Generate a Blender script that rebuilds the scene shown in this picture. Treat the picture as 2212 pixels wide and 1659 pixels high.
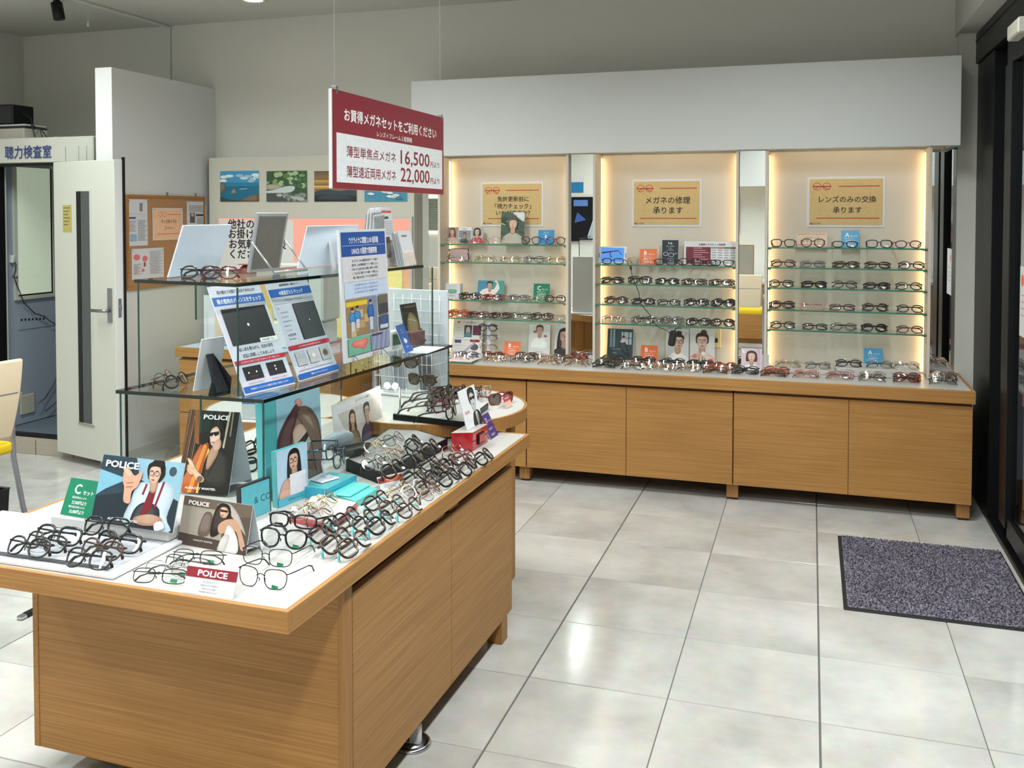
import bpy, bmesh, math, random
import numpy as np
from mathutils import Vector, Matrix

for o in list(bpy.data.objects): bpy.data.objects.remove(o, do_unlink=True)
SC = bpy.context.scene
COL = SC.collection
PI = math.pi
rnd = random.Random(7)

# ------------------------------------------------------------------ camera
F, YAW, PIT, CX, CY, HC = 2058.6, .317898, .0314874, 1075.8, 529.1, 1.505
W_, H_ = 2212, 1659
_f = Vector((-math.sin(YAW)*math.cos(PIT), math.cos(YAW)*math.cos(PIT), -math.sin(PIT)))
_r = Vector((math.cos(YAW), math.sin(YAW), 0)); _u = _r.cross(_f)
cam = bpy.data.cameras.new('camera'); camo = bpy.data.objects.new('camera', cam); COL.objects.link(camo)
M = Matrix((( _r.x, _u.x, -_f.x, 0), (_r.y, _u.y, -_f.y, 0), (_r.z, _u.z, -_f.z, HC), (0, 0, 0, 1)))
camo.matrix_world = M
cam.sensor_fit = 'HORIZONTAL'; cam.sensor_width = 36; cam.lens = F*36/W_
cam.shift_x = (W_/2-CX)/W_; cam.shift_y = -(H_/2-CY)/W_
cam.clip_start = .05; cam.clip_end = 60
SC.camera = camo
CAM = Vector((0, 0, HC))
def ray(x, y): return _f + _r*((x-CX)/F) - _u*((y-CY)/F)
def onZ(x, y, z): d = ray(x, y); return CAM + d*((z-HC)/d.z)
def onY(x, y, Y): d = ray(x, y); return CAM + d*(Y/d.y)
def onX(x, y, X): d = ray(x, y); return CAM + d*(X/d.x)
def proj(p): d = Vector(p)-CAM; z = d.dot(_f); return (CX+F*d.dot(_r)/z, CY-F*d.dot(_u)/z)

# ------------------------------------------------------------------ world, exposure
SC.view_settings.view_transform = 'Standard'; SC.view_settings.look = 'None'
SC.view_settings.gamma = 1; SC.view_settings.use_curve_mapping = False
SC.view_settings.exposure = 0.18
wd = bpy.data.worlds.new('world'); SC.world = wd; wd.use_nodes = True
wd.node_tree.nodes['Background'].inputs[0].default_value = (.30, .36, .45, 1)
wd.node_tree.nodes['Background'].inputs[1].default_value = .16
SC.cycles.max_bounces = 6; SC.cycles.transparent_max_bounces = 16; SC.cycles.glossy_bounces = 4
SC.cycles.diffuse_bounces = 3
SC.cycles.sample_clamp_indirect = 6

# ------------------------------------------------------------------ colours and materials
def lin(c):
    c /= 255.0
    return c/12.92 if c <= .04045 else ((c+.055)/1.055)**2.4
def rgb(r, g, b): return (lin(r), lin(g), lin(b), 1)
def hx(s): s = s.lstrip('#'); return rgb(int(s[0:2], 16), int(s[2:4], 16), int(s[4:6], 16))
MATS = {}
def mat(name, col, rough=.5, metal=0, spec=.5, var=.06, scale=30, bump=0, emit=None, estr=0, coat=0, stretch=None):
    """procedural principled material with a little noise variation in its colour"""
    if name in MATS: return MATS[name]
    m = bpy.data.materials.new(name); m.use_nodes = True; MATS[name] = m
    nt = m.node_tree; b = nt.nodes['Principled BSDF']
    col = hx(col) if isinstance(col, str) else col
    b.inputs['Roughness'].default_value = rough; b.inputs['Metallic'].default_value = metal
    b.inputs['Specular IOR Level'].default_value = spec
    b.inputs['Coat Weight'].default_value = coat; b.inputs['Coat Roughness'].default_value = .08
    if var or bump:
        tc = nt.nodes.new('ShaderNodeTexCoord'); mp = nt.nodes.new('ShaderNodeMapping')
        nt.links.new(tc.outputs['Object'], mp.inputs[0])
        if stretch: mp.inputs['Scale'].default_value = stretch
        n = nt.nodes.new('ShaderNodeTexNoise'); n.inputs['Scale'].default_value = scale; n.inputs['Detail'].default_value = 4
        nt.links.new(mp.outputs[0], n.inputs['Vector'])
        mx = nt.nodes.new('ShaderNodeMix'); mx.data_type = 'RGBA'
        mx.inputs['A'].default_value = tuple(c*(1-var) for c in col[:3])+(1,)
        mx.inputs['B'].default_value = tuple(min(1, c*(1+var)) for c in col[:3])+(1,)
        nt.links.new(n.outputs['Fac'], mx.inputs['Factor']); nt.links.new(mx.outputs['Result'], b.inputs['Base Color'])
        if bump:
            bp = nt.nodes.new('ShaderNodeBump'); bp.inputs['Strength'].default_value = bump; bp.inputs['Distance'].default_value = .002
            nt.links.new(n.outputs['Fac'], bp.inputs['Height']); nt.links.new(bp.outputs[0], b.inputs['Normal'])
    else: b.inputs['Base Color'].default_value = col
    if emit is not None:
        b.inputs['Emission Color'].default_value = hx(emit) if isinstance(emit, str) else emit
        b.inputs['Emission Strength'].default_value = estr
    return m
def wood(name, dark, light, axis='X', rough=.45):
    """oak veneer: fine fibres running along one axis, broad figure over them"""
    if name in MATS: return MATS[name]
    m = bpy.data.materials.new(name); m.use_nodes = True; MATS[name] = m
    nt = m.node_tree; b = nt.nodes['Principled BSDF']; b.inputs['Roughness'].default_value = rough
    b.inputs['Specular IOR Level'].default_value = .35
    tc = nt.nodes.new('ShaderNodeTexCoord')
    def noise(sc, det, dist=0):
        mp = nt.nodes.new('ShaderNodeMapping'); mp.inputs['Scale'].default_value = sc
        nt.links.new(tc.outputs['Object'], mp.inputs[0])
        n = nt.nodes.new('ShaderNodeTexNoise'); n.inputs['Scale'].default_value = 1; n.inputs['Detail'].default_value = det
        n.inputs['Distortion'].default_value = dist
        nt.links.new(mp.outputs[0], n.inputs['Vector']); return n
    along, across = 2.5, 190
    k = {'X': (along, across, across), 'Y': (across, along, across), 'Z': (across, across, along)}[axis]
    k2 = {'X': (.6, 9, 9), 'Y': (9, .6, 9), 'Z': (9, 9, .6)}[axis]
    a = noise(k, 3); c = noise(k2, 3, 1.2)
    mx = nt.nodes.new('ShaderNodeMix'); mx.data_type = 'FLOAT'; mx.inputs[0].default_value = .17
    nt.links.new(a.outputs['Fac'], mx.inputs[2]); nt.links.new(c.outputs['Fac'], mx.inputs[3])
    r = nt.nodes.new('ShaderNodeValToRGB'); r.color_ramp.elements[0].position = .34; r.color_ramp.elements[1].position = .66
    r.color_ramp.elements[0].color = hx(dark); r.color_ramp.elements[1].color = hx(light)
    nt.links.new(mx.outputs[0], r.inputs[0]); nt.links.new(r.outputs[0], b.inputs['Base Color'])
    bp = nt.nodes.new('ShaderNodeBump'); bp.inputs['Strength'].default_value = .12; bp.inputs['Distance'].default_value = .001
    nt.links.new(a.outputs['Fac'], bp.inputs['Height']); nt.links.new(bp.outputs[0], b.inputs['Normal'])
    return m
def glassy(name, tint=(.97, .985, .98, 1), refl=.9, rough=.0, ior=1.5):
    """clear sheet: transparent body with a fresnel reflection"""
    if name in MATS: return MATS[name]
    m = bpy.data.materials.new(name); m.use_nodes = True; MATS[name] = m
    nt = m.node_tree; nt.nodes.clear()
    o = nt.nodes.new('ShaderNodeOutputMaterial'); mx = nt.nodes.new('ShaderNodeMixShader')
    t = nt.nodes.new('ShaderNodeBsdfTransparent'); g = nt.nodes.new('ShaderNodeBsdfGlossy')
    fr = nt.nodes.new('ShaderNodeFresnel'); fr.inputs['IOR'].default_value = ior
    ml = nt.nodes.new('ShaderNodeMath'); ml.operation = 'MULTIPLY'; ml.inputs[1].default_value = refl
    ns = nt.nodes.new('ShaderNodeTexNoise'); ns.inputs['Scale'].default_value = 3
    mc = nt.nodes.new('ShaderNodeMix'); mc.data_type = 'RGBA'
    mc.inputs['A'].default_value = tint; mc.inputs['B'].default_value = tuple(x*.985 for x in tint[:3])+(1,)
    nt.links.new(ns.outputs['Fac'], mc.inputs['Factor']); nt.links.new(mc.outputs['Result'], t.inputs['Color'])
    g.inputs['Roughness'].default_value = rough
    geo = nt.nodes.new('ShaderNodeNewGeometry')          # the far side of a sheet does not reflect a second time
    inv = nt.nodes.new('ShaderNodeMath'); inv.operation = 'SUBTRACT'; inv.inputs[0].default_value = 1
    nt.links.new(geo.outputs['Backfacing'], inv.inputs[1])
    m2 = nt.nodes.new('ShaderNodeMath'); m2.operation = 'MULTIPLY'
    nt.links.new(fr.outputs[0], ml.inputs[0]); nt.links.new(ml.outputs[0], m2.inputs[0]); nt.links.new(inv.outputs[0], m2.inputs[1])
    nt.links.new(m2.outputs[0], mx.inputs[0])
    nt.links.new(t.outputs[0], mx.inputs[1]); nt.links.new(g.outputs[0], mx.inputs[2]); nt.links.new(mx.outputs[0], o.inputs[0])
    return m
def emis(name, col, s):
    if name in MATS: return MATS[name]
    m = bpy.data.materials.new(name); m.use_nodes = True; MATS[name] = m
    nt = m.node_tree; nt.nodes.clear(); o = nt.nodes.new('ShaderNodeOutputMaterial'); e = nt.nodes.new('ShaderNodeEmission')
    e.inputs[0].default_value = hx(col) if isinstance(col, str) else col; e.inputs[1].default_value = s
    nt.links.new(e.outputs[0], o.inputs[0]); return m
INK = {}
def ink(c):
    """printing ink of one colour on paper"""
    if c not in INK: INK[c] = mat('ink_'+c.strip('#'), c, .42, var=.13, scale=48)
    return INK[c]

M_wall = mat('wall_paint', rgb(222, 221, 214), .75, var=.02, scale=6, bump=.05)
M_ceil = mat('ceiling_paint', rgb(205, 204, 197), .85, var=.02, scale=5)
M_white = mat('white_paint', rgb(218, 220, 220), .55, var=.012, scale=8)
M_lam = mat('white_laminate', rgb(194, 192, 189), .35, var=.01, scale=10)
M_oak = wood('oak_along_x', '#9a6c3b', '#b4854b', 'X')
M_oaky = wood('oak_along_y', '#9a6c3b', '#b4854b', 'Y')
M_oakz = wood('oak_along_z', '#946637', '#ac7d47', 'Z')
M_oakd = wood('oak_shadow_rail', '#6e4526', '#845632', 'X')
M_black = mat('black_aluminium', rgb(11, 12, 16), .4, spec=.3, var=.1)
M_dark = mat('dark_grey_plastic', rgb(40, 41, 44), .45)
M_chrome = mat('chrome', rgb(205, 207, 210), .18, metal=1, var=.02)
M_steel = mat('brushed_steel', rgb(150, 152, 156), .35, metal=1, var=.05)
M_paper = mat('white_paper', rgb(214, 216, 221), .5, var=.01, scale=12)
M_grey = mat('light_grey_panel', rgb(196, 199, 196), .55, var=.02)
M_sheet = glassy('clear_glass', (.95, .975, .965, 1))
M_gedge = mat('glass_edge_green', rgb(62, 120, 98), .12, spec=.8, var=.25, scale=40)
M_gdark = mat('glass_edge_dark', rgb(10, 26, 24), .1, spec=.8, var=.4, scale=40)
M_acr = glassy('clear_acrylic', (.985, .985, .99, 1), ior=1.45)
M_acre = mat('acrylic_edge', rgb(214, 216, 232), .2, var=.05)
M_lens = glassy('spectacle_lens', (.965, .97, .965, 1), refl=1.6)
M_lensd = glassy('sunglass_lens', (.18, .17, .16, 1), refl=1.6)

# ------------------------------------------------------------------ geometry helpers
class MB:
    """collects shapes into one mesh; every shape can take a material slot"""
    def __init__(s): s.v = []; s.f = []; s.m = []; s.sm = []
    def add(s, vs, fs, mi=0, smooth=False):
        b = len(s.v); s.v += [tuple(v) for v in vs]; s.f += [tuple(i+b for i in f) for f in fs]
        s.m += [mi]*len(fs); s.sm += [smooth]*len(fs); return s
    def box(s, x0, x1, y0, y1, z0, z1, mi=0):
        vs = [(x, y, z) for z in (z0, z1) for y in (y0, y1) for x in (x0, x1)]
        return s.add(vs, [(0, 2, 3, 1), (4, 5, 7, 6), (0, 1, 5, 4), (2, 6, 7, 3), (0, 4, 6, 2), (1, 3, 7, 5)], mi)
    def bbox(s, x0, x1, y0, y1, z0, z1, b=.003, mi=0):
        """box with chamfered edges"""
        vs = []; 
        for sz, zz in ((0, z0), (1, z1)):
            pass
        bm = bmesh.new(); r = bmesh.ops.create_cube(bm, size=1)
        for v in bm.verts:
            v.co = Vector((x0 if v.co.x < 0 else x1, y0 if v.co.y < 0 else y1, z0 if v.co.z < 0 else z1))
        bmesh.ops.bevel(bm, geom=bm.edges[:], offset=b, segments=1, affect='EDGES')
        s.frombm(bm, mi); return s
    def frombm(s, bm, mi=0, smooth=False):
        bm.verts.index_update()
        s.add([v.co[:] for v in bm.verts], [[v.index for v in f.verts] for f in bm.faces], mi, smooth); bm.free(); return s
    def prism(s, pts, z0, z1, mi=0, top=None, side=None):
        """vertical prism over a plan polygon (counter-clockwise)"""
        n = len(pts); vs = [(p[0], p[1], z0) for p in pts]+[(p[0], p[1], z1) for p in pts]
        s.add(vs, [tuple(range(n-1, -1, -1)), tuple(range(n, 2*n))], mi if top is None else top)
        return s.add(vs, [(i, (i+1) % n, n+(i+1) % n, n+i) for i in range(n)], mi if side is None else side)
    def tube(s, path, r, n=8, mi=0, closed=False, cap=True, flat=1.0, up=None, smooth=True):
        """tube along a polyline; r may be a list; flat squashes it"""
        P = [Vector(p) for p in path]; k = len(P); R = r if isinstance(r, (list, tuple)) else [r]*k
        vs = []; prev = None
        for i in range(k):
            a = P[(i-1) % k] if (closed or i > 0) else P[i]; b = P[(i+1) % k] if (closed or i < k-1) else P[i]
            t = (b-a)
            if t.length < 1e-9: t = Vector((0, 0, 1))
            t.normalize()
            if up is not None: x = t.cross(Vector(up))
            elif prev is None: x = t.cross(Vector((0, 0, 1)) if abs(t.z) < .9 else Vector((1, 0, 0)))
            else: x = prev - t*prev.dot(t)
            if x.length < 1e-6: x = t.cross(Vector((1, .3, .2)))
            x.normalize(); y = t.cross(x); prev = x
            for j in range(n):
                an = 2*PI*j/n + PI/n; vs.append(P[i]+x*(R[i]*math.cos(an))+y*(R[i]*flat*math.sin(an)))
        fs = []
        for i in range(k if closed else k-1):
            for j in range(n):
                a = i*n+j; b = i*n+(j+1) % n; c = ((i+1) % k)*n+(j+1) % n; d = ((i+1) % k)*n+j
                fs.append((a, b, c, d))
        if cap and not closed: fs += [tuple(range(n-1, -1, -1)), tuple((k-1)*n+j for j in range(n))]
        return s.add(vs, fs, mi, smooth)
    def lathe(s, prof, c=(0, 0, 0), n=20, mi=0, smooth=True, cap=True):
        vs = []; k = len(prof)
        for r, z in prof:
            for j in range(n): vs.append((c[0]+r*math.cos(2*PI*j/n), c[1]+r*math.sin(2*PI*j/n), c[2]+z))
        fs = [(i*n+j, i*n+(j+1) % n, (i+1)*n+(j+1) % n, (i+1)*n+j) for i in range(k-1) for j in range(n)]
        if cap: fs += [tuple(range(n-1, -1, -1)), tuple((k-1)*n+j for j in range(n))]
        return s.add(vs, fs, mi, smooth)
    def mesh(s, name, mats):
        me = bpy.data.meshes.new(name); me.from_pydata(s.v, [], s.f)
        for m in mats: me.materials.append(m)
        me.polygons.foreach_set('material_index', s.m); me.polygons.foreach_set('use_smooth', s.sm); me.update()
        return me
def link(name, me, parent=None, loc=None, rot=None):
    o = bpy.data.objects.new(name, me); COL.objects.link(o)
    if parent is not None: o.parent = parent
    if loc is not None: o.location = loc
    if rot is not None: o.rotation_euler = rot
    return o
def obj(name, mb, mats, parent=None, loc=None, rot=None):
    if not isinstance(mats, (list, tuple)): mats = [mats]
    return link(name, mb.mesh(name, mats), parent, loc, rot)
def tag(o, label, cat, group=None):
    o['label'] = label; o['category'] = cat
    if group: o['group'] = group
    return o
def thing(name, label, cat, loc=(0, 0, 0), rz=0, group=None):
    o = bpy.data.objects.new(name, None); COL.objects.link(o); o.empty_display_size = .05
    o.location = loc; o.rotation_euler = (0, 0, rz); return tag(o, label, cat, group)
def struct(name, mb, mats, parent=None, label=None):
    o = obj(name, mb, mats, parent)
    if parent is None: o['kind'] = 'structure'
    if label: o['label'] = label
    return o
def sbox(name, d, m, parent=None, b=0):
    mb = MB(); (mb.bbox(*d, b=b) if b else mb.box(*d)); return obj(name, mb, m, parent)
def fdot(q): return Vector(q)

# ------------------------------------------------------------------ flat print: vector drawings and lettering
def spline(pts, seg=4):
    n = len(pts); out = []
    for i in range(n):
        p0, p1, p2, p3 = (pts[(i+k-1) % n] for k in range(4))
        for j in range(seg):
            t = j/seg; t2 = t*t; t3 = t2*t
            out.append(tuple(.5*(2*p1[a]+(p2[a]-p0[a])*t+(2*p0[a]-5*p1[a]+4*p2[a]-p3[a])*t2+(3*p1[a]-p0[a]-3*p2[a]+p3[a])*t3) for a in (0, 1)))
    return out
def ell(cx, cy, rx, ry, n=18, rot=0):
    c, s = math.cos(rot), math.sin(rot)
    return [(cx+rx*math.cos(2*PI*k/n)*c-ry*math.sin(2*PI*k/n)*s, cy+rx*math.cos(2*PI*k/n)*s+ry*math.sin(2*PI*k/n)*c) for k in range(n)]
def R(x0, y0, x1, y1, c): return ('p', [(x0, y0), (x1, y0), (x1, y1), (x0, y1)], c)
def Pg(pts, c): return ('p', pts, c)
def Bl(pts, c, seg=4): return ('p', spline(pts, seg), c, 1)
def El(cx, cy, rx, ry, c, rot=0, n=18): return ('p', ell(cx, cy, rx, ry, n, rot), c)
def Ln(pts, w, c, closed=False): return ('l', pts, w, c, closed)
def T(s, x, y, h, c, al='c', wx=1.0, bold=0, sp=1.0, it=0): return ('t', s, x, y, h, c, al, wx, bold, sp, it)
_txt = {}
def textgeo(s, bold, it=0):
    """outline mesh of a line of text at size 1 (verts, faces, width)"""
    k = (s, bold, it)
    if k in _txt: return _txt[k]
    cu = bpy.data.curves.new('t', 'FONT'); cu.body = s; cu.size = 1; cu.resolution_u = 2; cu.shear = it
    cu.fill_mode = 'FRONT'
    ob = bpy.data.objects.new('t', cu)
    me = ob.to_mesh()
    v = [(q.co.x, q.co.y, 0) for q in me.vertices]; f = [tuple(p.vertices) for p in me.polygons]
    ob.to_mesh_clear(); bpy.data.objects.remove(ob); bpy.data.curves.remove(cu)
    w = (min([q[0] for q in v], default=0), max([q[0] for q in v], default=1))
    if bold:
        n = len(v); V, Fc = [], []
        for i, (dx, dy) in enumerate(((bold, bold*.5), (-bold, -bold*.5), (bold*.4, -bold), (-bold*.4, bold))): V += [(x+dx, y+dy, i) for x, y, _ in v]; Fc += [tuple(k+i*n for k in q) for q in f]
        v, f = V, Fc
    _txt[k] = (v, f, w); return _txt[k]
def ksize(s, hh): return hh/(.9 if any(ord(c) > 0x2e80 for c in s) else .72)
def inside(p, poly):
    c = False; n = len(poly)
    for i in range(n):
        (x0, y0), (x1, y1) = poly[i], poly[i-1]
        if (y0 > p[1]) != (y1 > p[1]) and p[0] < (x1-x0)*(p[1]-y0)/(y1-y0)+x0: c = not c
    return c
def tint(c, k):
    v = [int(c.lstrip('#')[i:i+2], 16) for i in (0, 2, 4)]
    return '#%02x%02x%02x' % tuple(max(0, min(255, int(round((x+(255-x)*k if k > 0 else x*(1+k))/6)*6))) for x in v)
def tones(L, area):
    """rounded printed shapes get a few inner tones, as in a photograph"""
    if L[0] != 'p' or len(L) < 4: return [L]
    P_ = L[1]; n = len(P_); A_ = abs(sum(P_[i][0]*P_[(i+1) % n][1]-P_[(i+1) % n][0]*P_[i][1] for i in range(n)))/2
    out = [('p', P_, tint(L[2], -.10))]
    if A_ < area*.004: return [L]
    cx, cy = sum(p[0] for p in P_)/n, sum(p[1] for p in P_)/n; r = math.sqrt(A_)
    for k in range(1, 5):
        s_ = 1-.10*k; Q = [(cx-.012*k*r+(p[0]-cx)*s_, cy-.018*k*r+(p[1]-cy)*s_) for p in P_]
        if all(inside(q, P_) for q in Q): out.append(('p', Q, tint(L[2], -.10+.055*k)))
    return out if len(out) > 1 else [L]
def draw(parent, layers, w, h, name='print', y=-.0006, step=.00006):
    """print a drawing on a card: x right 0..w, y down 0..h (metres), facing -Y of the parent; origin bottom left"""
    ms = []; idx = {}
    pr, le = MB(), MB(); pm, lm = [], []
    def slot(lst, c):
        m = ink(c)
        if m not in lst: lst.append(m)
        return lst.index(m)
    def clip(p): return (min(max(p[0], 0), w), min(max(p[1], 0), h))
    d = y; 
    for L in [q for L0 in layers for q in tones(L0, w*h)]:
        d -= step
        if L[0] == 'p':
            pts = [clip(q) for q in L[1]]
            bm = bmesh.new(); vs = [bm.verts.new((q[0], d, h-q[1])) for q in pts]
            es = []
            for i in range(len(vs)):
                try: es.append(bm.edges.new((vs[i], vs[(i+1) % len(vs)])))
                except ValueError: pass
            bmesh.ops.remove_doubles(bm, verts=bm.verts[:], dist=1e-6)
            r = bmesh.ops.triangle_fill(bm, use_beauty=True, edges=bm.edges[:])
            for fc in bm.faces:
                if fc.normal.y > 0: fc.normal_flip()
            pr.frombm(bm, slot(pm, L[2]))
        elif L[0] == 'l':
            _, pts, lw, c, closed = L; n = len(pts); vs = []; fs = []
            for i in range(n):
                a = pts[i-1] if (i > 0 or closed) else pts[i]; b = pts[(i+1) % n] if (i < n-1 or closed) else pts[i]
                tx, ty = b[0]-a[0], b[1]-a[1]; q = math.hypot(tx, ty) or 1; nx, ny = -ty/q*lw/2, tx/q*lw/2
                for sg in (1, -1):
                    e = clip((pts[i][0]+nx*sg, pts[i][1]+ny*sg)); vs.append((e[0], d, h-e[1]))
            for i in range(n if closed else n-1):
                j = (i+1) % n; fs.append((2*i, 2*i+1, 2*j+1, 2*j))
            pr.add(vs, fs, slot(pm, c))
        else:
            _, s, x, yy, hh, c, al, wx, bold, sp, it = L
            v, f, (a, b) = textgeo(s, bold, it)
            k = ksize(s, hh); tw = (b-a)*k*wx
            if tw > w*.95: wx *= w*.95/tw; tw = w*.95; x = min(max(x, tw/2+w*.02), w-tw/2-w*.02) if al == 'c' else x
            x0 = {'l': x, 'c': x-tw/2, 'r': x-tw}[al]
            le = MB(); le.add([(x0+(q[0]-a)*k*wx, d-.0001-.00003*q[2], h-yy+q[1]*k) for q in v], f)
            if f: obj('lettering', le, [ink(c)], parent)
    if pr.f: obj(name, pr, pm, parent)

def portrait(cx, top, s, hair='#2a211e', skin='#d9b49c', cloth='#c9c9c9', specs=None, style='long', dark=False, lips='#a8554e', turn=0, bg=None):
    """head and shoulders: cx, top of hair, s = head height"""
    o = []; fx = cx+turn*s*.05
    sh = '#b98e76' if not dark else '#8e6a58'
    o.append(Bl([(cx-.95*s, top+2.6*s), (cx-.9*s, top+1.75*s), (cx-.55*s, top+1.42*s), (cx-.2*s, top+1.28*s), (cx+.2*s, top+1.28*s), (cx+.55*s, top+1.42*s), (cx+.9*s, top+1.75*s), (cx+.95*s, top+2.6*s)], cloth))
    if style == 'long': o.insert(0, Bl([(cx, top-.06*s), (cx+.36*s, top+.08*s), (cx+.5*s, top+.5*s), (cx+.56*s, top+1.1*s), (cx+.5*s, top+1.6*s), (cx+.2*s, top+1.2*s), (cx-.2*s, top+1.2*s), (cx-.52*s, top+1.65*s), (cx-.56*s, top+1.1*s), (cx-.5*s, top+.5*s), (cx-.36*s, top+.08*s)], hair))
    elif style == 'bob': o.insert(0, Bl([(cx, top-.06*s), (cx+.42*s, top+.1*s), (cx+.55*s, top+.55*s), (cx+.5*s, top+1.05*s), (cx, top+.95*s), (cx-.5*s, top+1.05*s), (cx-.55*s, top+.55*s), (cx-.42*s, top+.1*s)], hair))
    elif style == 'curly': o.insert(0, Bl([(cx+.5*s*(1+.13*math.sin(k*2.7))*math.cos(a), top+.42*s+.55*s*(1+.1*math.cos(k*3.1))*math.sin(a)) for k, a in enumerate([2*PI*q/14 for q in range(14)])], hair))
    else: o.insert(0, Bl([(cx, top-.05*s), (cx+.36*s, top+.08*s), (cx+.42*s, top+.5*s), (cx+.3*s, top+.7*s), (cx-.3*s, top+.7*s), (cx-.42*s, top+.5*s), (cx-.36*s, top+.08*s)], hair))
    if style == 'bun': o.insert(0, El(cx+.1*s, top-.08*s, .2*s, .17*s, hair))
    o.append(Bl([(cx-.17*s, top+.85*s), (cx+.17*s, top+.85*s), (cx+.2*s, top+1.3*s), (cx, top+1.45*s), (cx-.2*s, top+1.3*s)], sh))
    o.append(Bl([(fx, top+.1*s), (fx+.3*s, top+.25*s), (fx+.34*s, top+.55*s), (fx+.24*s, top+.88*s), (fx, top+1.04*s), (fx-.24*s, top+.88*s), (fx-.34*s, top+.55*s), (fx-.3*s, top+.25*s)], skin))
    for k in (-1, 1):
        ex = fx+k*.15*s+turn*.03*s
        o.append(El(ex, top+.53*s, .062*s, .026*s, '#efe7e0')); o.append(El(ex, top+.53*s, .028*s, .028*s, '#2a1d18'))
        o.append(Ln([(ex-.09*s, top+.43*s), (ex, top+.405*s), (ex+.09*s, top+.43*s)], .022*s, hair))
    o.append(Bl([(fx+turn*.05*s-.01*s, top+.5*s), (fx+.05*s+turn*.06*s, top+.7*s), (fx+turn*.05*s, top+.73*s), (fx-.05*s+turn*.05*s, top+.7*s)], sh))
    o.append(Bl([(fx-.11*s+turn*.04*s, top+.83*s), (fx+turn*.04*s, top+.8*s), (fx+.11*s+turn*.04*s, top+.83*s), (fx+turn*.04*s, top+.88*s)], lips))
    o.append(Bl([(fx, top-.02*s), (fx+.38*s, top+.14*s), (fx+.36*s, top+.45*s), (fx+.26*s, top+.24*s), (fx-.02*s, top+.2*s), (fx-.28*s, top+.26*s), (fx-.37*s, top+.5*s), (fx-.38*s, top+.14*s)], hair))
    if specs:
        fillc = {'sun': '#141214'}.get(specs)
        for k in (-1, 1):
            ex = fx+k*.16*s+turn*.03*s; q = ell(ex, top+.54*s, .135*s, .105*s, 14)
            if fillc: o.append(('p', q, fillc))
            else: o.append(Ln(q, .022*s, specs, True))
        o.append(Ln([(fx-.04*s+turn*.03*s, top+.5*s), (fx+.04*s+turn*.03*s, top+.5*s)], .02*s, fillc or specs))
    return o
def solve_card(bl, br, tl, z0=None, neg=False):
    """base corners seen at bl and br on the level z0; height and backward lean from the top left corner"""
    B0, B1 = onZ(*bl, z0), onZ(*br, z0)
    dx = B1-B0; w = dx.length; ax = dx.normalized(); nb = Vector((-ax.y, ax.x, 0))
    best = None
    for i in range(-45 if neg else 0, 46):
        th = math.radians(i)
        for up in (nb*math.sin(th)+Vector((0, 0, math.cos(th))),):
            lo, hi = .01, 1.0
            for _ in range(30):
                a = lo+(hi-lo)/3; b = hi-(hi-lo)/3
                da = math.dist(proj(B0+up*a), tl); db = math.dist(proj(B0+up*b), tl)
                if da < db: hi = b
                else: lo = a
            e = math.dist(proj(B0+up*lo), tl)
            if best is None or e < best[0]-.02: best = (e, th, lo)
    return B0, math.atan2(ax.y, ax.x), w, best[2], best[1]
# ------------------------------------------------------------------ ceiling lights (recessed troffers)
XL, XR, YR, YB, ZC = -5.65, .836, -1.35, 5.74, 2.845
LIGHTS = [(-4.0, 3.55), (-2.2, -.15), (-2.2, 1.75), (-2.2, 3.65), (.0, -.15), (.0, 1.75), (.0, 3.55), (-4.0, .8)]
M_tube = emis('fluorescent_diffuser', (.93, 1.0, .97, 1), 2.5)
for i, (lx, ly) in enumerate(LIGHTS):
    L = thing('ceiling_light', 'white recessed ceiling trough with a glowing fluorescent diffuser', 'ceiling light', (lx, ly, ZC), 0, 'fluorescent troughs in the ceiling')
    mb = MB()
    for d in ((-.13, -.10, -.60, .60), (.10, .13, -.60, .60), (-.10, .10, -.60, -.57), (-.10, .10, .57, .60)): mb.box(*d, -.018, -.001)
    obj('frame', mb, M_white, L)
    obj('diffuser', MB().box(-.10, .10, -.57, .57, -.010, -.004), M_tube, L)
    li = bpy.data.lights.new('trough_lamp', 'AREA'); li.shape = 'RECTANGLE'; li.size = .19; li.size_y = 1.12
    li.energy = 31; li.color = (.95, 1.0, .97); li.spread = math.radians(152)
    lo = bpy.data.objects.new('trough_lamp', li); COL.objects.link(lo); lo.parent = L; lo.location = (0, 0, -.02)

# ------------------------------------------------------------------ floor of single tiles
TX, TY, TW = -.862, 4.738, .45
m = bpy.data.materials.new('porcelain_tile'); m.use_nodes = True; nt = m.node_tree; b = nt.nodes['Principled BSDF']
geo = nt.nodes.new('ShaderNodeNewGeometry'); oi = nt.nodes.new('ShaderNodeObjectInfo')
n1 = nt.nodes.new('ShaderNodeTexNoise'); n1.inputs['Scale'].default_value = 2.2; n1.inputs['Detail'].default_value = 7; n1.inputs['Roughness'].default_value = .62
n2 = nt.nodes.new('ShaderNodeTexNoise'); n2.inputs['Scale'].default_value = 16; n2.inputs['Detail'].default_value = 5
va = nt.nodes.new('ShaderNodeVectorMath'); va.operation = 'ADD'; vs_ = nt.nodes.new('ShaderNodeVectorMath'); vs_.operation = 'SCALE'
cx_ = nt.nodes.new('ShaderNodeCombineXYZ')
for k in range(3): nt.links.new(oi.outputs['Random'], cx_.inputs[k])
nt.links.new(cx_.outputs[0], vs_.inputs[0]); vs_.inputs['Scale'].default_value = 40
nt.links.new(geo.outputs['Position'], va.inputs[0]); nt.links.new(vs_.outputs[0], va.inputs[1])
nt.links.new(va.outputs[0], n1.inputs['Vector']); nt.links.new(va.outputs[0], n2.inputs['Vector'])
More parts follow.
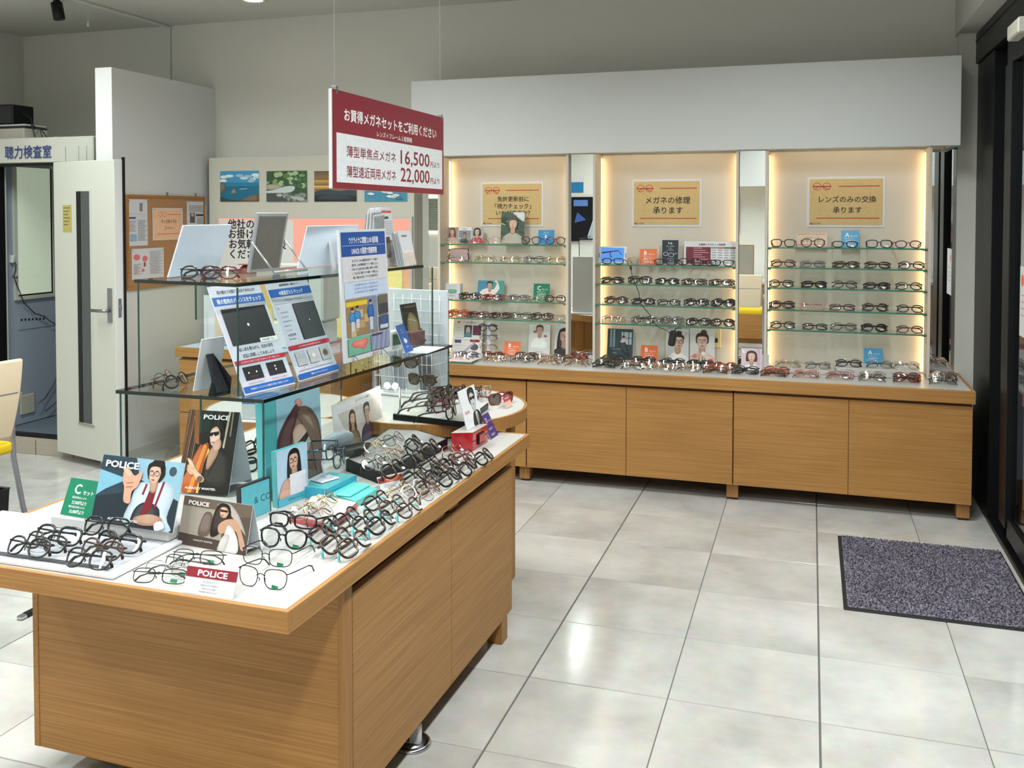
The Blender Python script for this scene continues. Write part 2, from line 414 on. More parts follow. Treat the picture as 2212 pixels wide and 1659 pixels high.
r1 = nt.nodes.new('ShaderNodeValToRGB'); r1.color_ramp.elements[0].color = rgb(176, 174, 170); r1.color_ramp.elements[1].color = rgb(210, 209, 206)
r1.color_ramp.elements[0].position = .33; r1.color_ramp.elements[1].position = .66
mx = nt.nodes.new('ShaderNodeMix'); mx.data_type = 'RGBA'; mx.blend_type = 'MULTIPLY'; mx.inputs['Factor'].default_value = .18
nt.links.new(n1.outputs['Fac'], r1.inputs[0]); nt.links.new(r1.outputs[0], mx.inputs['A']); nt.links.new(n2.outputs['Color'], mx.inputs['B'])
nt.links.new(mx.outputs['Result'], b.inputs['Base Color'])
rr = nt.nodes.new('ShaderNodeMapRange'); rr.inputs['To Min'].default_value = .08; rr.inputs['To Max'].default_value = .19
nt.links.new(n2.outputs['Fac'], rr.inputs['Value']); nt.links.new(rr.outputs[0], b.inputs['Roughness'])
b.inputs['Specular IOR Level'].default_value = .45
M_tile = m
M_grout = mat('grey_grout', rgb(96, 92, 90), .9, var=.1)
floor = struct('floor', MB().box(XL-.1, XR+3.2, YR-.1, YB+.3, -.06, -.0025), M_grout)
tcache = {}
for ix in range(-11, 4):
    for iy in range(-3, 14):
        x0, x1 = TX+ix*TW, TX+(ix+1)*TW; y1, y0 = TY-iy*TW, TY-(iy+1)*TW
        g = [.0026 if k % 2 == 0 else .0011 for k in (ix, ix+1, iy+1, iy)]       # every second joint is wide
        g[2] *= .75; g[3] *= .75
        x0 = max(x0, XL)+g[0]; x1 = min(x1, XR+.0)-g[1]; y0 = max(y0, YR)+g[2]; y1 = min(y1, YB)-g[3]
        if x1-x0 < .03 or y1-y0 < .03: continue
        key = (round(x1-x0, 4), round(y1-y0, 4))
        if key not in tcache:
            w2, d2 = key[0]/2, key[1]/2
            mb = MB(); c = .0012
            mb.add([(-w2, -d2, -.0024), (w2, -d2, -.0024), (w2, d2, -.0024), (-w2, d2, -.0024), (-w2+c, -d2+c, 0), (w2-c, -d2+c, 0), (w2-c, d2-c, 0), (-w2+c, d2-c, 0)],
                   [(4, 5, 6, 7), (0, 1, 5, 4), (1, 2, 6, 5), (2, 3, 7, 6), (3, 0, 4, 7)])
            tcache[key] = mb.mesh('floor_tile', [M_tile])
        link('floor_tile', tcache[key], floor, ((x0+x1)/2, (y0+y1)/2, 0))

# ------------------------------------------------------------------ shell
struct('ceiling', MB().box(XL-.1, XR+.1, YR-.1, YB+.1, ZC, ZC+.1), M_ceil)
wb = MB(); wb.box(XL-.1, XR+.1, YB, YB+.1, 0, ZC)
struct('wall_back', wb, M_wall)
struct('wall_left', MB().box(XL-.1, XL, YR, YB, 0, ZC), M_wall)
struct('wall_rear', MB().box(XL-.1, XR+.1, YR-.1, YR, 0, ZC), M_wall)
struct('trim_1', MB().box(.731, XR+.1, YR, YB, 2.475, ZC), M_ceil)      # boxed beam over the door
struct('trim_2', MB().box(.742, XR, 5.66, YB, 0, 2.475), M_wall)         # wall nib between mirror and door
# entrance glazing on the right: black frames, clear panes
M_pane = glassy('door_glass', (.80, .83, .83, 1), refl=1.25)
dr = thing('door_1', 'x', 'x'); del dr['label']; del dr['category']; dr['kind'] = 'structure'
def frame(nm, x0, x1, y0, y1, z0, z1): return sbox(nm, (x0, x1, y0, y1, z0, z1), M_black, dr, .003)
frame('head', XR-.012, XR+.16, YR, 5.66, 2.31, 2.47)
frame('head_seam', XR-.016, XR-.012, YR, 5.66, 2.425, 2.43)
frame('jamb', XR, XR+.12, 5.18, 5.655, .0, 2.31)
frame('stile', XR+.004, XR+.05, 4.76, 4.915, .09, 2.19)
frame('top_rail', XR+.012, XR+.045, 1.0, 4.915, 2.19, 2.30)
frame('bottom_rail', XR+.012, XR+.045, 1.0, 4.76, .05, .14)
frame('stile', XR+.004, XR+.05, 4.14, 4.33, .09, 2.19)
frame('stile', XR+.004, XR+.05, 3.80, 4.04, .09, 2.19)
frame('stile', XR+.012, XR+.045, .92, 1.0, .05, 2.30)
frame('mullion', XR, XR+.12, -.25, -.15, 0, 2.31)
frame('threshold', XR-.002, XR+.10, YR, 5.18, .0, .022)
frame('side_rail', XR+.05, XR+.09, 4.915, 5.18, .022, .16)
frame('side_rail', XR+.05, XR+.09, 4.915, 5.18, 2.2, 2.31)
for (x, y0, y1, z0, z1) in ((XR+.066, 4.915, 5.18, .16, 2.2), (XR+.028, 4.33, 4.76, .14, 2.19), (XR+.028, 1.0, 3.80, .14, 2.19), (XR+.066, -.15, .92, .02, 2.31), (XR+.066, YR, -.25, .02, 2.31)):
    obj('pane', MB().box(x, x+.008, y0, y1, z0, z1), M_pane, dr)
obj('sensor', MB().bbox(XR-.06, XR-.012, 4.30, 4.52, 2.235, 2.30, b=.006), mat('sensor_ivory', rgb(205, 203, 192), .5), dr)
n = tag(thing('notice', '', ''), 'white paper notice with red stamp taped inside the entrance glass', 'notice')
n.location = (XR+.022, 4.61, .985); n.rotation_euler = (0, 0, -PI/2)
obj('sheet', MB().box(0, .21, 0, .0008, 0, .30), M_paper, n)
draw(n, [El(.05, .06, .026, .026, '#e8765f')]+[R(.03, .12+k*.028, .16-.02*(k % 2), .126+k*.028, '#c9a79c') for k in range(4)], .21, .30)
# pavement outside
struct('ground_outside', MB().box(XR+.13, XR+3.2, YR-.1, YB+.3, -.05, -.002), mat('pavement', rgb(120, 110, 104), .9, var=.15, scale=12))

# partition with the pin board, and the picture panel beside it
struct('wall_partition', MB().box(-4.09, -3.97, 4.70, YB, 0, 2.385), M_white)
PP = 5.60
struct('wall_picture_panel', MB().box(-3.93, -2.405, PP, YB, 0, 1.895), mat('beige_panel', rgb(206, 203, 190), .6, var=.015))
struct('baseboard_left', MB().box(-3.97, -3.958, 4.70, PP, 0, .06), M_grey)
# white conduit on the ceiling and down the back wall
cd = thing('cable_conduit', 'white cable conduit along the ceiling and down the back wall', 'conduit', (0, 0, 0))
obj('run', MB().bbox(-4.352, -4.330, 3.3, YB, ZC-.018, ZC, b=.003), M_white, cd)
obj('drop', MB().bbox(-4.352, -4.330, YB-.016, YB, 2.30, ZC-.018, b=.003), M_white, cd)
obj('elbow', MB().bbox(-4.358, -4.324, YB-.02, YB, ZC-.03, ZC, b=.003), M_white, cd)
# recessed downlight
p = onZ(547, -3, ZC)
dl = thing('downlight', 'round recessed downlight with a warm white lamp', 'ceiling light', (p.x, p.y, ZC))
obj('rim', MB().lathe([(.075, -.003), (.085, -.008), (.062, -.012), (.058, -.001)], n=24, cap=False), M_white, dl)
obj('lamp', MB().lathe([(.001, -.006), (.05, -.005), (.058, -.0015)], n=24), emis('downlight_lamp', (1, .93, .8, 1), 9), dl)
tr = onZ(122, -4, ZC)
tk = thing('track_spotlight', 'black cylindrical spotlight on the ceiling', 'spotlight', (tr.x, tr.y, ZC))
obj('mount', MB().lathe([(.02, -.03), (.02, -.001)], n=14), M_black, tk)
obj('can', MB().tube([(0, 0, -.03), (.02, .0, -.13)], .035, 14), M_black, tk)
pl = onZ(190, 10, ZC)
ps = thing('pull_string', 'thin white pull cord hanging from the ceiling', 'cord', (pl.x, pl.y, ZC))
obj('string', MB().tube([(0, 0, -.001), (0, 0, -.10)], .002, 6), M_white, ps)
obj('toggle', MB().lathe([(.003, -.14), (.009, -.135), (.004, -.10)], n=10), M_white, ps)

# ------------------------------------------------------------------ back display: cabinets, worktop, fascia, mirror, bays
CF = 5.10
def cabinet(x0, x1, legs, label):
    c = thing('display_cabinet', label, 'cabinet', ((x0+x1)/2, 5.39, 0)); ox, oy = (x0+x1)/2, 5.39
    def part(nm, d, mm, b=0, par=None): 
        d = (d[0]-ox, d[1]-ox, d[2]-oy, d[3]-oy, d[4], d[5]); return sbox(nm, d, mm, par or c, b)
    part('carcass', (x0+.002, x1-.002, CF+.02, 5.68, .09, .574), M_oak)
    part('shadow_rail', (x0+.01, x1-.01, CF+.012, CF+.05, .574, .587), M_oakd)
    xm = (x0+x1)/2 if x1-x0 > 1.0 else x1-.565
    part('door', (x0+.003, xm-.0012, CF, CF+.019, .088, .572), M_oak, .0012)
    part('door', (xm+.0012, x1-.003, CF, CF+.019, .088, .572), M_oak, .0012)
    for lx in legs:
        l = part('leg', (lx-.03, lx+.03, CF+.03, CF+.10, .012, .088), M_oakz, .002)
        part('foot_pad', (lx-.02, lx+.02, CF+.04, CF+.09, 0, .012), M_dark, 0, c)
        part('leg', (lx-.03, lx+.03, 5.58, 5.65, .0, .088), M_oakz, .002)
cabinet(-2.40, -1.511, (-2.36, -1.53), 'oak veneer cabinet with two doors under the driving-licence eye check sign')
cabinet(-1.511, -.381, (-.385,), 'oak veneer cabinet with two doors under the glasses repair sign')
cabinet(-.381, .757, (.722,), 'oak veneer cabinet with two doors next to the entrance door')
wt = thing('worktop', 'long worktop with white laminate surface and thick oak edge along the back wall', 'worktop', (-.82, 5.39, .587))
for nm, d, mm in (('edge', (-2.41, .764, 5.082, 5.102, .587, .649), M_oak), ('end_edge', (.746, .764, 5.102, 5.655, .587, .649), M_oaky), ('end_edge', (-2.41, -2.392, 5.102, 5.655, .587, .649), M_oaky), ('surface', (-2.392, .746, 5.102, 5.655, .60, .648), M_lam)):
    sbox(nm, (d[0]+.82, d[1]+.82, d[2]-5.39, d[3]-5.39, d[4]-.587, d[5]-.587), mm, wt, .0015 if 'edge' in nm else 0)
M_mir = mat('mirror_silver', (.86, .88, .86, 1), .0, metal=1, var=.004, scale=2)
for mx0, mx1, my, lab in ((-2.335, -2.17, 5.672, 'tall mirror strip at the left end of the lit bays'), (-1.348, -1.205, 5.45, 'tall mirror strip between the eye check and repair bays'), (-.382, -.245, 5.45, 'tall mirror strip between the repair and lens replacement bays'), (.594, .741, 5.672, 'tall mirror strip beside the entrance door nib')):
    mi = tag(sbox('wall_mirror', (mx0, mx1, my, my+.004, .6495, 1.858), M_mir), lab, 'mirror'); sbox('backing', (mx0, mx1, my+.0045, 5.735, .655 if my < 5.6 else .0, 1.858), M_white, mi)
fa = tag(sbox('fascia_board', (-2.335, .722, 5.395, 5.44, 1.862, 2.322), M_white, None, .002), 'wide white fascia board above the three lit shelf bays', 'fascia')
sbox('fascia_lid', (-2.335, .722, 5.44, 5.735, 2.30, 2.322), M_white, fa)
sbox('fascia_end', (-2.335, -2.30, 5.44, 5.735, 1.862, 2.30), M_white, fa)
sbox('fascia_end', (.69, .722, 5.44, 5.735, 1.862, 2.30), M_white, fa)
M_bay = mat('bay_panel_cream', rgb(208, 200, 188), .6, var=.015, scale=8)
M_led = emis('led_strip_warm', (1, .66, .30, 1), 8.5)
M_led2 = emis('led_strip_warm_top', (1, .80, .52, 1), 9)
M_hole = mat('drilled_hole', rgb(70, 60, 52), .8)
BAYS = [(-2.168, -1.350), (-1.203, -.384), (-.243, .592)]
SIGN = [(-1.954, -1.551, 1.433, 1.708), (-1.009, -.604, 1.435, 1.713), (-.025, .379, 1.437, 1.716)]
BF, BB = 5.413, 5.60
SHZ = [1.33, 1.22, 1.109, .99, .88]
SHELF = [(0, 1, 3, 4), (1, 2, 3, 4), (0, 1, 2, 3, 4)]
nameb = ['eye check sign', 'glasses repair sign', 'lens replacement sign']
M_brk = mat('shelf_bracket', rgb(120, 104, 92), .4, metal=.6)
M_gshelf = glassy('shelf_glass', (.93, .97, .95, 1))
ordn = ['top', 'second', 'third', 'fourth', 'bottom']
for bi, (x0, x1) in enumerate(BAYS):
    by = thing('display_bay', 'cream shelf bay with warm edge lighting behind the beige %s' % nameb[bi], 'display bay', ((x0+x1)/2, 5.5, .649)); ox = (x0+x1)/2
    def bp(nm, d, mm, par=None): return sbox(nm, (d[0]-ox, d[1]-ox, d[2]-5.5, d[3]-5.5, d[4]-.649, d[5]-.649), mm, par or by)
    s1 = bp('side_panel', (x0, x0+.014, BF, 5.668, .650, 1.858), M_bay); s2 = bp('side_panel', (x1-.014, x1, BF, 5.668, .650, 1.858), M_bay)
    bp('back_panel', (x0+.014, x1-.014, BB, BB+.012, .650, 1.858), M_bay)
    for sp, sx in ((s1, x0+.0142), (s2, x1-.0150)):
        mb = MB()
        for k in range(26):
            for yy in (BF+.03, BB-.03): mb.box(sx-ox, sx+.0008-ox, yy-.002-5.5, yy+.002-5.5, .10+k*.0415, .104+k*.0415)
        obj('peg_holes', mb, M_hole, sp)['kind'] = 'stuff'
    bp('led_strip', (x0+.0142, x0+.0165, BB-.028, BB-.010, .66, 1.84), M_led); bp('led_strip', (x1-.0165, x1-.0142, BB-.028, BB-.010, .66, 1.84), M_led)
    bp('led_strip_top', (x0+.06, x1-.06, 5.46, 5.475, 1.872, 1.880), M_led2)
    for q, si in enumerate(SHELF[bi]):
        z = SHZ[si]
        g = thing('glass_shelf', 'clear glass shelf, %s one in the bay behind the %s' % (['top', 'second', 'third', 'fourth', 'fifth'][q], nameb[bi]), 'shelf', (ox, 5.5, z))
        obj('pane', MB().box(x0+.016-ox, x1-.016-ox, BF-.005-5.5, BB-.012-5.5, -.008, 0), M_gshelf, g)
        obj('front_edge', MB().box(x0+.016-ox, x1-.016-ox, BF-.0065-5.5, BF-.005-5.5, -.008, 0), M_gedge, g)
        for bx in (x0+.014, x1-.032):
            for yy in (BF+.02, BB-.04): sbox('bracket', (bx-ox, bx+.018-ox, yy-5.5, yy+.016-5.5, -.0155, -.008), M_brk, g)
    # beige notice on the back panel
    a0, a1, z0, z1 = SIGN[bi]; sw, sh = a1-a0, z1-z0
    sg = thing('bay_sign', ['beige sign reading about an eye check before licence renewal', 'beige sign saying glasses repairs are accepted', 'beige sign saying lens replacement is accepted'][bi], 'sign', (a0, BB-.004, z0))
    obj('board', MB().bbox(0, sw, 0, .004, 0, sh, b=.001), M_paper, sg)
    red = '#b5262d'; m0 = .012
    lay = [R(m0, m0, sw-m0, sh-m0, '#cdb27c')]
    gx, gy, r0 = sw*.19, sh*.19, sw*.05
    for k in (-1, 1): lay.append(Ln(ell(gx+k*r0*1.25, gy, r0, r0), .003, red, True)); lay.append(Ln([(gx+k*r0*.8, gy), (gx+k*r0*1.9, gy+r0*.85)] if k < 0 else [(gx+k*.2*r0, gy+.1*r0), (gx+k*r0*1.9, gy+r0*.9)], .004, red))
    lay += [Ln([(gx-2.4*r0, gy), (gx+2.4*r0, gy)], .006, red), Ln([(sw*.41, gy), (sw*.93, gy)], .0045, red), Ln([(sw*.12, sh*.82), (sw*.93, sh*.82)], .0045, red)]
    TXT = [('免許更新前に', '「視力チェック」', 'いかがですか？'), ('メガネの修理', '承ります'), ('レンズのみの交換', '承ります')][bi]
    for k, s in enumerate(TXT):
        yy = [.43, .59, .74][k] if bi == 0 else [.50, .71][k]
        lay.append(T(s, sw*.52, sh*yy, [.031, .0396, .0345][bi], '#1c1a1e', bold=.012))
    lay.append(T('富士メガネ', sw*.11, sh*.945, .0095, red, bold=.035, wx=1.1))
    draw(sg, lay, sw, sh)
# ------------------------------------------------------------------ spectacles
def acet(n, c, rough=.28): return mat('acetate_'+n, c, rough, spec=.5, coat=.15, var=.12, scale=120)
def met(n, c): return mat('wire_'+n, c, .25, metal=.9, var=.05)
FM = {'black': acet('black', rgb(18, 17, 18)), 'brown': acet('brown', rgb(66, 38, 26)), 'tortoise': mat('acetate_tortoise', rgb(58, 36, 24), .16, spec=.6, coat=.4, var=.75, scale=90),
      'red': acet('red', rgb(128, 26, 30)), 'orange': acet('orange', rgb(196, 84, 40)), 'grey': acet('grey', rgb(118, 116, 116)), 'navy': acet('navy', rgb(26, 30, 62)),
      'rose': met('rose', rgb(196, 142, 132)), 'gold': met('gold', rgb(206, 172, 116)), 'silver': met('silver', rgb(176, 178, 182)), 'gunmetal': met('gunmetal', rgb(62, 62, 66)),
      'pink': acet('pink', rgb(196, 140, 140)), 'clear': acet('clear', rgb(206, 204, 200)), 'wine': acet('wine', rgb(92, 30, 44)), 'violet': met('violet', rgb(96, 66, 128)), 'teal': acet('teal', rgb(40, 60, 66))}
M_tip = mat('temple_tip', rgb(26, 24, 24), .4)
M_tiff = mat('turquoise_tip', rgb(110, 200, 205), .4)
SHAPES = {'round': (.0235, .0215, 2.1, 0), 'oval': (.0265, .0185, 2.3, 0), 'square': (.0265, .0195, 3.2, .05), 'boston': (.0245, .0215, 2.5, .12), 'bold': (.0275, .0215, 3.0, .08), 'slim': (.0265, .0155, 3.0, .04), 'hex': (.0255, .0215, 2.7, .1)}
_gc = {}
def gl_mesh(shape, col, folded, lens='clear', tip='self', tagc=None):
    key = (shape, col, folded, lens, tip, tagc)
    if key in _gc: return _gc[key]
    a, b, n, tp = SHAPES[shape]; metal = col in ('rose', 'gold', 'silver', 'gunmetal', 'violet')
    t = .00095 if metal else (.0028 if shape == 'bold' else .0022)
    N = 18; br = .017
    def wrap(x): return .011*(abs(x)/.068)**2
    def outline(sd, k=1.0):
        o = []
        for i in range(N):
            an = 2*PI*i/N; c, s = math.cos(an), math.sin(an)
            x = a*k*math.copysign(abs(c)**(2/n), c); z = b*k*math.copysign(abs(s)**(2/n), s)
            x *= 1+tp*z/b
            xx = sd*(a+br/2)+x; o.append((xx, wrap(xx), b+z))
        return o
    fr = MB(); H = 2*b
    for sd in (-1, 1): fr.tube(outline(sd), t, 5, closed=True, flat=1.25)
    zb = b*1.32
    fr.tube([(-br*.62, wrap(.01)-.0005, zb-.001), (0, -.001, zb+.003), (br*.62, wrap(.01)-.0005, zb-.001)], t*1.1, 5)
    hx_ = 2*a+br/2+.004; zh = H*.80; yh = wrap(hx_)+.003
    for sd in (-1, 1):
        fr.tube([(sd*(2*a+br/2-.002), wrap(2*a+br/2), zh-.001), (sd*hx_, wrap(hx_)+.0005, zh), (sd*(hx_+.0005), yh+.002, zh)], t*1.25, 5)
        fr.tube([(sd*(br/2+.001), .002, b*1.02), (sd*(br/2-.002), .006, b*.86), (sd*(br/2-.0005), .006, b*.62)], .0011 if metal else .0016, 4)
    mf = FM[col]; parts = [('frame', fr, [mf])]
    for sd in (-1, 1):
        o = outline(sd, .97); lm = MB(); c0 = (sd*(a+br/2), wrap(a+br/2)-.0008, b)
        lm.add([c0]+o, [(0, i+1, (i+1) % N+1) for i in range(N)], 0, True)
        parts.append(('lens', lm, [M_lensd if lens == 'dark' else M_lens]))
    R_, fl = (.0009, 1.7) if metal else (.0014, 2.2)
    tm = {'self': mf if not metal else M_tip, 'tiff': M_tiff}[tip]
    for q, sd in enumerate((-1, 1)):
        m_ = MB()
        if not folded:
            m_.tube([(sd*hx_, yh, zh), (sd*(hx_+.002), .05, zh), (sd*(hx_+.001), .092, zh-.001)], R_, 4, up=(0, 0, 1), flat=fl, cap=True)
            m_.tube([(sd*(hx_+.001), .092, zh-.001), (sd*(hx_-.002), .112, zh-.007), (sd*(hx_-.006), .136, max(.004, zh-.030))], [R_*1.1, R_*1.4, R_*1.6], 4, mi=1, up=(0, 0, 1), flat=fl)
        else:
            y = .0135+q*.0055
            m_.tube([(sd*hx_, yh, zh), (sd*(hx_-.008), y, zh), (-sd*hx_*.55, y+.002, zh-.003)], R_, 4, up=(0, 0, 1), flat=fl)
            m_.tube([(-sd*hx_*.55, y+.002, zh-.003), (-sd*hx_*.8, y+.003, zh-.009), (-sd*hx_*.98, y+.004, max(.004, zh-.024))], [R_*1.1, R_*1.4, R_*1.5], 4, mi=1, up=(0, 0, 1), flat=fl)
        parts.append(('temple', m_, [mf, tm]))
    if tagc:
        tg = MB(); x = a*1.1
        tg.add([(x, -.0016, b*.15), (x+.016, -.0016, b*.05), (x+.017, -.0016, b*.05+.008), (x+.001, -.0016, b*.15+.008)], [(0, 1, 2, 3)])
        parts.append(('price_tag', tg, [ink(tagc)]))
    _gc[key] = [(nm, mb.mesh(nm, ms)) for nm, mb, ms in parts]; return _gc[key]
NG = [0]
def specs(shape, col, loc, rz=0, tilt=0, label='', group=None, folded=False, lens='clear', tip='self', tagc=None, roll=0, name='eyeglasses'):
    if folded: loc = (loc[0], loc[1], loc[2]+max(0, .0235*math.sin(tilt)-.006*math.cos(tilt)))
    o = thing(name, label, 'sunglasses' if lens == 'dark' else 'eyeglasses', loc, 0, group)
    o.rotation_euler = (Matrix.Rotation(rz, 3, 'Z') @ Matrix.Rotation(-tilt, 3, 'X') @ Matrix.Rotation(roll, 3, 'Y')).to_euler()
    for nm, me in gl_mesh(shape, col, folded, lens, tip, tagc): link(nm, me, o)
    NG[0] += 1; return o
DESC = {'black': 'black acetate', 'brown': 'brown acetate', 'tortoise': 'dark tortoiseshell', 'red': 'red acetate', 'orange': 'orange acetate', 'grey': 'grey acetate', 'navy': 'navy acetate', 'rose': 'rose-gold wire', 'gold': 'gold wire', 'silver': 'silver wire', 'gunmetal': 'gunmetal wire', 'pink': 'pale pink acetate', 'clear': 'clear acetate', 'wine': 'wine-red acetate', 'violet': 'violet wire', 'teal': 'dark teal acetate'}
SHW = {'round': 'round', 'oval': 'oval', 'square': 'square', 'boston': 'rounded', 'bold': 'chunky', 'slim': 'narrow', 'hex': 'angular'}
def sdesc(col, shp=None): return (SHW[shp]+' ' if shp else '')+DESC[col]+' eyeglasses'
# --- on the glass shelves: (pixel x, colour, shape, how many stacked)
B, Br, To, Re, Or, Gr, Na, Ro, Go, Si, Gu, Pk, Wi = 'black', 'brown', 'tortoise', 'red', 'orange', 'grey', 'navy', 'rose', 'gold', 'silver', 'gunmetal', 'pink', 'wine'
ROWS = {
 (2, 0): [(1692, B, 'square', 1), (1757, To, 'boston', 1), (1826, B, 'slim', 1), (1898, Na, 'square', 1), (1961, Wi, 'oval', 1)],
 (2, 1): [(1693, Wi, 'oval', 1), (1755, Gr, 'slim', 2), (1826, Br, 'slim', 2), (1895, To, 'slim', 2), (1968, B, 'oval', 1)],
 (2, 2): [(1688, B, 'oval', 1), (1757, B, 'slim', 2), (1824, Gu, 'oval', 2), (1894, B, 'slim', 2), (1962, B, 'oval', 1)],
 (2, 3): [(1688, Br, 'oval', 2), (1754, Pk, 'oval', 1), (1820, Wi, 'slim', 1), (1892, To, 'oval', 2), (1969, B, 'oval', 1)],
 (2, 4): [(1693, B, 'oval', 1), (1760, B, 'slim', 1), (1822, Gu, 'oval', 2), (1890, B, 'oval', 2), (1970, Wi, 'oval', 1)],
 (1, 1): [(1326, B, 'slim', 1), (1382, Ro, 'square', 1), (1438, B, 'slim', 1), (1490, B, 'oval', 1), (1522, B, 'slim', 1), (1569, B, 'slim', 1)],
 (1, 2): [(1321, B, 'slim', 2), (1382, B, 'square', 2), (1440, B, 'slim', 2), (1499, To, 'slim', 2), (1558, To, 'slim', 2)],
 (1, 3): [(1329, Br, 'oval', 2), (1388, B, 'slim', 2), (1445, B, 'slim', 1), (1503, B, 'oval', 2), (1566, B, 'oval', 3)],
 (1, 4): [(1323, Ro, 'oval', 2), (1388, Gu, 'oval', 3), (1446, Gr, 'oval', 3), (1507, B, 'oval', 2), (1568, Br, 'oval', 2)],
 (0, 0): [(978, 'silver', 'slim', 1), (1015, 'silver', 'slim', 1), (1062, Ro, 'boston', 1), (1148, Br, 'boston', 1), (1207, Wi, 'round', 1)],
 (0, 1): [(985, Ro, 'oval', 1), (1047, Go, 'oval', 2), (1100, Go, 'oval', 2), (1152, Gu, 'oval', 2), (1205, Go, 'oval', 2)],
 (0, 3): [(1013, B, 'oval', 2), (1063, Re, 'slim', 2), (1118, Gr, 'slim', 2), (1168, Go, 'slim', 1), (1210, Br, 'oval', 1)],
 (0, 4): [(983, Or, 'oval', 3), (1030, Wi, 'slim', 2), (1080, Br, 'slim', 2), (1124, Gu, 'oval', 2), (1170, Br, 'oval', 2), (1212, Ro, 'oval', 1)],
}
for (bi, si), row in ROWS.items():
    q = SHELF[bi].index(si); where = '%s glass shelf behind the %s' % (['top', 'second', 'third', 'fourth', 'fifth'][q], nameb[bi])
    x0, x1 = BAYS[bi]
    for px, col, shp, cnt in row:
        p = onY(px, 560, 5.475); X = min(max(p.x, x0+.085), x1-.09)
        for k in range(cnt):
            top = si == SHELF[bi][0]
            specs(shp, col, (X+rnd.uniform(-.004, .004)+k*.006, (5.445 if top else 5.452)+k*.034, SHZ[si]+.002), rnd.uniform(-.06, .06), math.radians(8 if top else 14)+k*.05,
                  '%s on the %s' % (sdesc(col, shp), where), 'glasses on the %s' % where, folded=not top, tagc='#f2f2f0' if rnd.random() < .4 else None)
# --- on the worktop: clusters in two rows
CH = {'w': [Go, Ro, Si, Gu, Br], 'd': [B, To, B, Br], 'm': [Gu, Si, Go, Ro], 'r': [Br, Or, Ro, Wi], 'p': [Ro, Pk, Go, Si]}
FRONT = [(1062, 784, 'w', 4), (1119, 786, 'm', 4), (1180, 790, 'w', 4), (1242, 793, 'w', 4), (1302, 796, 'd', 4), (1362, 801, 'm', 4), (1424, 803, 'w', 4), (1482, 806, 'w', 4), (1543, 808, 'r', 3), (1606, 811, 'd', 3),
         (1671, 815, 'r', 4), (1741, 819, 'p', 3), (1813, 822, 'p', 4), (1881, 826, 'm', 4), (1960, 829, 'r', 4), (2037, 833, 'm', 4)]
for i, (px, py, ch, cnt) in enumerate(FRONT):
    p = onZ(px, py, .649)
    z = ['eye check sign', 'glasses repair sign', 'lens replacement sign'][0 if px < 1270 else 1 if px < 1640 else 2]
    for k in range(cnt):
        col = CH[ch][k % len(CH[ch])]; shp = rnd.choice(['oval', 'slim', 'oval', 'boston', 'square'])
        specs(shp, col, (p.x+rnd.uniform(-.006, .006)+k*.004, max(p.y, 5.13)+k*.036, .6495), rnd.uniform(-.07, .07), math.radians(38-5*k), '%s in the front counter row under the %s' % (sdesc(col, shp), z), 'front row of glasses on the long worktop', folded=True, tagc='#f4f4f2' if rnd.random() < .35 else None)
BACK = [(1082, 766, 'r', 2), (1151, 768, 'd', 3), (1203, 768, 'w', 3), (1262, 766, 'r', 2), (1330, 778, 'd', 3), (1396, 781, 'd', 3), (1459, 783, 'd', 3), (1516, 786, 'd', 3), (1572, 788, 'r', 2), (2028, 808, 'm', 4)]
for i, (px, py, ch, cnt) in enumerate(BACK):
    p = onZ(px, py, .649); z = ['eye check sign', 'glasses repair sign', 'lens replacement sign'][0 if px < 1270 else 1 if px < 1640 else 2]
    for k in range(cnt):
        col = CH[ch][k % len(CH[ch])]; shp = rnd.choice(['oval', 'bold', 'square', 'boston']) if ch == 'd' else 'oval'
        specs(shp, col, (p.x+rnd.uniform(-.005, .005)+k*.003, min(p.y, 5.36)+k*.03, .6495), rnd.uniform(-.06, .06), math.radians(26-4*k), '%s in the rear counter row under the %s' % (sdesc(col, shp), z), 'rear row of glasses on the long worktop', folded=True)
# --- risers under the lens replacement sign
for nm, lab, x0, x1, h in (('riser', 'low white riser box beside the rose-patterned card under the lens replacement sign', 1668, 1803, .022), ('riser', 'taller white riser box at the entrance end under the lens replacement sign', 1806, 2000, .042)):
    a = onY(x0, 800, 5.40).x; c = min(onY(x1, 800, 5.40).x, .545)
    r_ = tag(sbox(nm, (a, c, 5.37, 5.58, .649, .649+h), M_lam, None, .003), lab, 'riser')
RIS = [(1701, Go, 2, .022), (1766, Gu, 2, .022), (1833, B, 2, .042), (1899, Gu, 2, .042), (1958, Si, 2, .042)]
for px, col, cnt, h in RIS:
    p = onY(px, 790, 5.42)
    for k in range(cnt): specs('oval', [col, 'silver'][k % 2], (p.x+k*.004, 5.40+k*.045, .649+h+.0006), rnd.uniform(-.05, .05), math.radians(24), '%s lying on the white risers under the lens replacement sign' % sdesc([col, 'silver'][k % 2]), 'glasses on the white risers', folded=True)
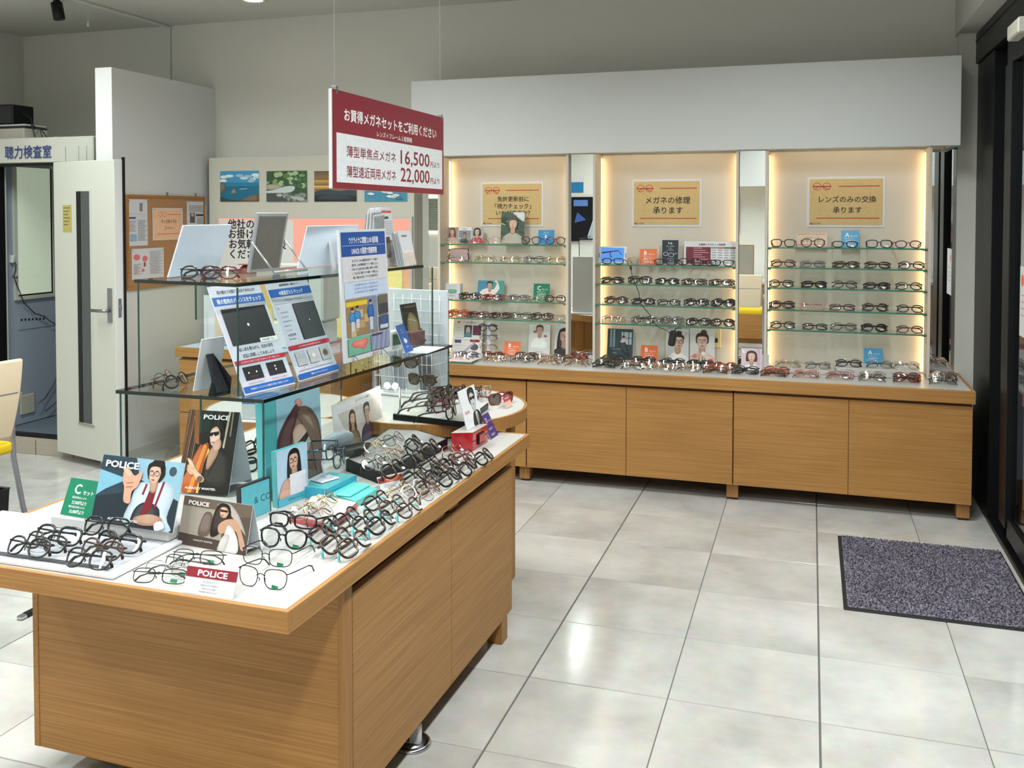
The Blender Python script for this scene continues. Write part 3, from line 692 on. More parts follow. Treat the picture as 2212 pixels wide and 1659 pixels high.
# ------------------------------------------------------------------ cards and posters in the bays
def ycard(name, label, cat, x0, x1, ytop, Y, z0, fn, lean=8, thick=.002, base=M_paper, rz=0):
    ym = 560
    a = onY(x0, ytop, Y); c = onY(x1, ytop, Y); w = c.x-a.x; h = (a.z-z0)/math.cos(math.radians(lean))
    o = thing(name, label, cat, (a.x, Y, z0+.0006)); o.rotation_euler = (math.radians(-lean), 0, rz)
    obj('board', MB().box(0, w, 0, thick, 0, h), base, o)
    if fn: draw(o, fn(w, h), w, h)
    return o
def price(letter, col, p1, p2):
    def f(w, h):
        return [R(0, 0, w, h, col), T(letter, w*.34, h*.40, h*.26, '#ffffff', bold=.02), T('セット', w*.70, h*.40, h*.12, '#ffffff', bold=.012),
                T('薄型単焦点メガネ', w*.46, h*.53, h*.06, '#f4f4f4'), T(p1+'円より', w*.5, h*.68, h*.105, '#ffffff', bold=.012, wx=.82),
                T('薄型遠近両用メガネ', w*.46, h*.78, h*.06, '#f4f4f4'), T(p2+'円より', w*.5, h*.92, h*.105, '#ffffff', bold=.012, wx=.82)]
    return f
CB, CC, CA = '#e2703c', '#0c7a5a', '#4fa0cf'
s0, s1 = SHZ[0], SHZ[1]
# bay 1
def furla(w, h):
    o = [R(0, 0, w*.33, h, '#a59a94'), R(w*.33, 0, w*.68, h, '#e9e9ea'), R(w*.34, h*.2, w*.67, h, '#8c9096'), R(w*.68, 0, w, h, '#b3aaa6'), T('FURLA', w*.5, h*.15, h*.09, '#4b4b50', bold=.01)]
    o += portrait(w*.17, h*.08, h*.42, '#6b4a3a', '#d8a98f', '#d8b19e', style='long', turn=-1) + portrait(w*.5, h*.34, h*.25, '#222022', '#cfae9c', '#1d1c20', 'sun', 'short')
    return o + portrait(w*.84, h*.06, h*.44, '#241a1a', '#d8b4a2', '#b8262c', '#3b3030', 'bob')
ycard('poster_card', 'three-part photo card of two women and a man on the top shelf', 'card', 963, 1043, 491, 5.54, s0, furla)
ycard('poster_card', 'photo card of a woman with tied-up hair before green leaves', 'card', 1081, 1132, 459, 5.53, s0, lambda w, h: [R(0, 0, w, h, '#3f5a44')]+[Bl([(x, y), (x+w*.2, y+h*.03), (x+w*.3, y+h*.1), (x+w*.1, y+h*.07)], c) for x, y, c in [(rnd.uniform(-.1, .8)*w, rnd.uniform(0, .8)*h, rnd.choice(['#27402f', '#57775a', '#7b9a72', '#1e3226'])) for _ in range(22)]]+[Bl([(w*.5, 0), (w, 0), (w, h*.3), (w*.75, h*.2)], '#c9d2d6')]+portrait(w*.52, h*.18, h*.37, '#5c4740', '#d5ab96', '#a9a598', style='bun'))
ycard('info_card', 'small blue text card between two dark eyeglasses', 'card', 1162, 1197, 497, 5.535, s0, lambda w, h: [R(0, 0, w, h, '#3289c4'), El(w*.5, h*.48, w*.09, w*.09, '#ffffff'), El(w*.54, h*.48, w*.05, w*.05, '#3289c4'), T('毎日一緒の', w*.5, h*.2, h*.07, '#e6f2fa'), T('視力チェック', w*.5, h*.32, h*.07, '#e6f2fa'), T('ご相談ください', w*.5, h*.72, h*.06, '#e6f2fa')])
o = thing('pink_panel', 'pink rounded panel with dark rim at the end of the second shelf', 'panel', (onY(971, 560, 5.55).x, 5.555, SHZ[1]+.0006)); w = onY(1011, 560, 5.55).x-onY(971, 560, 5.55).x
obj('rim', MB().prism(spline([(.003, 0), (w-.003, 0), (w, .05), (w-.004, .074), (.004, .074), (0, .05)], 3), 0, .004), M_dark, o, rot=(PI/2, 0, 0))
draw(o, [Pg(spline([(.006, .002), (w-.006, .002), (w-.004, .03), (w-.005, .071), (.005, .071), (.004, .03)], 3), '#d9b9b9')], w, .073, y=-.0045)
o = ycard('white_box', 'white box printed with a green map shape at the end of the shelf', 'box', 961, 994, 613, 5.50, SHZ[3], lambda w, h: [Bl([(w*.2, h*.45), (w*.4, h*.38), (w*.75, h*.42), (w*.7, h*.62), (w*.4, h*.66), (w*.25, h*.6)], '#6fae98'), T('only for you', w*.48, h*.85, h*.06, '#555566')], lean=0, thick=.05)
ycard('poster_card', 'photo card of a man in white shirt with hand on head, blue ground', 'card', 1031, 1088, 606, 5.555, SHZ[3], lambda w, h: [R(0, 0, w*.55, h, '#4e8db0'), R(w*.55, 0, w, h, '#4f9d9c'), Bl([(w*.08, h), (w*.12, h*.6), (w*.4, h*.42), (w*.6, h*.5), (w*.72, h*.15), (w*.62, h*.05), (w*.72, h*.0), (w*.82, h*.45), (w*.6, h*.85), (w*.55, h)], '#eee6dc')]+portrait(w*.46, h*.06, h*.42, '#3a2a22', '#d6a98c', '#eee6dc', '#c9a25a', 'short'))
ycard('price_card', 'green C set price card on the third shelf under the eye check sign', 'card', 1152, 1187, 613, 5.545, SHZ[3], price('C', CC, '27,500', '33,000'))
def swiss(w, h):
    return [R(0, 0, w, h, '#e9e5e2'), R(w*.03, h*.05, w*.97, h*.5, '#dcd7d2'), El(w*.18, h*.09, .008, .006, '#c93a3a'), T('SWISSFLEX', w*.6, h*.12, h*.05, '#6c6468'), R(w*.38, h*.18, w*.64, h*.47, '#4b4658'), R(w*.67, h*.18, w*.95, h*.47, '#6a2f48'),
            Ln(ell(w*.2, h*.3, w*.08, h*.05), .0015, '#8d8890', True)]+portrait(w*.51, h*.24, h*.12, '#dcd0c2', '#d8b6a6', '#3c7f8e')+[R(w*.03, h*.54, w*.97, h*.97, '#ece9ea'), R(w*.08, h*.62, w*.3, h*.72, '#4a5078'), R(w*.6, h*.6, w*.92, h*.68, '#8e1f33'), El(w*.75, h*.83, w*.14, h*.1, '#57505a'), T('SWISSFLEX', w*.25, h*.58, h*.035, '#6c6468'), Pg([(w*.4, h*.95), (w*.75, h*.66), (w*.8, h*.7), (w*.5, h*.97)], '#b7b4c4')]
ycard('brand_display', 'white display board with small pictures beside the clear frame rack', 'display board', 976, 1040, 690, 5.545, .649, swiss, lean=10, thick=.01)
ycard('price_card', 'orange B set price card on the counter by the white woman poster', 'card', 1088, 1123, 738, 5.50, .649, price('B', CB, '22,000', '27,500'), lean=14)
ycard('poster_card', 'pale poster of a woman with red sunglasses in a white blouse', 'card', 1141, 1187, 701, 5.565, .649, lambda w, h: [R(0, 0, w, h, '#d9d9dc')]+portrait(w*.5, h*.03, h*.29, '#4a2f28', '#d9a999', '#ececee', '#a33b3b', 'short')+[El(w*.3, h*.24, w*.1, h*.035, '#b8434a'), El(w*.78, h*.37, w*.08, h*.03, '#b8434a'), T('BEAUFORT', w*.5, h*.9, h*.035, '#7b7b80')])
ycard('poster_card', 'poster of a woman with glasses in a black top at the mirror edge', 'card', 1197, 1233, 699, 5.56, .649, lambda w, h: [R(0, 0, w, h, '#cfd6da'), Ln([(w*.1, h*.1), (w*.35, 0)], .003, '#9fb0ba'), Ln([(w*.3, h*.3), (w*.7, 0)], .003, '#9fb0ba')]+portrait(w*.6, h*.16, h*.42, '#2c1e1e', '#d7ad9d', '#1b1c22', '#6c3a48', 'long'))
# clear rack with three frames on a post
rk = thing('frame_rack', 'clear acrylic post rack holding three wire frames', 'display rack', (onY(1056, 700, 5.5).x, 5.50, .6495))
obj('base', MB().bbox(-.04, .04, -.03, .03, 0, .006, b=.002), M_acre, rk); obj('post', MB().bbox(-.012, .012, -.004, .004, .006, .20, b=.001), M_acre, rk)
for k, (zz, c) in enumerate(((.148, 'navy'), (.088, 'gunmetal'), (.03, 'gold'))): specs('round', c, (rk.location.x, 5.478, .6495+zz), 0, 0, '%s held on the clear acrylic post rack' % sdesc(c), 'frames on the clear post rack', folded=True)
# glass tray of colourful wire frames
gt = thing('glass_tray', 'glass tray slab with green edge on the left of the worktop', 'tray', (-2.03, 5.23, .649))
obj('slab', MB().box(-.18, .20, -.115, .115, .001, .010), M_gshelf, gt); obj('edge', MB().box(-.18, .20, -.117, -.115, .001, .010), M_gedge, gt)
obj('cloth', MB().box(-.16, .18, -.10, .10, .0101, .012), mat('pale_cloth', rgb(232, 214, 214), .8), gt)
for k, (dx, dy, c) in enumerate(((-.10, -.05, 'pink'), (.08, -.055, 'rose'), (-.09, .0, 'gold'), (.09, -.01, 'violet'), (-.08, .05, 'violet'), (.10, .045, 'navy'))):
    specs('slim', c, (-2.03+dx, 5.23+dy, .6615), rnd.uniform(-.1, .1), math.radians(30), '%s lying on the glass tray slab' % sdesc(c), 'frames on the glass tray', folded=True)
ac = thing('step_stand', 'clear acrylic step stand behind the glass tray', 'display stand', (-2.05, 5.44, .649))
for k in range(3): obj('step', MB().bbox(-.10, .10, -.06+k*.035, -.025+k*.035, 0, .03+.03*k, b=.001), M_acr, ac)
# bay 2
tb = thing('tablet', 'white tablet showing a blue picture on the top shelf', 'tablet', (onY(1291, 550, 5.50).x, 5.50, s1+.0008)); w = .172; tb.rotation_euler = (math.radians(-12), 0, 0)
obj('case', MB().bbox(0, w, 0, .010, 0, .102, b=.004), M_white, tb)
obj('screen', MB().box(.018, w-.018, -.0012, -.0002, .010, .094), emis('tablet_screen', rgb(96, 150, 226), 1.0), tb)
draw(tb, [Pg([(.022, .035), (.075, .028), (.12, .022), (.12, .028), (.07, .037), (.022, .043)], '#1b2a44'), Ln([(.072, .032), (.074, .062), (.082, .066), (.084, .056)], .005, '#1b2a44'), Ln([(.12, .024), (.135, .044), (.142, .05)], .005, '#3c4b66'), R(.006, .04, .009, .068, '#22252c'), R(w-.009, .04, w-.006, .068, '#22252c')], w, .102, y=-.0013)
ycard('price_card', 'orange B set price card on the shelf beside the white tablet', 'card', 1381, 1418, 538, 5.53, s1, price('B', CB, '22,000', '27,500'), lean=14)
ycard('info_card', 'dark slate card with white eyeglasses drawing on the top shelf', 'card', 1429, 1466, 518, 5.54, s1, lambda w, h: [R(.002, .002, w-.002, h-.002, '#26323b'), T('a.q.', w*.5, h*.17, h*.10, '#f0f0f0', bold=.01), T('遠くも中間も', w*.5, h*.29, h*.05, '#d8dde0'), T('手元も', w*.5, h*.37, h*.05, '#d8dde0'), T('よく見える', w*.5, h*.45, h*.05, '#d8dde0'), Ln(ell(w*.24, h*.58, w*.13, h*.07), .002, '#e8eaec', True), Ln(ell(w*.56, h*.62, w*.15, h*.08), .002, '#e8eaec', True), Ln([(w*.71, h*.6), (w*.92, h*.54)], .002, '#e8eaec'), R(w*.34, h*.78, w*.7, h*.95, '#3d4a55'), Ln([(w*.34, h*.78), (w*.7, h*.78), (w*.7, h*.95), (w*.34, h*.95)], .002, '#c8d0d4', True)], lean=6)
def pricelist(w, h):
    o = [T('お買得メガネセット価格表', w*.52, h*.18, h*.085, '#23202a', bold=.015), R(w*.04, h*.25, w*.5, h*.98, '#722338')]
    for k in range(7): o.append(R(w*.18, h*(.29+k*.095), w*(.34+.06*(k % 3)), h*(.315+k*.095), '#d9a7b2'))
    for k, c in enumerate(('#6d8fb0', '#c8623c', '#3c6f5c', '#6b3a5c')):
        o.append(R(w*(.505+k*.115), h*.25, w*(.615+k*.115), h*.31, c))
        for j in range(6): o.append(R(w*(.52+k*.115), h*(.37+j*.105), w*(.595+k*.115), h*(.395+j*.105), '#8f8b95'))
    return o
ycard('price_list', 'wide price table card with maroon columns on the top shelf', 'card', 1477, 1594, 521, 5.56, s1, pricelist, lean=8)
ycard('poster_card', 'dark blue poster of a seated woman by tall windows', 'card', 1311, 1366, 711, 5.555, .649, lambda w, h: [R(0, 0, w, h, '#2c3e4b'), R(w*.1, h*.02, w*.3, h*.6, '#7e9aa8'), R(w*.55, h*.1, w*.95, h*.5, '#a9bcc4'), R(w*.18, 0, w*.21, h*.7, '#22303a'), R(w*.62, 0, w*.65, h*.5, '#22303a'), R(w*.82, 0, w*.85, h*.5, '#22303a'), R(w*.55, h*.28, w*.95, h*.3, '#22303a'), Bl([(w*.45, h*.5), (w*.6, h*.35), (w*.72, h*.45), (w*.9, h*.9), (w*.6, h*.75)], '#161e26'), El(w*.64, h*.28, w*.06, h*.04, '#d0aa98'), El(w*.63, h*.255, w*.065, h*.035, '#231c1c'), Bl([(w*.5, h*.43), (w*.62, h*.32), (w*.72, h*.36), (w*.66, h*.44)], '#c9b3a8'), T('見る楽しみ、再発見', w*.36, h*.67, h*.03, '#cfd8de'), T('VISION', w*.3, h*.8, h*.03, '#cfd8de')], lean=10)
ycard('price_card', 'orange B set price card on the counter by the dark blue poster', 'card', 1384, 1420, 746, 5.53, .649, price('B', CB, '22,000', '27,500'), lean=8)
ycard('poster_card', 'private label poster of a woman with dark glasses and white flowers', 'card', 1438, 1488, 710, 5.572, .649, lambda w, h: [R(0, 0, w, h, '#dddadb'), T('PRIVATE LABEL', w*.55, h*.09, h*.034, '#8a8488')]+portrait(w*.52, h*.16, h*.42, '#3b2a26', '#e0b8a8', '#ece8e8', '#222024', 'bun', turn=1)+[El(w*.12, h*.85, w*.1, h*.05, '#f4f4f4'), Ln([(w*.05, h*.8), (w*.2, h*.98)], .003, '#5d7a52')], lean=3)
ycard('poster_card', 'private label poster of a woman with thin glasses above pink tulips', 'card', 1490, 1544, 710, 5.57, .649, lambda w, h: [R(0, 0, w, h, '#e0dcdc'), T('PRIVATE LABEL', w*.5, h*.09, h*.034, '#8a8488')]+portrait(w*.5, h*.13, h*.44, '#3b2a26', '#e2baaa', '#e3c7c0', '#a98c86', 'bun')+[El(w*x, h*y, w*.1, h*.06, c) for x, y, c in ((.2, .8, '#d98a84'), (.55, .72, '#f1e4dc'), (.38, .76, '#e6a79c'), (.85, .92, '#d9596a'), (.12, .95, '#d9596a'))]+[Ln([(w*.5, h), (w*.52, h*.8)], .006, '#6f8f58'), Ln([(w*.4, h), (w*.38, h*.82)], .005, '#6f8f58'), Ln([(w*.62, h), (w*.6, h*.84)], .005, '#6f8f58')], lean=3)
# wall outlet plate, adapter and cable
so = thing('outlet_plate', 'cream power outlet plate on the bay back beside the tulip poster', 'outlet', (onY(1549, 730, BB).x, BB-.0004, .80))
obj('plate', MB().bbox(-.022, .022, -.008, 0, -.06, .06, b=.003), mat('ivory_plastic', rgb(226, 208, 160), .5), so); obj('socket', MB().box(-.012, .004, -.0095, -.008, -.03, -.005), M_dark, so)
ad = thing('power_adapter', 'black plug adapter hanging in front of the woman posters', 'adapter', (onY(1452, 725, 5.43).x, 5.437, .76))
obj('body', MB().bbox(-.026, .014, -.020, .020, 0, .088, b=.008), M_dark, ad, rot=(0, .15, 0)); obj('clip', MB().tube([(.005, 0, .08), (.02, 0, .10), (.042, 0, .105)], .003, 6), M_dark, ad)
cb = thing('tablet_cable', 'black cable running down from the tablet shelf to the plug adapter', 'cable', (0, 0, 0))
pts = [onY(x, y, 5.403) for x, y in ((1362, 575), (1366, 598), (1380, 632), (1383, 655), (1405, 682), (1412, 698), (1425, 708), (1440, 713), (1449, 722))]
obj('wire', MB().tube(pts, .0022, 6), M_dark, cb); obj('plug', MB().tube([pts[0]+Vector((-.002, 0, .004)), pts[0]+Vector((.004, 0, -.02))], .006, 8), M_dark, cb)
# girl card in front of the mirror gap, white stand
ycard('poster_card', 'pink poster card of a smiling girl with bobbed hair before the mirror', 'card', 1601, 1646, 753, 5.40, .649, lambda w, h: [R(0, 0, w, h, '#d9c3cc'), R(w*.75, 0, w*.9, h, '#cdb0bc'), Pg([(0, 0), (w*.2, h*.2), (w*.1, h*.25)], '#f4f0f2')]+portrait(w*.5, h*.12, h*.46, '#4a3634', '#e6bba8', '#eceaf0', None, 'bob', lips='#c25a5a'), lean=9)
ycard('acrylic_stand', 'small white acrylic stand behind the smiling girl card', 'stand', 1644, 1661, 766, 5.42, .649, None, lean=10, base=M_acre)
# bay 3
ycard('info_card', 'beige glass lens notice card on the top shelf behind the eyeglasses', 'card', 1720, 1787, 503, 5.56, s0, lambda w, h: [R(0, 0, w, h, '#e4cdb8'), R(w*.04, h*.08, w*.96, h*.12, '#d55a4a'), T('ガラスレンズ', w*.5, h*.42, h*.16, '#4a4446'), T('取り扱っております', w*.5, h*.66, h*.13, '#4a4446'), R(w*.04, h*.86, w*.96, h*.9, '#d55a4a')], lean=6)
ycard('price_card', 'blue A set price card on the top shelf under the lens sign', 'card', 1817, 1857, 498, 5.545, s0, price('A', CA, '16,500', '22,000'), lean=12)
ycard('price_card', 'blue A set price card standing on the white riser box', 'card', 1866, 1907, 752, 5.56, .649+.042, price('A', CA, '16,500', '22,000'), lean=4)
# ------------------------------------------------------------------ main display table
TZ = .69
tbl = thing('display_table', 'oak display table with white top and two side doors in mid room', 'table', (-1.013, 1.70, 0), -.014)
def tp(nm, d, mm, b=0, par=None): return sbox(nm, d, mm, par or tbl, b)
LW, LL = -1.03, 1.685
tp('edge', (LW, 0, 0, .013, TZ-.048, TZ+.0006), M_oak, .0012); tp('edge', (LW, 0, LL-.013, LL, TZ-.048, TZ+.0006), M_oak, .0012)
tp('edge', (-.013, 0, .013, LL-.013, TZ-.048, TZ+.0006), M_oaky, .0012); tp('edge', (LW, LW+.013, .013, LL-.013, TZ-.048, TZ+.0006), M_oaky, .0012)
tp('surface', (LW+.013, -.013, .013, LL-.013, TZ-.044, TZ), M_lam)
tp('body', (-.90, -.045, .30, 1.54, .084, .642), M_oaky)
tp('front_panel', (-.938, -.040, .285, .303, .084, .642), M_oak)
tp('side_panel', (-.956, -.938, .283, 1.54, .084, .642), M_oaky, .001)
tp('post', (-.040, -.0225, .283, .322, .03, .642), M_oakz, .001)
for y0, y1 in ((.324, .954), (.957, 1.54)):
    d_ = tp('door', (-.040, -.022, y0, y1, .084, .604), M_oaky, .001)
    tp('finger_pull', (-.0405, -.030, (y0+y1)/2+(.25 if y0 < .5 else -.25)-.035, (y0+y1)/2+(.25 if y0 < .5 else -.25)+.035, .608, .622), M_oakz, .003, d_)
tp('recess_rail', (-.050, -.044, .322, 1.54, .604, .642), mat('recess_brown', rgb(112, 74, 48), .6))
tp('plinth', (-.87, -.10, .38, .40, .012, .084), M_oak); 
for lx, ly in ((-.05, 1.46), (-.87, 1.46), (-.14, .42)): tp('leg', (lx-.028, lx+.028, ly-.03, ly+.03, .0, .084), M_oakz, .002)
tp('foot', (-.83, -.79, .395, .435, 0, .014), M_dark)

def zcard(name, label, cat, bl, br, tl, z0, fn, thick=.002, base=M_paper, easel=False, lean=None, neg=False):
    B0, rz, w, h, le = solve_card(bl, br, tl, z0, neg)
    if lean is not None: le = math.radians(lean)
    o = thing(name, label, cat, (B0.x, B0.y, B0.z+.0006)); o.rotation_euler = (-le, 0, rz)
    obj('board', MB().box(0, w, 0, thick, 0, h), base, o)
    if fn: draw(o, fn(w, h), w, h)
    if easel:
        yb, zb = 2*h*math.sin(le)*math.cos(le), 2*h*math.sin(le)**2
        m_ = MB(); t_ = .0012
        m_.add([(0, thick, h), (w, thick, h), (w, yb, zb), (0, yb, zb), (0, thick+t_, h), (w, thick+t_, h), (w, yb+t_, zb), (0, yb+t_, zb)], [(0, 1, 2, 3), (4, 7, 6, 5), (0, 3, 7, 4), (1, 5, 6, 2), (2, 6, 7, 3)])
        obj('back_leaf', m_, M_paper, o)
        m2 = MB(); a = .12; m2.add([(0, thick, h*a), (w, thick, h*a), (w, yb*.985, zb+h*.05), (0, yb*.985, zb+h*.05)], [(0, 1, 2, 3)]); obj('tie_flap', m2, M_paper, o)
    return o, w, h
WHT = '#f5f5f7'
def pol(w, h, y, hh, x=.5, al='c'): return T('POLICE', w*x, y, hh, WHT, al, 1.45, .035)
def harp(w, h):
    o = [R(0, 0, w, h, '#1b1716'), Pg([(0, 0), (w*.22, 0), (w*.06, h*.6), (0, h*.8)], '#4a2f22')]
    for k in range(9): o.append(Ln([(w*(.02+.03*k), 0), (w*(-.06+.035*k), h*.75)], .0012, ['#8d6a4a', '#c9a77a', '#6d4c38'][k % 3]))
    o += [Pg([(w*.12, 0), (w*.22, 0), (w*.3, h*.42), (w*.2, h*.4)], '#8a5a34'), Bl([(w*.36, h*.38), (w*.5, h*.46), (w*.42, h*.75), (w*.34, h), (w*.02, h), (w*.12, h*.78)], '#b4552a'), Pg([(w*.40, h*.4), (w*.46, h*.44), (w*.28, h), (w*.2, h)], '#e0913e'), Pg([(w*.49, h*.46), (w*.52, h*.47), (w*.42, h), (w*.37, h)], '#f0b860'),
          Pg([(w*.8, 0), (w*.84, 0), (w*.80, h*.45), (w*.76, h*.45)], '#b9b49a'), R(w*.87, 0, w*.90, h*.3, '#8a8672'),
          Bl([(w*.46, h), (w*.44, h*.7), (w*.52, h*.5), (w*.66, h*.42), (w*.86, h*.48), (w*1.0, h*.62), (w, h)], '#17120f'), Bl([(w*.52, h*.5), (w*.62, h*.42), (w*.7, h*.5), (w*.56, h*.7), (w*.5, h*.68)], '#a98468'), Ln([(w*.66, h*.43), (w*.73, h*.5), (w*.56, h*.78)], .003, '#2b1d16'),
          Bl([(w*.35, h*.42), (w*.36, h*.24), (w*.46, h*.14), (w*.62, h*.11), (w*.74, h*.17), (w*.78, h*.3), (w*.73, h*.42), (w*.66, h*.30), (w*.5, h*.36)], '#100c0c'),
          Bl([(w*.5, h*.24), (w*.6, h*.19), (w*.68, h*.26), (w*.69, h*.35), (w*.63, h*.43), (w*.55, h*.42), (w*.5, h*.34)], '#dcb7a0'), Bl([(w*.6, h*.38), (w*.7, h*.34), (w*.74, h*.42), (w*.66, h*.5), (w*.58, h*.47)], '#c39a82'),
          Pg([(w*.48, h*.272), (w*.66, h*.245), (w*.665, h*.285), (w*.6, h*.31), (w*.565, h*.285), (w*.53, h*.315), (w*.485, h*.305)], '#0b0a0c'), El(w*.575, h*.385, w*.03, h*.008, '#9c5248'),
          Bl([(w*.14, h*.68), (w*.24, h*.65), (w*.34, h*.73), (w*.5, h*.82), (w*.47, h*.87), (w*.36, h*.85), (w*.26, h*.77), (w*.18, h*.76)], '#d9ae90'), El(w*.42, h*.83, w*.06, h*.035, '#6d5a4c'), Bl([(w*.12, h*.6), (w*.2, h*.61), (w*.3, h*.7), (w*.24, h*.72)], '#dcb496'), Bl([(w*.13, h*.72), (w*.2, h*.74), (w*.3, h*.78), (w*.22, h*.79)], '#d0a284'), pol(w, h, h*.105, h*.055, .58), T('AUDACITY WANTED.', w*.46, h*.955, h*.026, WHT, 'c', 1.2, .02)]
    return o
def blueman(w, h):
    return [R(0, 0, w, h, '#29404f'), Pg([(0, h*.22), (w*.36, h*.32), (w*.1, h*.5), (0, h*.6)], '#7fb6cf'), Pg([(w*.42, 0), (w, 0), (w, h*.55), (w*.5, h*.3)], '#8fb8cc'), Pg([(0, h*.62), (w*.4, h*.5), (w*.42, h), (0, h)], '#1d2a36'), El(w*.88, h*.14, w*.045, h*.07, '#39505e'), El(w*.76, h*.12, w*.03, h*.06, '#39505e'), R(w*.8, h*.55, w, h, '#22313c'),
            Bl([(w*.42, h), (w*.44, h*.62), (w*.5, h*.36), (w*.66, h*.34), (w*.82, h*.30), (w*.94, h*.44), (w*.9, h*.8), (w*.95, h)], '#c3d3e2'), Bl([(w*.5, h*.75), (w*.62, h*.62), (w*.8, h*.7), (w*.78, h), (w*.5, h)], '#2b3038'),
            Pg([(w*.66, h*.36), (w*.73, h*.36), (w*.7, h*.72), (w*.62, h*.84), (w*.58, h*.8)], '#7a1f2b'), Ln([(w*.6, h*.36), (w*.57, h*.52)], .006, '#8a2430'), Ln([(w*.8, h*.3), (w*.74, h*.68)], .006, '#8a2430')]+portrait(w*.685, h*.02, h*.33, '#1c1513', '#dcb39c', '#c3d3e2', '#1a1414', 'curly', turn=-1)[0:1]+portrait(w*.685, h*.03, h*.31, '#1c1513', '#dcb39c', '#c3d3e2', '#1a1414', 'short', turn=-1)[2:]+[
            Bl([(w*.3, h*.2), (w*.36, h*.17), (w*.44, h*.26), (w*.5, h*.2), (w*.53, h*.22), (w*.5, h*.4), (w*.44, h*.5), (w*.44, h*.66), (w*.36, h*.64), (w*.34, h*.45), (w*.31, h*.36)], '#d6a58c'), Bl([(w*.28, h*.17), (w*.33, h*.15), (w*.41, h*.26), (w*.37, h*.29)], '#e3b79d'), Ln([(w*.36, h*.38), (w*.44, h*.36)], .002, '#a8735c'), Ln([(w*.36, h*.44), (w*.44, h*.42)], .002, '#a8735c'),
            Bl([(w*.52, h*.86), (w*.7, h*.78), (w*.85, h*.82), (w*.82, h*.92), (w*.6, h*.95)], '#b98c76'), Bl([(w*.78, h*.9), (w*.86, h*.86), (w*.9, h*.95), (w*.8, h)], '#e9edf2'), pol(w, h, h*.165, h*.095, .27), T('AUDACITY WANTED.', w*.4, h*.93, h*.035, WHT, 'c', 1.2, .02)]
def bride(w, h):
    return [R(0, 0, w, h, '#6a5b50'), R(0, h*.2, w*.62, h, '#a39a8e'), Pg([(w*.7, h*.3), (w, h*.25), (w, h), (w*.75, h)], '#584a42'), Pg([(0, h*.76), (w, h*.82), (w, h), (0, h)], '#4b3d36'), Bl([(w*.28, h*.75), (w*.32, h*.35), (w*.4, h*.26), (w*.46, h*.36), (w*.44, h*.72)], '#6d5a4e'),
            Bl([(w*.5, h*.1), (w*.66, h*.03), (w*.82, h*.22), (w*.96, h*.6), (w*.88, h*.5), (w*.7, h*.25)], '#b6aca4'), Bl([(w*.46, h*.72), (w*.47, h*.3), (w*.54, h*.06), (w*.68, h*.08), (w*.72, h*.34), (w*.64, h*.5), (w*.56, h*.7)], '#221814'), Bl([(w*.56, h*.5), (w*.66, h*.36), (w*.8, h*.34), (w*.88, h*.5), (w*.98, h*.85), (w*.92, h*.9), (w*.84, h*.6), (w*.76, h*.56), (w*.6, h*.66)], '#c59a80'), Bl([(w*.56, h*.14), (w*.64, h*.12), (w*.68, h*.22), (w*.64, h*.33), (w*.57, h*.3)], '#d2a88e'), Pg([(w*.555, h*.17), (w*.67, h*.175), (w*.665, h*.22), (w*.61, h*.215), (w*.565, h*.22)], '#3a1418'), El(w*.6, h*.285, w*.018, h*.012, '#94453f'),
            Bl([(w*.7, h*.46), (w*.8, h*.56), (w*.88, h*.8), (w*.86, h), (w*.6, h), (w*.66, h*.7)], '#dcd9d6'), Bl([(w*.6, h), (w*.64, h*.72), (w*.74, h*.66), (w*.7, h)], '#c9c5c2'), pol(w, h, h*.16, h*.085, .24), T('AUDACITY WANTED.', w*.38, h*.88, h*.032, '#d8d4d0', 'c', 1.2, .02)]
zcard('poster_card', 'large poster of a pointing man in white shirt and red tie on the riser', 'card', (196, 1127), (373, 1152), (225, 982), TZ+.04, blueman, .003, easel=False)
zcard('poster_card', 'tent poster of a man in sunglasses playing an orange harp', 'card', (382, 1062), (493, 1071), (409, 885), TZ+.006, harp, .002, easel=True)
zcard('poster_card', 'tent poster of a bride in white tulle and dark sunglasses', 'card', (383, 1174), (531, 1201), (399, 1070), TZ, bride, .002, easel=True)
zcard('price_card', 'green C set price card beside the pointing man poster', 'card', (130, 1111), (195.5, 1122), (154.8, 1032), TZ+.04, price('C', CC, '27,500', '33,000'), .002)
def polcard(w, h):
    o = [R(0, h*.10, w, h*.44, '#8f1f30'), T('POLICE', w*.52, h*.37, h*.20, WHT, 'c', 1.35, .03)]
    return o+[T(s, w*.5, h*(.58+.11*k), h*.05, '#6a6a74') for k, s in enumerate(('イタリア生まれのブランド', '個性的なスタイルを表現する', '大胆なデザインが特徴', '時代を超えて愛されています'))]
o, w, h = zcard('brand_card', 'small clear stand card with maroon header at the table front', 'card', (393.6, 1280), (503, 1296), (408, 1216), TZ, polcard, .002, M_paper)
obj('acrylic_foot', MB().box(0, w, .002, .075, -.0005, .0015), M_acr, o, rot=(-o.rotation_euler.x, 0, 0))
# white tray with black bar, white riser behind it
q0, q1 = onZ(244, 1254, TZ), onZ(384, 1189, TZ)
ty0, tx1 = q0.y, q0.x
tray = thing('display_tray', 'shallow white tray with a black front bar at the table corner', 'tray', (tx1, ty0, TZ+.0008))
obj('plate', MB().bbox(-.62, 0, 0, .30, 0, .008, b=.002), mat('tray_white', rgb(226, 228, 232), .3), tray)
obj('inset', MB().box(-.60, -.03, .02, .29, .0081, .0095), mat('tray_grey', rgb(188, 191, 200), .35), tray); obj('front_bar', MB().box(-.60, -.035, .022, .04, .0096, .0112), M_dark, tray)
rs0 = onZ(352, 1186, TZ)
tag(sbox('riser', (rs0.x-.36, rs0.x, rs0.y+.02, rs0.y+.21, TZ+.011, TZ+.0395), M_lam, None, .002), 'white riser box under the pointing man poster', 'riser')
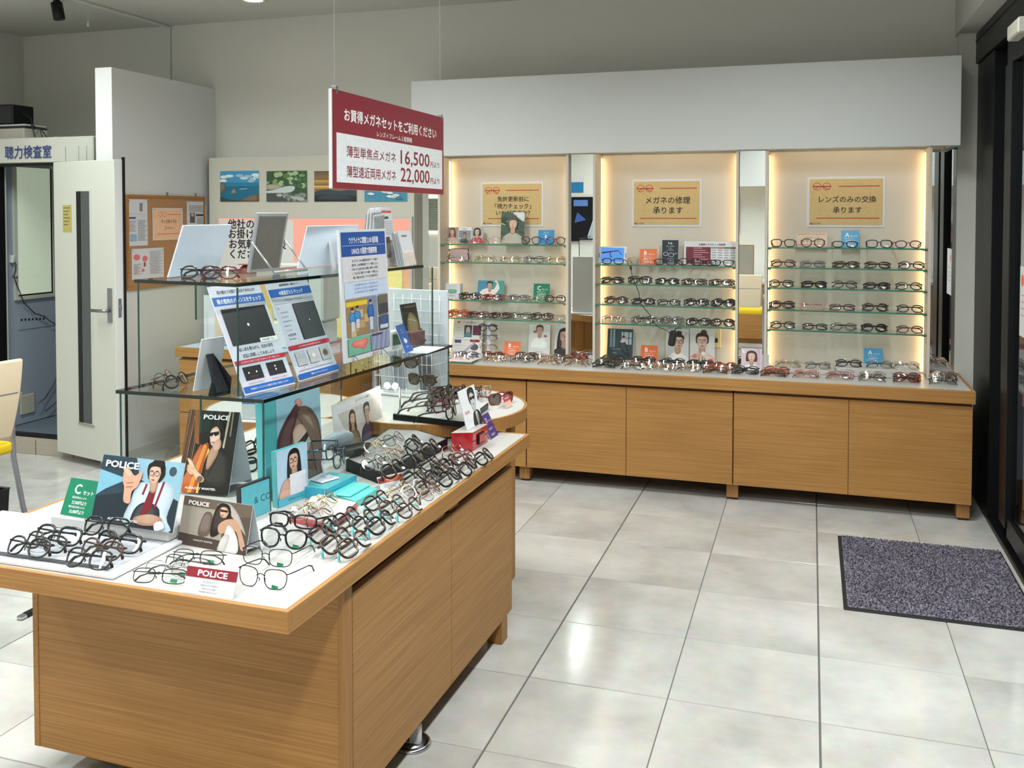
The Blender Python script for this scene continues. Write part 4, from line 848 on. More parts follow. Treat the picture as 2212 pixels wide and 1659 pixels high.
# --- pairs on the table; each seen at the centres of its two lenses
def pair(l, r, z, shape, col, label, group, tip='self', lens='clear', tilt=0, folded=False, tagc=None, sc=None, dz=0):
    b = SHAPES[shape][1]; zc = z+b*math.cos(tilt)+(max(0, .0235*math.sin(tilt)-.006*math.cos(tilt)) if folded else 0)
    A, C = onZ(*l, zc), onZ(*r, zc); m_ = (A+C)/2; rz = math.atan2(C.y-A.y, C.x-A.x)
    m_ -= Vector((-math.sin(rz), math.cos(rz), 0))*(b*math.sin(tilt))
    return specs(shape, col, (m_.x, m_.y, z+.0006+dz), rz, tilt, label, group, folded, lens, tip, tagc)
def c5(u, v): return (u*.22604, 930+v*.22604)
def c7(u, v): return (560+u*.27125, 800+v*.27125)
def c6(u, v): return (380+u*.22604, 1000+v*.22604)
G1 = 'dark frames on the white tray'
for l, r, shp, col, z in (((430, 985), (645, 1010), 'bold', B, .0115), ((140, 1095), (370, 1125), 'boston', B, .0115), ((305, 1040), (530, 1085), 'square', B, .0115), ((1000, 1045), (1230, 1080), 'bold', B, .0115), ((850, 1115), (1060, 1150), 'boston', Br, .0115), ((720, 1210), (945, 1235), 'boston', B, .0115)):
    pair(c5(*l), c5(*r), TZ+z, shp, col, '%s lying on the white tray' % sdesc(col, shp), G1, tilt=.62, folded=True)
pair(c5(890, 910), c5(1120, 925), TZ+.040, 'boston', B, 'rounded black acetate eyeglasses on the riser before the pointing man', G1, tilt=.5, folded=True)
G2 = 'wire frames at the table front'
for (l, r, col) in (((1390, 1385), (1640, 1395), Gu), ((1500, 1310), (1720, 1330), Si), ((1650, 1250), (1900, 1290), Gu), ((1760, 1200), (2000, 1215), Gu)):
    pair(c5(*l), c5(*r), TZ, 'slim', col, '%s lying before the bride poster' % sdesc(col, 'slim'), G2, tilt=.5, folded=True, tagc='#1c7a56')
for l, r, z, shp, col in (((690, 1085), (935, 1120), 0, 'hex', Gu), ((730, 890), (985, 915), .012, 'square', Gu)):
    pair(c6(*l), c6(*r), TZ+z, shp, col, '%s with green tag beside the maroon header card' % sdesc(col, shp), 'frames on the clear step stand', tagc='#1c7a56', tilt=.1)
pair(c6(905, 715), c6(1130, 735), TZ+.034, 'boston', B, 'rounded black acetate eyeglasses on the second step of the acrylic stand', 'frames on the clear step stand', tagc='#1c7a56', tilt=.1)
pair(c6(1000, 545), c6(1210, 565), TZ+.062, 'slim', B, 'narrow black acetate eyeglasses on the top step of the acrylic stand', 'frames on the clear step stand', tilt=.2)
# clear step stand under them
sa, sb_ = onZ(*c6(820, 870), TZ), onZ(*c6(1270, 870), TZ); rz_ = math.atan2(sb_.y-sa.y, sb_.x-sa.x)
st = thing('step_stand', 'clear acrylic step stand holding frames beside the bride poster', 'display stand', (sa.x, sa.y, TZ+.0005), rz_); w_ = (sb_-sa).length
for k, (y0, zt) in enumerate(((0, .010), (.055, .032), (.115, .060))):
    obj('step', MB().box(0, w_, y0, y0+.055, zt-.003, zt), M_acr, st); obj('riser_edge', MB().box(0, w_, y0-.0015, y0, zt-.006 if k == 0 else zt-.024, zt+.004), M_acr, st)
for x in (0, w_): obj('side', MB().add([(x, 0, 0), (x, .17, 0), (x, .17, .06), (x, .115, .06), (x, .0, .010)], [(0, 1, 2, 3, 4)]), M_acr, st)
# --- aisle rows: frames facing the aisle
G3 = 'frames facing the aisle on the table'
A_ = [((570, 1390), (700, 1300), 'bold', To), ((712, 1412), (832, 1335), 'bold', To), ((495, 1290), (560, 1240), 'bold', B), ((660, 1200), (762, 1135), 'boston', B), ((800, 1232), (905, 1150), 'boston', B), ((932, 1240), (1042, 1160), 'bold', B), ((900, 1058), (997, 1002), 'boston', B), ((1022, 1092), (1122, 1040), 'boston', To), ((1158, 1118), (1256, 1056), 'boston', Br)]
for l, r, shp, col in A_: pair(c7(*l), c7(*r), TZ, shp, col, '%s with turquoise tips facing the aisle' % sdesc(col, shp), G3, 'tiff', tilt=.80, folded=True, tagc='#f2f4f6')
B_ = [((1090, 965), (1172, 922), 'round', Go), ((1195, 968), (1290, 912), 'boston', 'clear'), ((1332, 988), (1425, 930), 'round', Ro), ((1208, 862), (1290, 812), 'bold', B), ((1365, 858), (1432, 790), 'bold', B), ((1484, 868), (1562, 815), 'bold', B), ((1300, 935), (1390, 880), 'square', To), ((1340, 750), (1405, 712), 'boston', B), ((1425, 790), (1500, 745), 'boston', To), ((1490, 750), (1556, 712), 'bold', B), ((1648, 784), (1692, 732), 'bold', B), ((1600, 700), (1680, 668), 'boston', Wi), ((1772, 702), (1832, 655), 'bold', B), ((1520, 640), (1580, 612), 'boston', Ro)]
for l, r, shp, col in B_: pair(c7(*l), c7(*r), TZ, shp, col, '%s facing the aisle near the red box' % sdesc(col, shp), G3, tilt=.80, folded=True, tagc='#f2f4f6' if rnd.random() < .5 else None)
# black tilted tray with sunglasses
k0, k1, k2, k3 = onZ(*c7(690, 800), TZ), onZ(*c7(950, 905), TZ), onZ(*c7(1500, 625), TZ), onZ(*c7(1090, 500), TZ)
def slab(name, label, cat, pts, z0, h, side, top, inset=.0):
    c = sum((Vector((p.x, p.y, 0)) for p in pts), Vector())/len(pts)
    o = thing(name, label, cat, (c.x, c.y, z0+.0006)); P_ = [(p.x-c.x, p.y-c.y) for p in pts]
    ar = sum(P_[i][0]*P_[(i+1) % len(P_)][1]-P_[(i+1) % len(P_)][0]*P_[i][1] for i in range(len(P_)))
    if ar < 0: P_ = P_[::-1]
    obj('body', MB().prism(P_, 0, h), side, o)
    if top: obj('top', MB().prism([(x*(1-inset), y*(1-inset)) for x, y in P_], h, h+.0012), top, o)
    return o
BT = slab('display_box', 'black display box with grey velvet inlay holding frames', 'display box', [k0, k1, k2, k3], TZ, .035, M_black, mat('grey_velvet', rgb(150, 148, 146), .9, var=.08), .04)
G4 = 'frames in the black display box'
for l, r, shp, col, ln in (((868, 750), (972, 708), 'round', Gu, 'clear'), ((892, 612), (962, 582), 'round', Go, 'clear'), ((1056, 662), (1122, 625), 'round', Go, 'clear'), ((1040, 556), (1122, 522), 'round', Gu, 'clear'), ((1196, 722), (1282, 672), 'bold', B, 'clear'), ((1345, 630), (1412, 580), 'bold', B, 'clear'), ((1212, 596), (1272, 540), 'bold', B, 'clear'), ((1040, 800), (1115, 752), 'bold', B, 'clear'), ((1010, 700), (1085, 665), 'square', Si, 'clear')):
    pair(c7(*l), c7(*r), TZ+.037, shp, col, '%s in the black display box' % sdesc(col, shp), G4, tilt=.80, folded=True, tagc='#f2f4f6' if rnd.random() < .4 else None)
# open spectacle case at the corner of the black box
cs = thing('spectacle_case', 'open grey spectacle case with lid up on the black box', 'case', onZ(762, 985, TZ+.038), math.radians(70))
def bowl(L_, w2, d, n=14, k=6):
    m_ = MB(); vs = []; fs = []
    for j in range(k+1):
        t = j/k; rr = math.sin(t*PI/2)
        for i in range(n): a = 2*PI*i/n; vs.append((L_*rr*math.cos(a), w2*rr*math.sin(a), -d*math.cos(t*PI/2)+d))
    for j in range(k):
        for i in range(n): fs.append((j*n+i, j*n+(i+1) % n, (j+1)*n+(i+1) % n, (j+1)*n+i))
    return m_.add(vs, fs, 0, True)
obj('tub', bowl(.075, .032, .03), M_dark, cs); obj('lid', bowl(.075, .032, .022), mat('case_grey', rgb(150, 160, 172), .35), cs, (0, .055, .035), (math.radians(-80), 0, 0))
pair((708, 985), (738, 958), TZ+.10, 'square', 'teal', 'dark teal eyeglasses held on the upper arm of the clear stand', 'frames on the clear two-arm stand', 'tiff', tilt=.05)
pair((724, 1003), (752, 978), TZ+.064, 'boston', 'teal', 'dark teal eyeglasses held on the lower arm of the clear stand', 'frames on the clear two-arm stand', 'tiff', tilt=.05)
# turquoise display pieces
M_tq = mat('turquoise_lacquer', rgb(86, 178, 186), .3, coat=.3, var=.08, scale=20); M_tql = mat('turquoise_block', rgb(60, 176, 206), .25, var=.05)
def tiffbig(w, h):
    x0 = w*.2
    return [R(x0, 0, w, h, '#9fc6dd'), Bl([(x0, h*.7), (x0, h*.42), (w*.42, h*.2), (w*.6, h*.16), (w*.78, h*.2), (w*.94, h*.36), (w*1.0, h*.6), (w, h), (x0, h)], '#6a564f'), Bl([(x0, h*.95), (x0, h*.5), (w*.34, h*.28), (w*.54, h*.12), (w*.62, h*.16), (w*.5, h*.36), (w*.42, h*.62), (w*.3, h*.95)], '#5a3038'), Bl([(w*.52, h*.09), (w*.6, h*.07), (w*.66, h*.13), (w*.6, h*.16)], '#c98a86'),
            Bl([(w*.47, h*.4), (w*.58, h*.34), (w*.7, h*.4), (w*.78, h*.52), (w*.74, h*.66), (w*.6, h*.74), (w*.5, h*.72), (w*.48, h*.55)], '#d9b2a2'), Bl([(w*.5, h*.56), (w*.62, h*.50), (w*.78, h*.43), (w*.8, h*.46), (w*.7, h*.55), (w*.62, h*.62), (w*.54, h*.6)], '#18141a'), Bl([(w*.56, h*.22), (w*.75, h*.24), (w*.9, h*.4), (w*.98, h*.7), (w*.9, h*.95), (w*.8, h*.6), (w*.7, h*.42)], '#7b665c'), Bl([(w*.62, h*.24), (w*.78, h*.3), (w*.86, h*.46), (w*.74, h*.36)], '#94806f'), R(x0, h*.97, w, h, '#cfe6ee')]
zcard('brand_standee', 'tall turquoise panel with photo of a woman with raised arm', 'standee', (577, 1085), (697, 1026), (576, 871), TZ, tiffbig, .028, M_tq, lean=2)
def tiffsmall(w, h):
    return [R(0, 0, w, h*.86, '#b4cfe6')]+portrait(w*.55, h*.05, h*.36, '#1d1716', '#d9ad98', '#e9e6ec', '#3a1a26', 'long', turn=-1, lips='#a8484a')+[Bl([(w*.1, h*.86), (w*.12, h*.64), (w*.35, h*.54), (w*.4, h*.86)], '#cf9f8a'), Bl([(w*.04, h*.86), (w*.1, h*.72), (w*.4, h*.74), (w*.5, h*.86)], '#d8aa94'), R(w*.38, h*.48, w*.9, h*.86, '#e6e4ec'), R(0, h*.86, w, h, '#56b4cc'), T('TIFFANY & CO.', w*.55, h*.955, h*.055, '#2a3a44', wx=.8)]
zcard('brand_standee', 'smaller turquoise panel with photo of a woman in white wearing glasses', 'standee', (600.5, 1098), (666.5, 1071), (597, 977), TZ, tiffsmall, .018, M_tq, lean=2)
zcard('brand_plaque', 'turquoise plaque with black rim behind the clear step stand', 'plaque', (520, 1130), (586, 1104), (516, 1052), TZ, lambda w, h: [R(w*.04, h*.05, w*.96, h, '#58b2c0'), T('& CO.', w*.74, h*.62, h*.2, '#2d4a54')], .012, M_dark, lean=2)
D_, L_, R__ = onZ(706, 1080, TZ), onZ(667, 1076, TZ), onZ(771, 1048, TZ)
bx = slab('turquoise_block', 'bright turquoise block carrying a clear two-arm stand', 'block', [D_, R__, R__+(L_-D_)*1.6, L_+(L_-D_)*.6], TZ, .030, M_tql, M_tq)
sd = thing('frame_stand', 'clear acrylic two-arm stand on the bright turquoise block', 'display stand', (bx.location.x-.01, bx.location.y+.0, TZ+.0325), math.radians(70))
obj('foot', MB().bbox(-.035, .035, -.025, .025, 0, .005, b=.002), M_acre, sd); obj('stem', MB().tube([(0, 0, .004), (-.01, .002, .05), (0, .004, .085), (.0, .0, .105)], .004, 8, flat=.6), M_acre, sd); obj('arm', MB().tube([(-.01, .002, .05), (.03, -.01, .07)], .004, 8), M_acre, sd)
n_, l_, r_ = onZ(768, 1096, TZ), onZ(716, 1078, TZ), onZ(815, 1068, TZ)
pc = slab('spectacle_pouch', 'flat turquoise leather spectacle pouch next to the turquoise block', 'pouch', [n_, r_, r_+(l_-n_), l_], TZ, .016, mat('turquoise_leather', rgb(96, 196, 190), .45, var=.06, scale=60, bump=.1), None)
a, b_, c_ = n_*.8+r_*.2, n_*.15+r_*.85, (l_-n_)
m_ = MB(); m_.bbox(-.062, .062, -.020, .024, .016, .022, b=.003); obj('flap', m_, MATS['turquoise_leather'], pc, rot=(0, 0, math.atan2(r_.y-n_.y, r_.x-n_.x)))
n_, l_, r_ = onZ(716, 1150, TZ), onZ(628, 1128, TZ), onZ(772, 1100, TZ)
rt = slab('display_plinth', 'low red plinth with white top carrying thin wire frames', 'plinth', [n_, r_, r_+(l_-n_), l_], TZ, .018, mat('red_lacquer', rgb(176, 34, 44), .3, coat=.3), M_lam, .03)
for l, r, col in (((648, 1105), (672, 1092), Go), ((683, 1112), (706, 1098), Ro), ((690, 1084), (712, 1074), Go)):
    pair(l, r, TZ+.020, 'round', col, '%s on the low red plinth' % sdesc(col, 'round'), 'wire frames on the red plinth', tilt=.8, folded=True)
# aviation-brand cards, red box
def couple(w, h):
    return [R(0, 0, w, h, '#e9e6ec'), T('正しいメガネフレームの選び方', w*.6, h*.12, h*.055, '#2a2838', wx=.8, bold=.012), Ln([(w*.1, h*.17), (w*.95, h*.17)], .001, '#bbb'+'bbb'), Pg([(w*.08, h*.22), (w*.95, h*.2), (w, h), (w*.35, h)], '#cfc6c2')]+portrait(w*.36, h*.26, h*.3, '#3d2c22', '#d2a78c', '#6a5c4c', None, 'long')+portrait(w*.66, h*.22, h*.32, '#241c1a', '#d5ab94', '#2c3244', '#1d1d22', 'short', turn=-1)+[T('Ray-Ban', w*.72, h*.9, h*.07, '#d23a3a', it=.3)]
zcard('poster_card', 'white poster of a couple wearing caps behind the spectacle case', 'card', (726, 985), (829, 932), (717, 876), TZ, couple, .003)
zz = TZ+.066
c1, c2, c3 = onZ(1021.6, 975, TZ), onZ(975, 976, TZ), onZ(1053.4, 955, TZ)
rb = slab('gift_box', 'glossy red box with black clasp near the table end', 'box', [c1, c3, c3+(c2-c1), c2], TZ, .064, mat('red_box', rgb(170, 22, 32), .12, coat=.6, var=.25, scale=14), M_lam)
an = math.atan2(c3.y-c1.y, c3.x-c1.x); ww = (c3-c1).length
cl = obj('clasp', MB().bbox(-.03, .03, -.006, 0, .012, .05, b=.002), M_black, rb, rot=(0, 0, an)); mm = (c1+c3)/2; cl.location = (mm.x-rb.location.x, mm.y-rb.location.y, 0)
sl = obj('seam', MB().box(-ww/2, ww/2, -.0008, 0, .031, .034), M_black, rb, rot=(0, 0, an)); sl.location = cl.location
pl_ = obj('badge', MB().box(-.024, .024, -.0072, -.006, .018, .045), ink('#c04848'), rb, rot=(0, 0, an)); pl_.location = cl.location
def bwface(w, h):
    return [R(0, 0, w, h, '#eef0f6'), Bl([(w*.5, h), (w*.55, h*.72), (w*.7, h*.62), (w*.95, h*.7), (w, h)], '#1a1a1e'), Bl([(w*.48, h*.3), (w*.5, h*.08), (w*.68, h*.02), (w*.86, h*.08), (w*.88, h*.3), (w*.8, h*.5), (w*.55, h*.45)], '#1c1b1e'), Bl([(w*.55, h*.24), (w*.68, h*.16), (w*.82, h*.24), (w*.84, h*.45), (w*.72, h*.66), (w*.58, h*.55)], '#c9c9d2'), El(w*.62, h*.3, w*.07, h*.045, '#111114'), El(w*.76, h*.3, w*.065, h*.045, '#111114'), Ln([(w*.56, h*.28), (w*.83, h*.28)], .002, '#111114'), El(w*.7, h*.46, w*.04, h*.018, '#4a4a52'), Pg([(w*.68, h*.68), (w*.8, h*.66), (w*.78, h), (w*.7, h)], '#f2f2f4'), Pg([(w*.73, h*.7), (w*.77, h*.7), (w*.77, h), (w*.72, h)], '#2a2a30'), T('Ray-Ban', w*.24, h*.62, h*.085, '#d2313a', it=.35, wx=.8)]
zcard('poster_card', 'black and white face card standing on the red box', 'card', (1009, 931), (1043, 911), (988, 847), TZ+.066, bwface, .002)
zcard('price_card', 'purple price card behind the red box', 'card', (1060, 950), (1076, 939), (1038, 900), TZ, lambda w, h: [R(0, 0, w, h, '#4d2f78'), T('D', w*.4, h*.35, h*.2, WHT), T('セット', w*.75, h*.35, h*.1, WHT), T('33,000円より', w*.5, h*.66, h*.09, WHT, wx=.8), T('38,500円より', w*.5, h*.9, h*.09, WHT, wx=.8)], .002)
zcard('brand_card', 'small white card with orange header among the aisle frames', 'card', (824, 1061), (876, 1049), (814, 1032), TZ, lambda w, h: [R(0, h*.1, w, h*.5, '#c25a35'), R(w*.0, h*.1, w*.3, h*.5, '#9c3a34'), T('Ray-Ban', w*.5, h*.34, h*.14, WHT, it=.3), T('ICONS', w*.5, h*.45, h*.06, WHT)]+[R(w*.15, h*(.6+.1*k), w*.8, h*(.63+.1*k), '#a9aab8') for k in range(3)], .002)
# ------------------------------------------------------------------ glass shelving on the table
GU = thing('glass_shelf_unit', 'two-tier clear glass shelf unit standing on the oak display table', 'shelf unit', (-1.6, 2.85, TZ))
def gq(nm, pts, z0, z1, par=GU):
    mb = MB(); P_ = [(p[0]+1.6, p[1]-2.85) for p in pts]
    mb.prism(P_, z0-TZ, z1-TZ); g = obj(nm, mb, M_sheet, par)
    e = MB(); n = len(P_); vs = [(x, y, z-TZ) for z in (z0, z1) for x, y in [(p[0]*1.0006, p[1]*1.0006) for p in P_]]
    e.add(vs, [(i, (i+1) % n, n+(i+1) % n, n+i) for i in range(n)]); obj('edge', e, M_gdark if z1-z0 < .05 else M_gedge, g); return g
N1, FR1, NL1 = Vector((-1.412, 2.251, 0)), Vector((-1.318, 3.439, 0)), Vector((-1.895, 2.244, 0)); FL1 = NL1+FR1-N1
S1, S2 = 1.002, 1.3145
gq('lower_shelf', [NL1, N1, FR1, FL1], S1-.010, S1)
n2, nl2 = onZ(510, 612.5, S2), onZ(290, 603.5, S2); fr2 = n2+(onZ(934, 746, S1)-onZ(515, 856, S1))*.95; fr2.z = n2.z; fl2 = nl2+fr2-n2
gq('upper_shelf', [nl2, n2, fr2, fl2], S2-.010, S2)
M_gteal = mat('glass_edge_teal', rgb(26, 62, 56), .12, spec=.8, var=.3, scale=40)
def plate(nm, a, b, z0, z1, t=.006):
    a, b = Vector((a[0], a[1], 0)), Vector((b[0], b[1], 0)); d = (b-a).normalized(); nrm = Vector((-d.y, d.x, 0))*t/2
    P_ = [a-nrm, b-nrm, b+nrm, a+nrm]; mb = MB(); Q = [(p.x+1.6, p.y-2.85) for p in P_]
    mb.prism(Q, z0-TZ, z1-TZ); g = obj(nm, mb, M_sheet, GU)
    for i in (0, 1):
        c = (a, b)[i]; e = MB(); s_ = -d if i == 0 else d; k = [c-nrm*1.02, c+nrm*1.02, c+nrm*1.02+s_*.0012, c-nrm*1.02+s_*.0012]
        k = k if i else k; Q = [(p.x+1.6, p.y-2.85) for p in k]; ar = sum(Q[j][0]*Q[(j+1) % 4][1]-Q[(j+1) % 4][0]*Q[j][1] for j in range(4))
        e.prism(Q if ar > 0 else Q[::-1], z0-TZ, z1-TZ); obj('plate_edge', e, M_gteal, g)
plate('side_plate', N1+Vector((-.004, .004, 0)), FR1+Vector((-.012, -.012, 0)), TZ+.001, S1-.0105)
plate('side_plate', NL1+Vector((.012, .006, 0)), FL1+Vector((.012, -.012, 0)), TZ+.001, S1-.0105)
f2 = onZ(515, 856, S1); f3 = onZ(299, 832, S1); f4 = onZ(934, 746, S1)
plate('upright', f2, f4, S1+.0005, S2-.0105); plate('upright', (f3.x+.004, f3.y), (f3.x+f4.x-f2.x, f3.y+f4.y-f2.y), S1+.0005, S2-.0105)
cm = (Vector((n2.x, n2.y, 0))+Vector((nl2.x, nl2.y, 0)))/2
plate('centre_fin', cm+Vector((.005, .05, 0)), cm+Vector((.05, .62, 0)), S2-.115, S2-.0105)
plate('centre_fin', (N1+NL1)/2+Vector((0, .06, 0)), (N1+NL1)/2+Vector((.06, .8, 0)), S1-.12, S1-.0105)

def sheet1(w, h):
    return [T('目の疲れでお困りではありませんか？', w*.5, h*.075, h*.033, '#1e1e24', bold=.015, wx=.8), R(0, h*.105, w, h*.185, '#1b62b8'), T('眼の筋肉のバランスをチェック', w*.5, h*.167, h*.045, '#ffffff', bold=.02, wx=.8),
            R(w*.08, h*.22, w*.95, h*.56, '#1c1d22'), El(w*.5, h*.385, w*.022, w*.022, '#ffffff'), R(w*.62, h*.525, w*.97, h*.565, '#f0f1f4'), T('★測定距離：40cm', w*.78, h*.553, h*.018, '#33343c'), T('白い点を見ながら、左右の目を', w*.5, h*.615, h*.032, '#1e1e24', bold=.012, wx=.88), T('交互に目隠ししてみましょう', w*.5, h*.675, h*.032, '#1e1e24', bold=.012, wx=.88),
            R(0, h*.695, w, h*.735, '#c4233f'), T('白い点が大きく左右や上下に動いた方はスタッフまでご相談ください', w*.5, h*.724, h*.018, '#ffffff', wx=.8), R(w*.1, h*.76, w*.45, h*.88, '#1c1d22'), R(w*.56, h*.76, w*.91, h*.88, '#1c1d22'), El(w*.19, h*.815, w*.014, w*.014, '#fff'+'fff'), El(w*.34, h*.815, w*.014, w*.014, '#ffffff'), El(w*.72, h*.80, w*.014, w*.014, '#ffffff'), El(w*.72, h*.83, w*.014, w*.014, '#ffffff'), R(w*.2, h*.85, w*.35, h*.853, '#b8343a'), T('白い点が大きく左右に動いた', w*.28, h*.915, h*.014, '#c4344a'), T('白い点が大きく上下に動いた', w*.74, h*.915, h*.014, '#c4344a'), R(0, h*.93, w, h*.985, '#1b62b8'), T('眼の筋肉がアンバランスですと眼精疲労の原因になる場合もございます。', w*.5, h*.966, h*.019, '#ffffff', wx=.72)]
def sheet2(w, h):
    o = [T('加齢性黄斑変性症　簡易チェック', w*.5, h*.06, h*.024, '#1e1e24', bold=.015, wx=.8), R(0, h*.085, w, h*.165, '#1b62b8'), T('40歳過ぎたら チェック', w*.5, h*.146, h*.043, '#ffffff', bold=.02, wx=.85), T('＜アムスラー・チャート＞', w*.5, h*.215, h*.028, '#1e1e24', wx=.85), Ln([(w*.03, h*.235), (w*.97, h*.235)], .0006, '#8a8a94')]
    for k, s in enumerate(('方法', 'これからの見え方', 'どちらか片方の', '黒い中央を見つめる', 'ゆがみがないか', 'チェックする')): o.append(T(s, w*.06+w*.03*(k > 0), h*(.285+.045*k), h*.017, '#55565e', 'l', .9))
    o += [T('★測定距離', w*.1, h*.56, h*.024, '#33343c', 'l'), T('30〜40cm', w*.1, h*.60, h*.024, '#55565e', 'l'), R(w*.42, h*.25, w*.97, h*.62, '#24252b')]
    for k in range(24): o.append(Ln([(w*.44, h*(.264+k*.0150)), (w*.95, h*(.264+k*.0150))], .0011, '#8d8e94'))
    o += [El(w*.7, h*.435, w*.012, w*.012, '#ffffff'), R(0, h*.655, w, h*.695, '#c4233f'), T('このような症状がある方は早めの眼科受診をお勧めします', w*.5, h*.684, h*.017, '#ffffff', wx=.8)]
    for k, c in enumerate(('#c9cad2', '#cfc8cc', '#c4c2c4')): o.append(R(w*(.09+.3*k), h*.72, w*(.32+.3*k), h*.86, c))
    for k in range(9): o += [Ln([(w*.1, h*(.73+.0155*k)), (w*.31, h*(.73+.0155*k)+.0008*(k % 3))], .0005, '#7d7e88')]
    return o+[El(w*.5, h*.79, w*.04, h*.022, '#f6f4f2'), El(w*.80, h*.79, w*.065, h*.035, '#7d6a4e'), El(w*.80, h*.79, w*.035, h*.02, '#5a4834'), T('ゆがみ', w*.2, h*.885, h*.012, '#555555'), T('欠け', w*.5, h*.885, h*.012, '#555555'), R(w*.06, h*.90, w*.9, h*.905, '#8d8e98'), R(0, h*.935, w, h*.985, '#1b62b8'), T('定期的にセルフチェックをしましょう', w*.5, h*.968, h*.02, '#ffffff', wx=.8)]
def unhcr(w, h):
    o = [R(w*.03, h*.02, w*.97, h*.205, '#1a4f9c'), T('ウクライナに眼鏡 5,100 組到着', w*.5, h*.105, h*.05, '#ffffff', bold=.015, wx=.62), Ln([(w*.05, h*.123), (w*.95, h*.123)], .0008, '#ffffff'), T('UNHCR の要請で眼鏡寄贈', w*.5, h*.187, h*.05, '#ffffff', bold=.015, wx=.62), R(w*.03, h*.215, w*.97, h*.40, '#d3d2d8')]
    for k, s in enumerate(('富士メガネでは、UNHCR 国連難民高等弁務官ウクライナ事務所の', '要請を受け、5,100 組の眼鏡を無償でウクライナへ寄贈いたしました。', '６月26日（木）に札幌から出荷された眼鏡は、隣国モルドバを経由し', 'て、７月16日（月）に無事ウクライナの首都キーウに到着しました。', '今後は、現地の NGO を通じ、ウクライナ全土で配布の予定です。')):
        o.append(T(s, w*.5, h*(.25+.032*k), h*.02, '#3a3a42', bold=.01, wx=.62))
    o += [R(w*.05, h*.405, w*.95, h*.525, '#c3d2ea')]
    for k, s in enumerate(('この度は、眼鏡を受け取る人々のために、多くの方のご支援をいただき', '心よりお礼を申し上げます。届けられたメガネは必要とする方々の手に', '渡り、生活の中で大きな助けとなります。今後も活動を続けて参ります。')): o.append(T(s, w*.5, h*(.435+.028*k), h*.017, '#3f62a8', wx=.62))
    o += [R(w*.06, h*.53, w*.71, h*.815, '#9a7f5c'), R(w*.06, h*.55, w*.5, h*.585, '#e0c52e'), R(w*.5, h*.53, w*.71, h*.8, '#7d8aa2')]
    for x, y, c in ((.3, .62, '#c9b28c'), (.33, .7, '#b89a70'), (.2, .72, '#b59a72'), (.42, .66, '#c2a67c'), (.14, .76, '#c9b28c')): o.append(R(w*x, h*y, w*(x+.1), h*(y+.06), c))
    for x, y, c, q in ((.18, .62, '#2b7fc0', .15), (.28, .61, '#2b7fc0', .14), (.56, .58, '#1f5aa6', .2)):
        o += [Bl([(w*(x-.05), h*(y+.02)), (w*(x+.05), h*(y+.02)), (w*(x+.06), h*(y+q*.55)), (w*(x-.06), h*(y+q*.55))], c), R(w*(x-.035), h*(y+q*.55), w*(x+.035), h*(y+q*1.05), '#c9cdd6'), El(w*x, h*(y-.005), w*.03, h*.02, '#c99f84'), El(w*x, h*(y-.016), w*.03, h*.012, '#3a2c26')]
    o += [R(w*.73, h*.53, w*.95, h*.685, '#6b6456'), R(w*.74, h*.6, w*.94, h*.68, '#3c4148'), R(w*.73, h*.695, w*.95, h*.81, '#48546a'), El(w*.85, h*.74, w*.05, h*.03, '#2d5ba0'), R(w*.75, h*.77, w*.93, h*.80, '#c9ced8'),
          R(w*.06, h*.82, w*.515, h*.955, '#6fb39a'), Bl([(w*.12, h*.87), (w*.2, h*.845), (w*.3, h*.85), (w*.4, h*.84), (w*.48, h*.87), (w*.42, h*.905), (w*.36, h*.93), (w*.3, h*.91), (w*.18, h*.9)], '#e07468'), T('ウクライナ', w*.32, h*.88, h*.012, '#ffffff'), R(w*.53, h*.82, w*.95, h*.955, '#8a94b4')]
    for k in range(8): o.append(Ln([(w*(.53+.05*k), h*.955), (w*(.58+.05*k), h*.82)], .0014, '#e3e6ee' if k % 2 else '#59627e'))
    return o+[R(w*.55, h*.83, w*.78, h*.845, '#3a3d48'), T('富士メガネ', w*.62, h*.985, h*.018, '#c0272d', bold=.03)]
a1, w, h = zcard('info_sheet', 'acrylic sign asking about tired eyes with one large black square', 'sign', (531, 855), (638, 829), (447, 621), S1+.001, sheet1, .004, M_acre)
obj('acrylic_foot', MB().box(0, w, .004, .09, -.001, .002), M_acr, a1, rot=(-a1.rotation_euler.x, 0, 0))
a2, w, h = zcard('info_sheet', 'acrylic sign for people past forty with ruled dark chart', 'sign', (647, 825), (732, 800), (571, 610), S1+.001, sheet2, .004, M_acre)
obj('acrylic_foot', MB().box(0, w, .004, .09, -.001, .002), M_acr, a2, rot=(-a2.rotation_euler.x, 0, 0))
un, w, h = zcard('info_board', 'white board with blue header and warehouse photos on a wire easel', 'sign', (746, 786), (846, 757), (733, 497), S1+.026, unhcr, .008, M_paper, lean=3)
ez = MB()
for x in (w*.15, w*.75): ez.tube([(x, -.05, -.022), (x, -.004, .02), (x, -.004, -.002), (x, .012, -.002), (x, .05, -.022), (x, .03, .12)], .0014, 6)
ez.tube([(w*.15, .03, .12), (w*.75, .03, .12)], .0014, 6); obj('wire_easel', ez, M_steel, un)
zcard('flag_card', 'narrow blue card with white hand symbol near the shelf end', 'card', (876, 764), (893, 757), (853, 705), S1+.001, lambda w, h: [R(0, 0, w, h, '#2f5fb4'), T('触らないで', w*.5, h*.2, h*.05, '#e8eefa', wx=.7), T('ください', w*.5, h*.32, h*.08, '#e8eefa', wx=.7), Bl([(w*.35, h*.62), (w*.4, h*.48), (w*.5, h*.5), (w*.62, h*.54), (w*.7, h*.6), (w*.55, h*.68)], '#ffffff'), T('展示品です', w*.5, h*.82, h*.06, '#e8eefa', wx=.7)], .002)
cr, w, h = zcard('white_card', 'back of a white card on a black easel beside the tired eyes sign', 'card', (418, 846), (470, 836), (436, 734), S1+.001, None, .003, M_paper, neg=True)
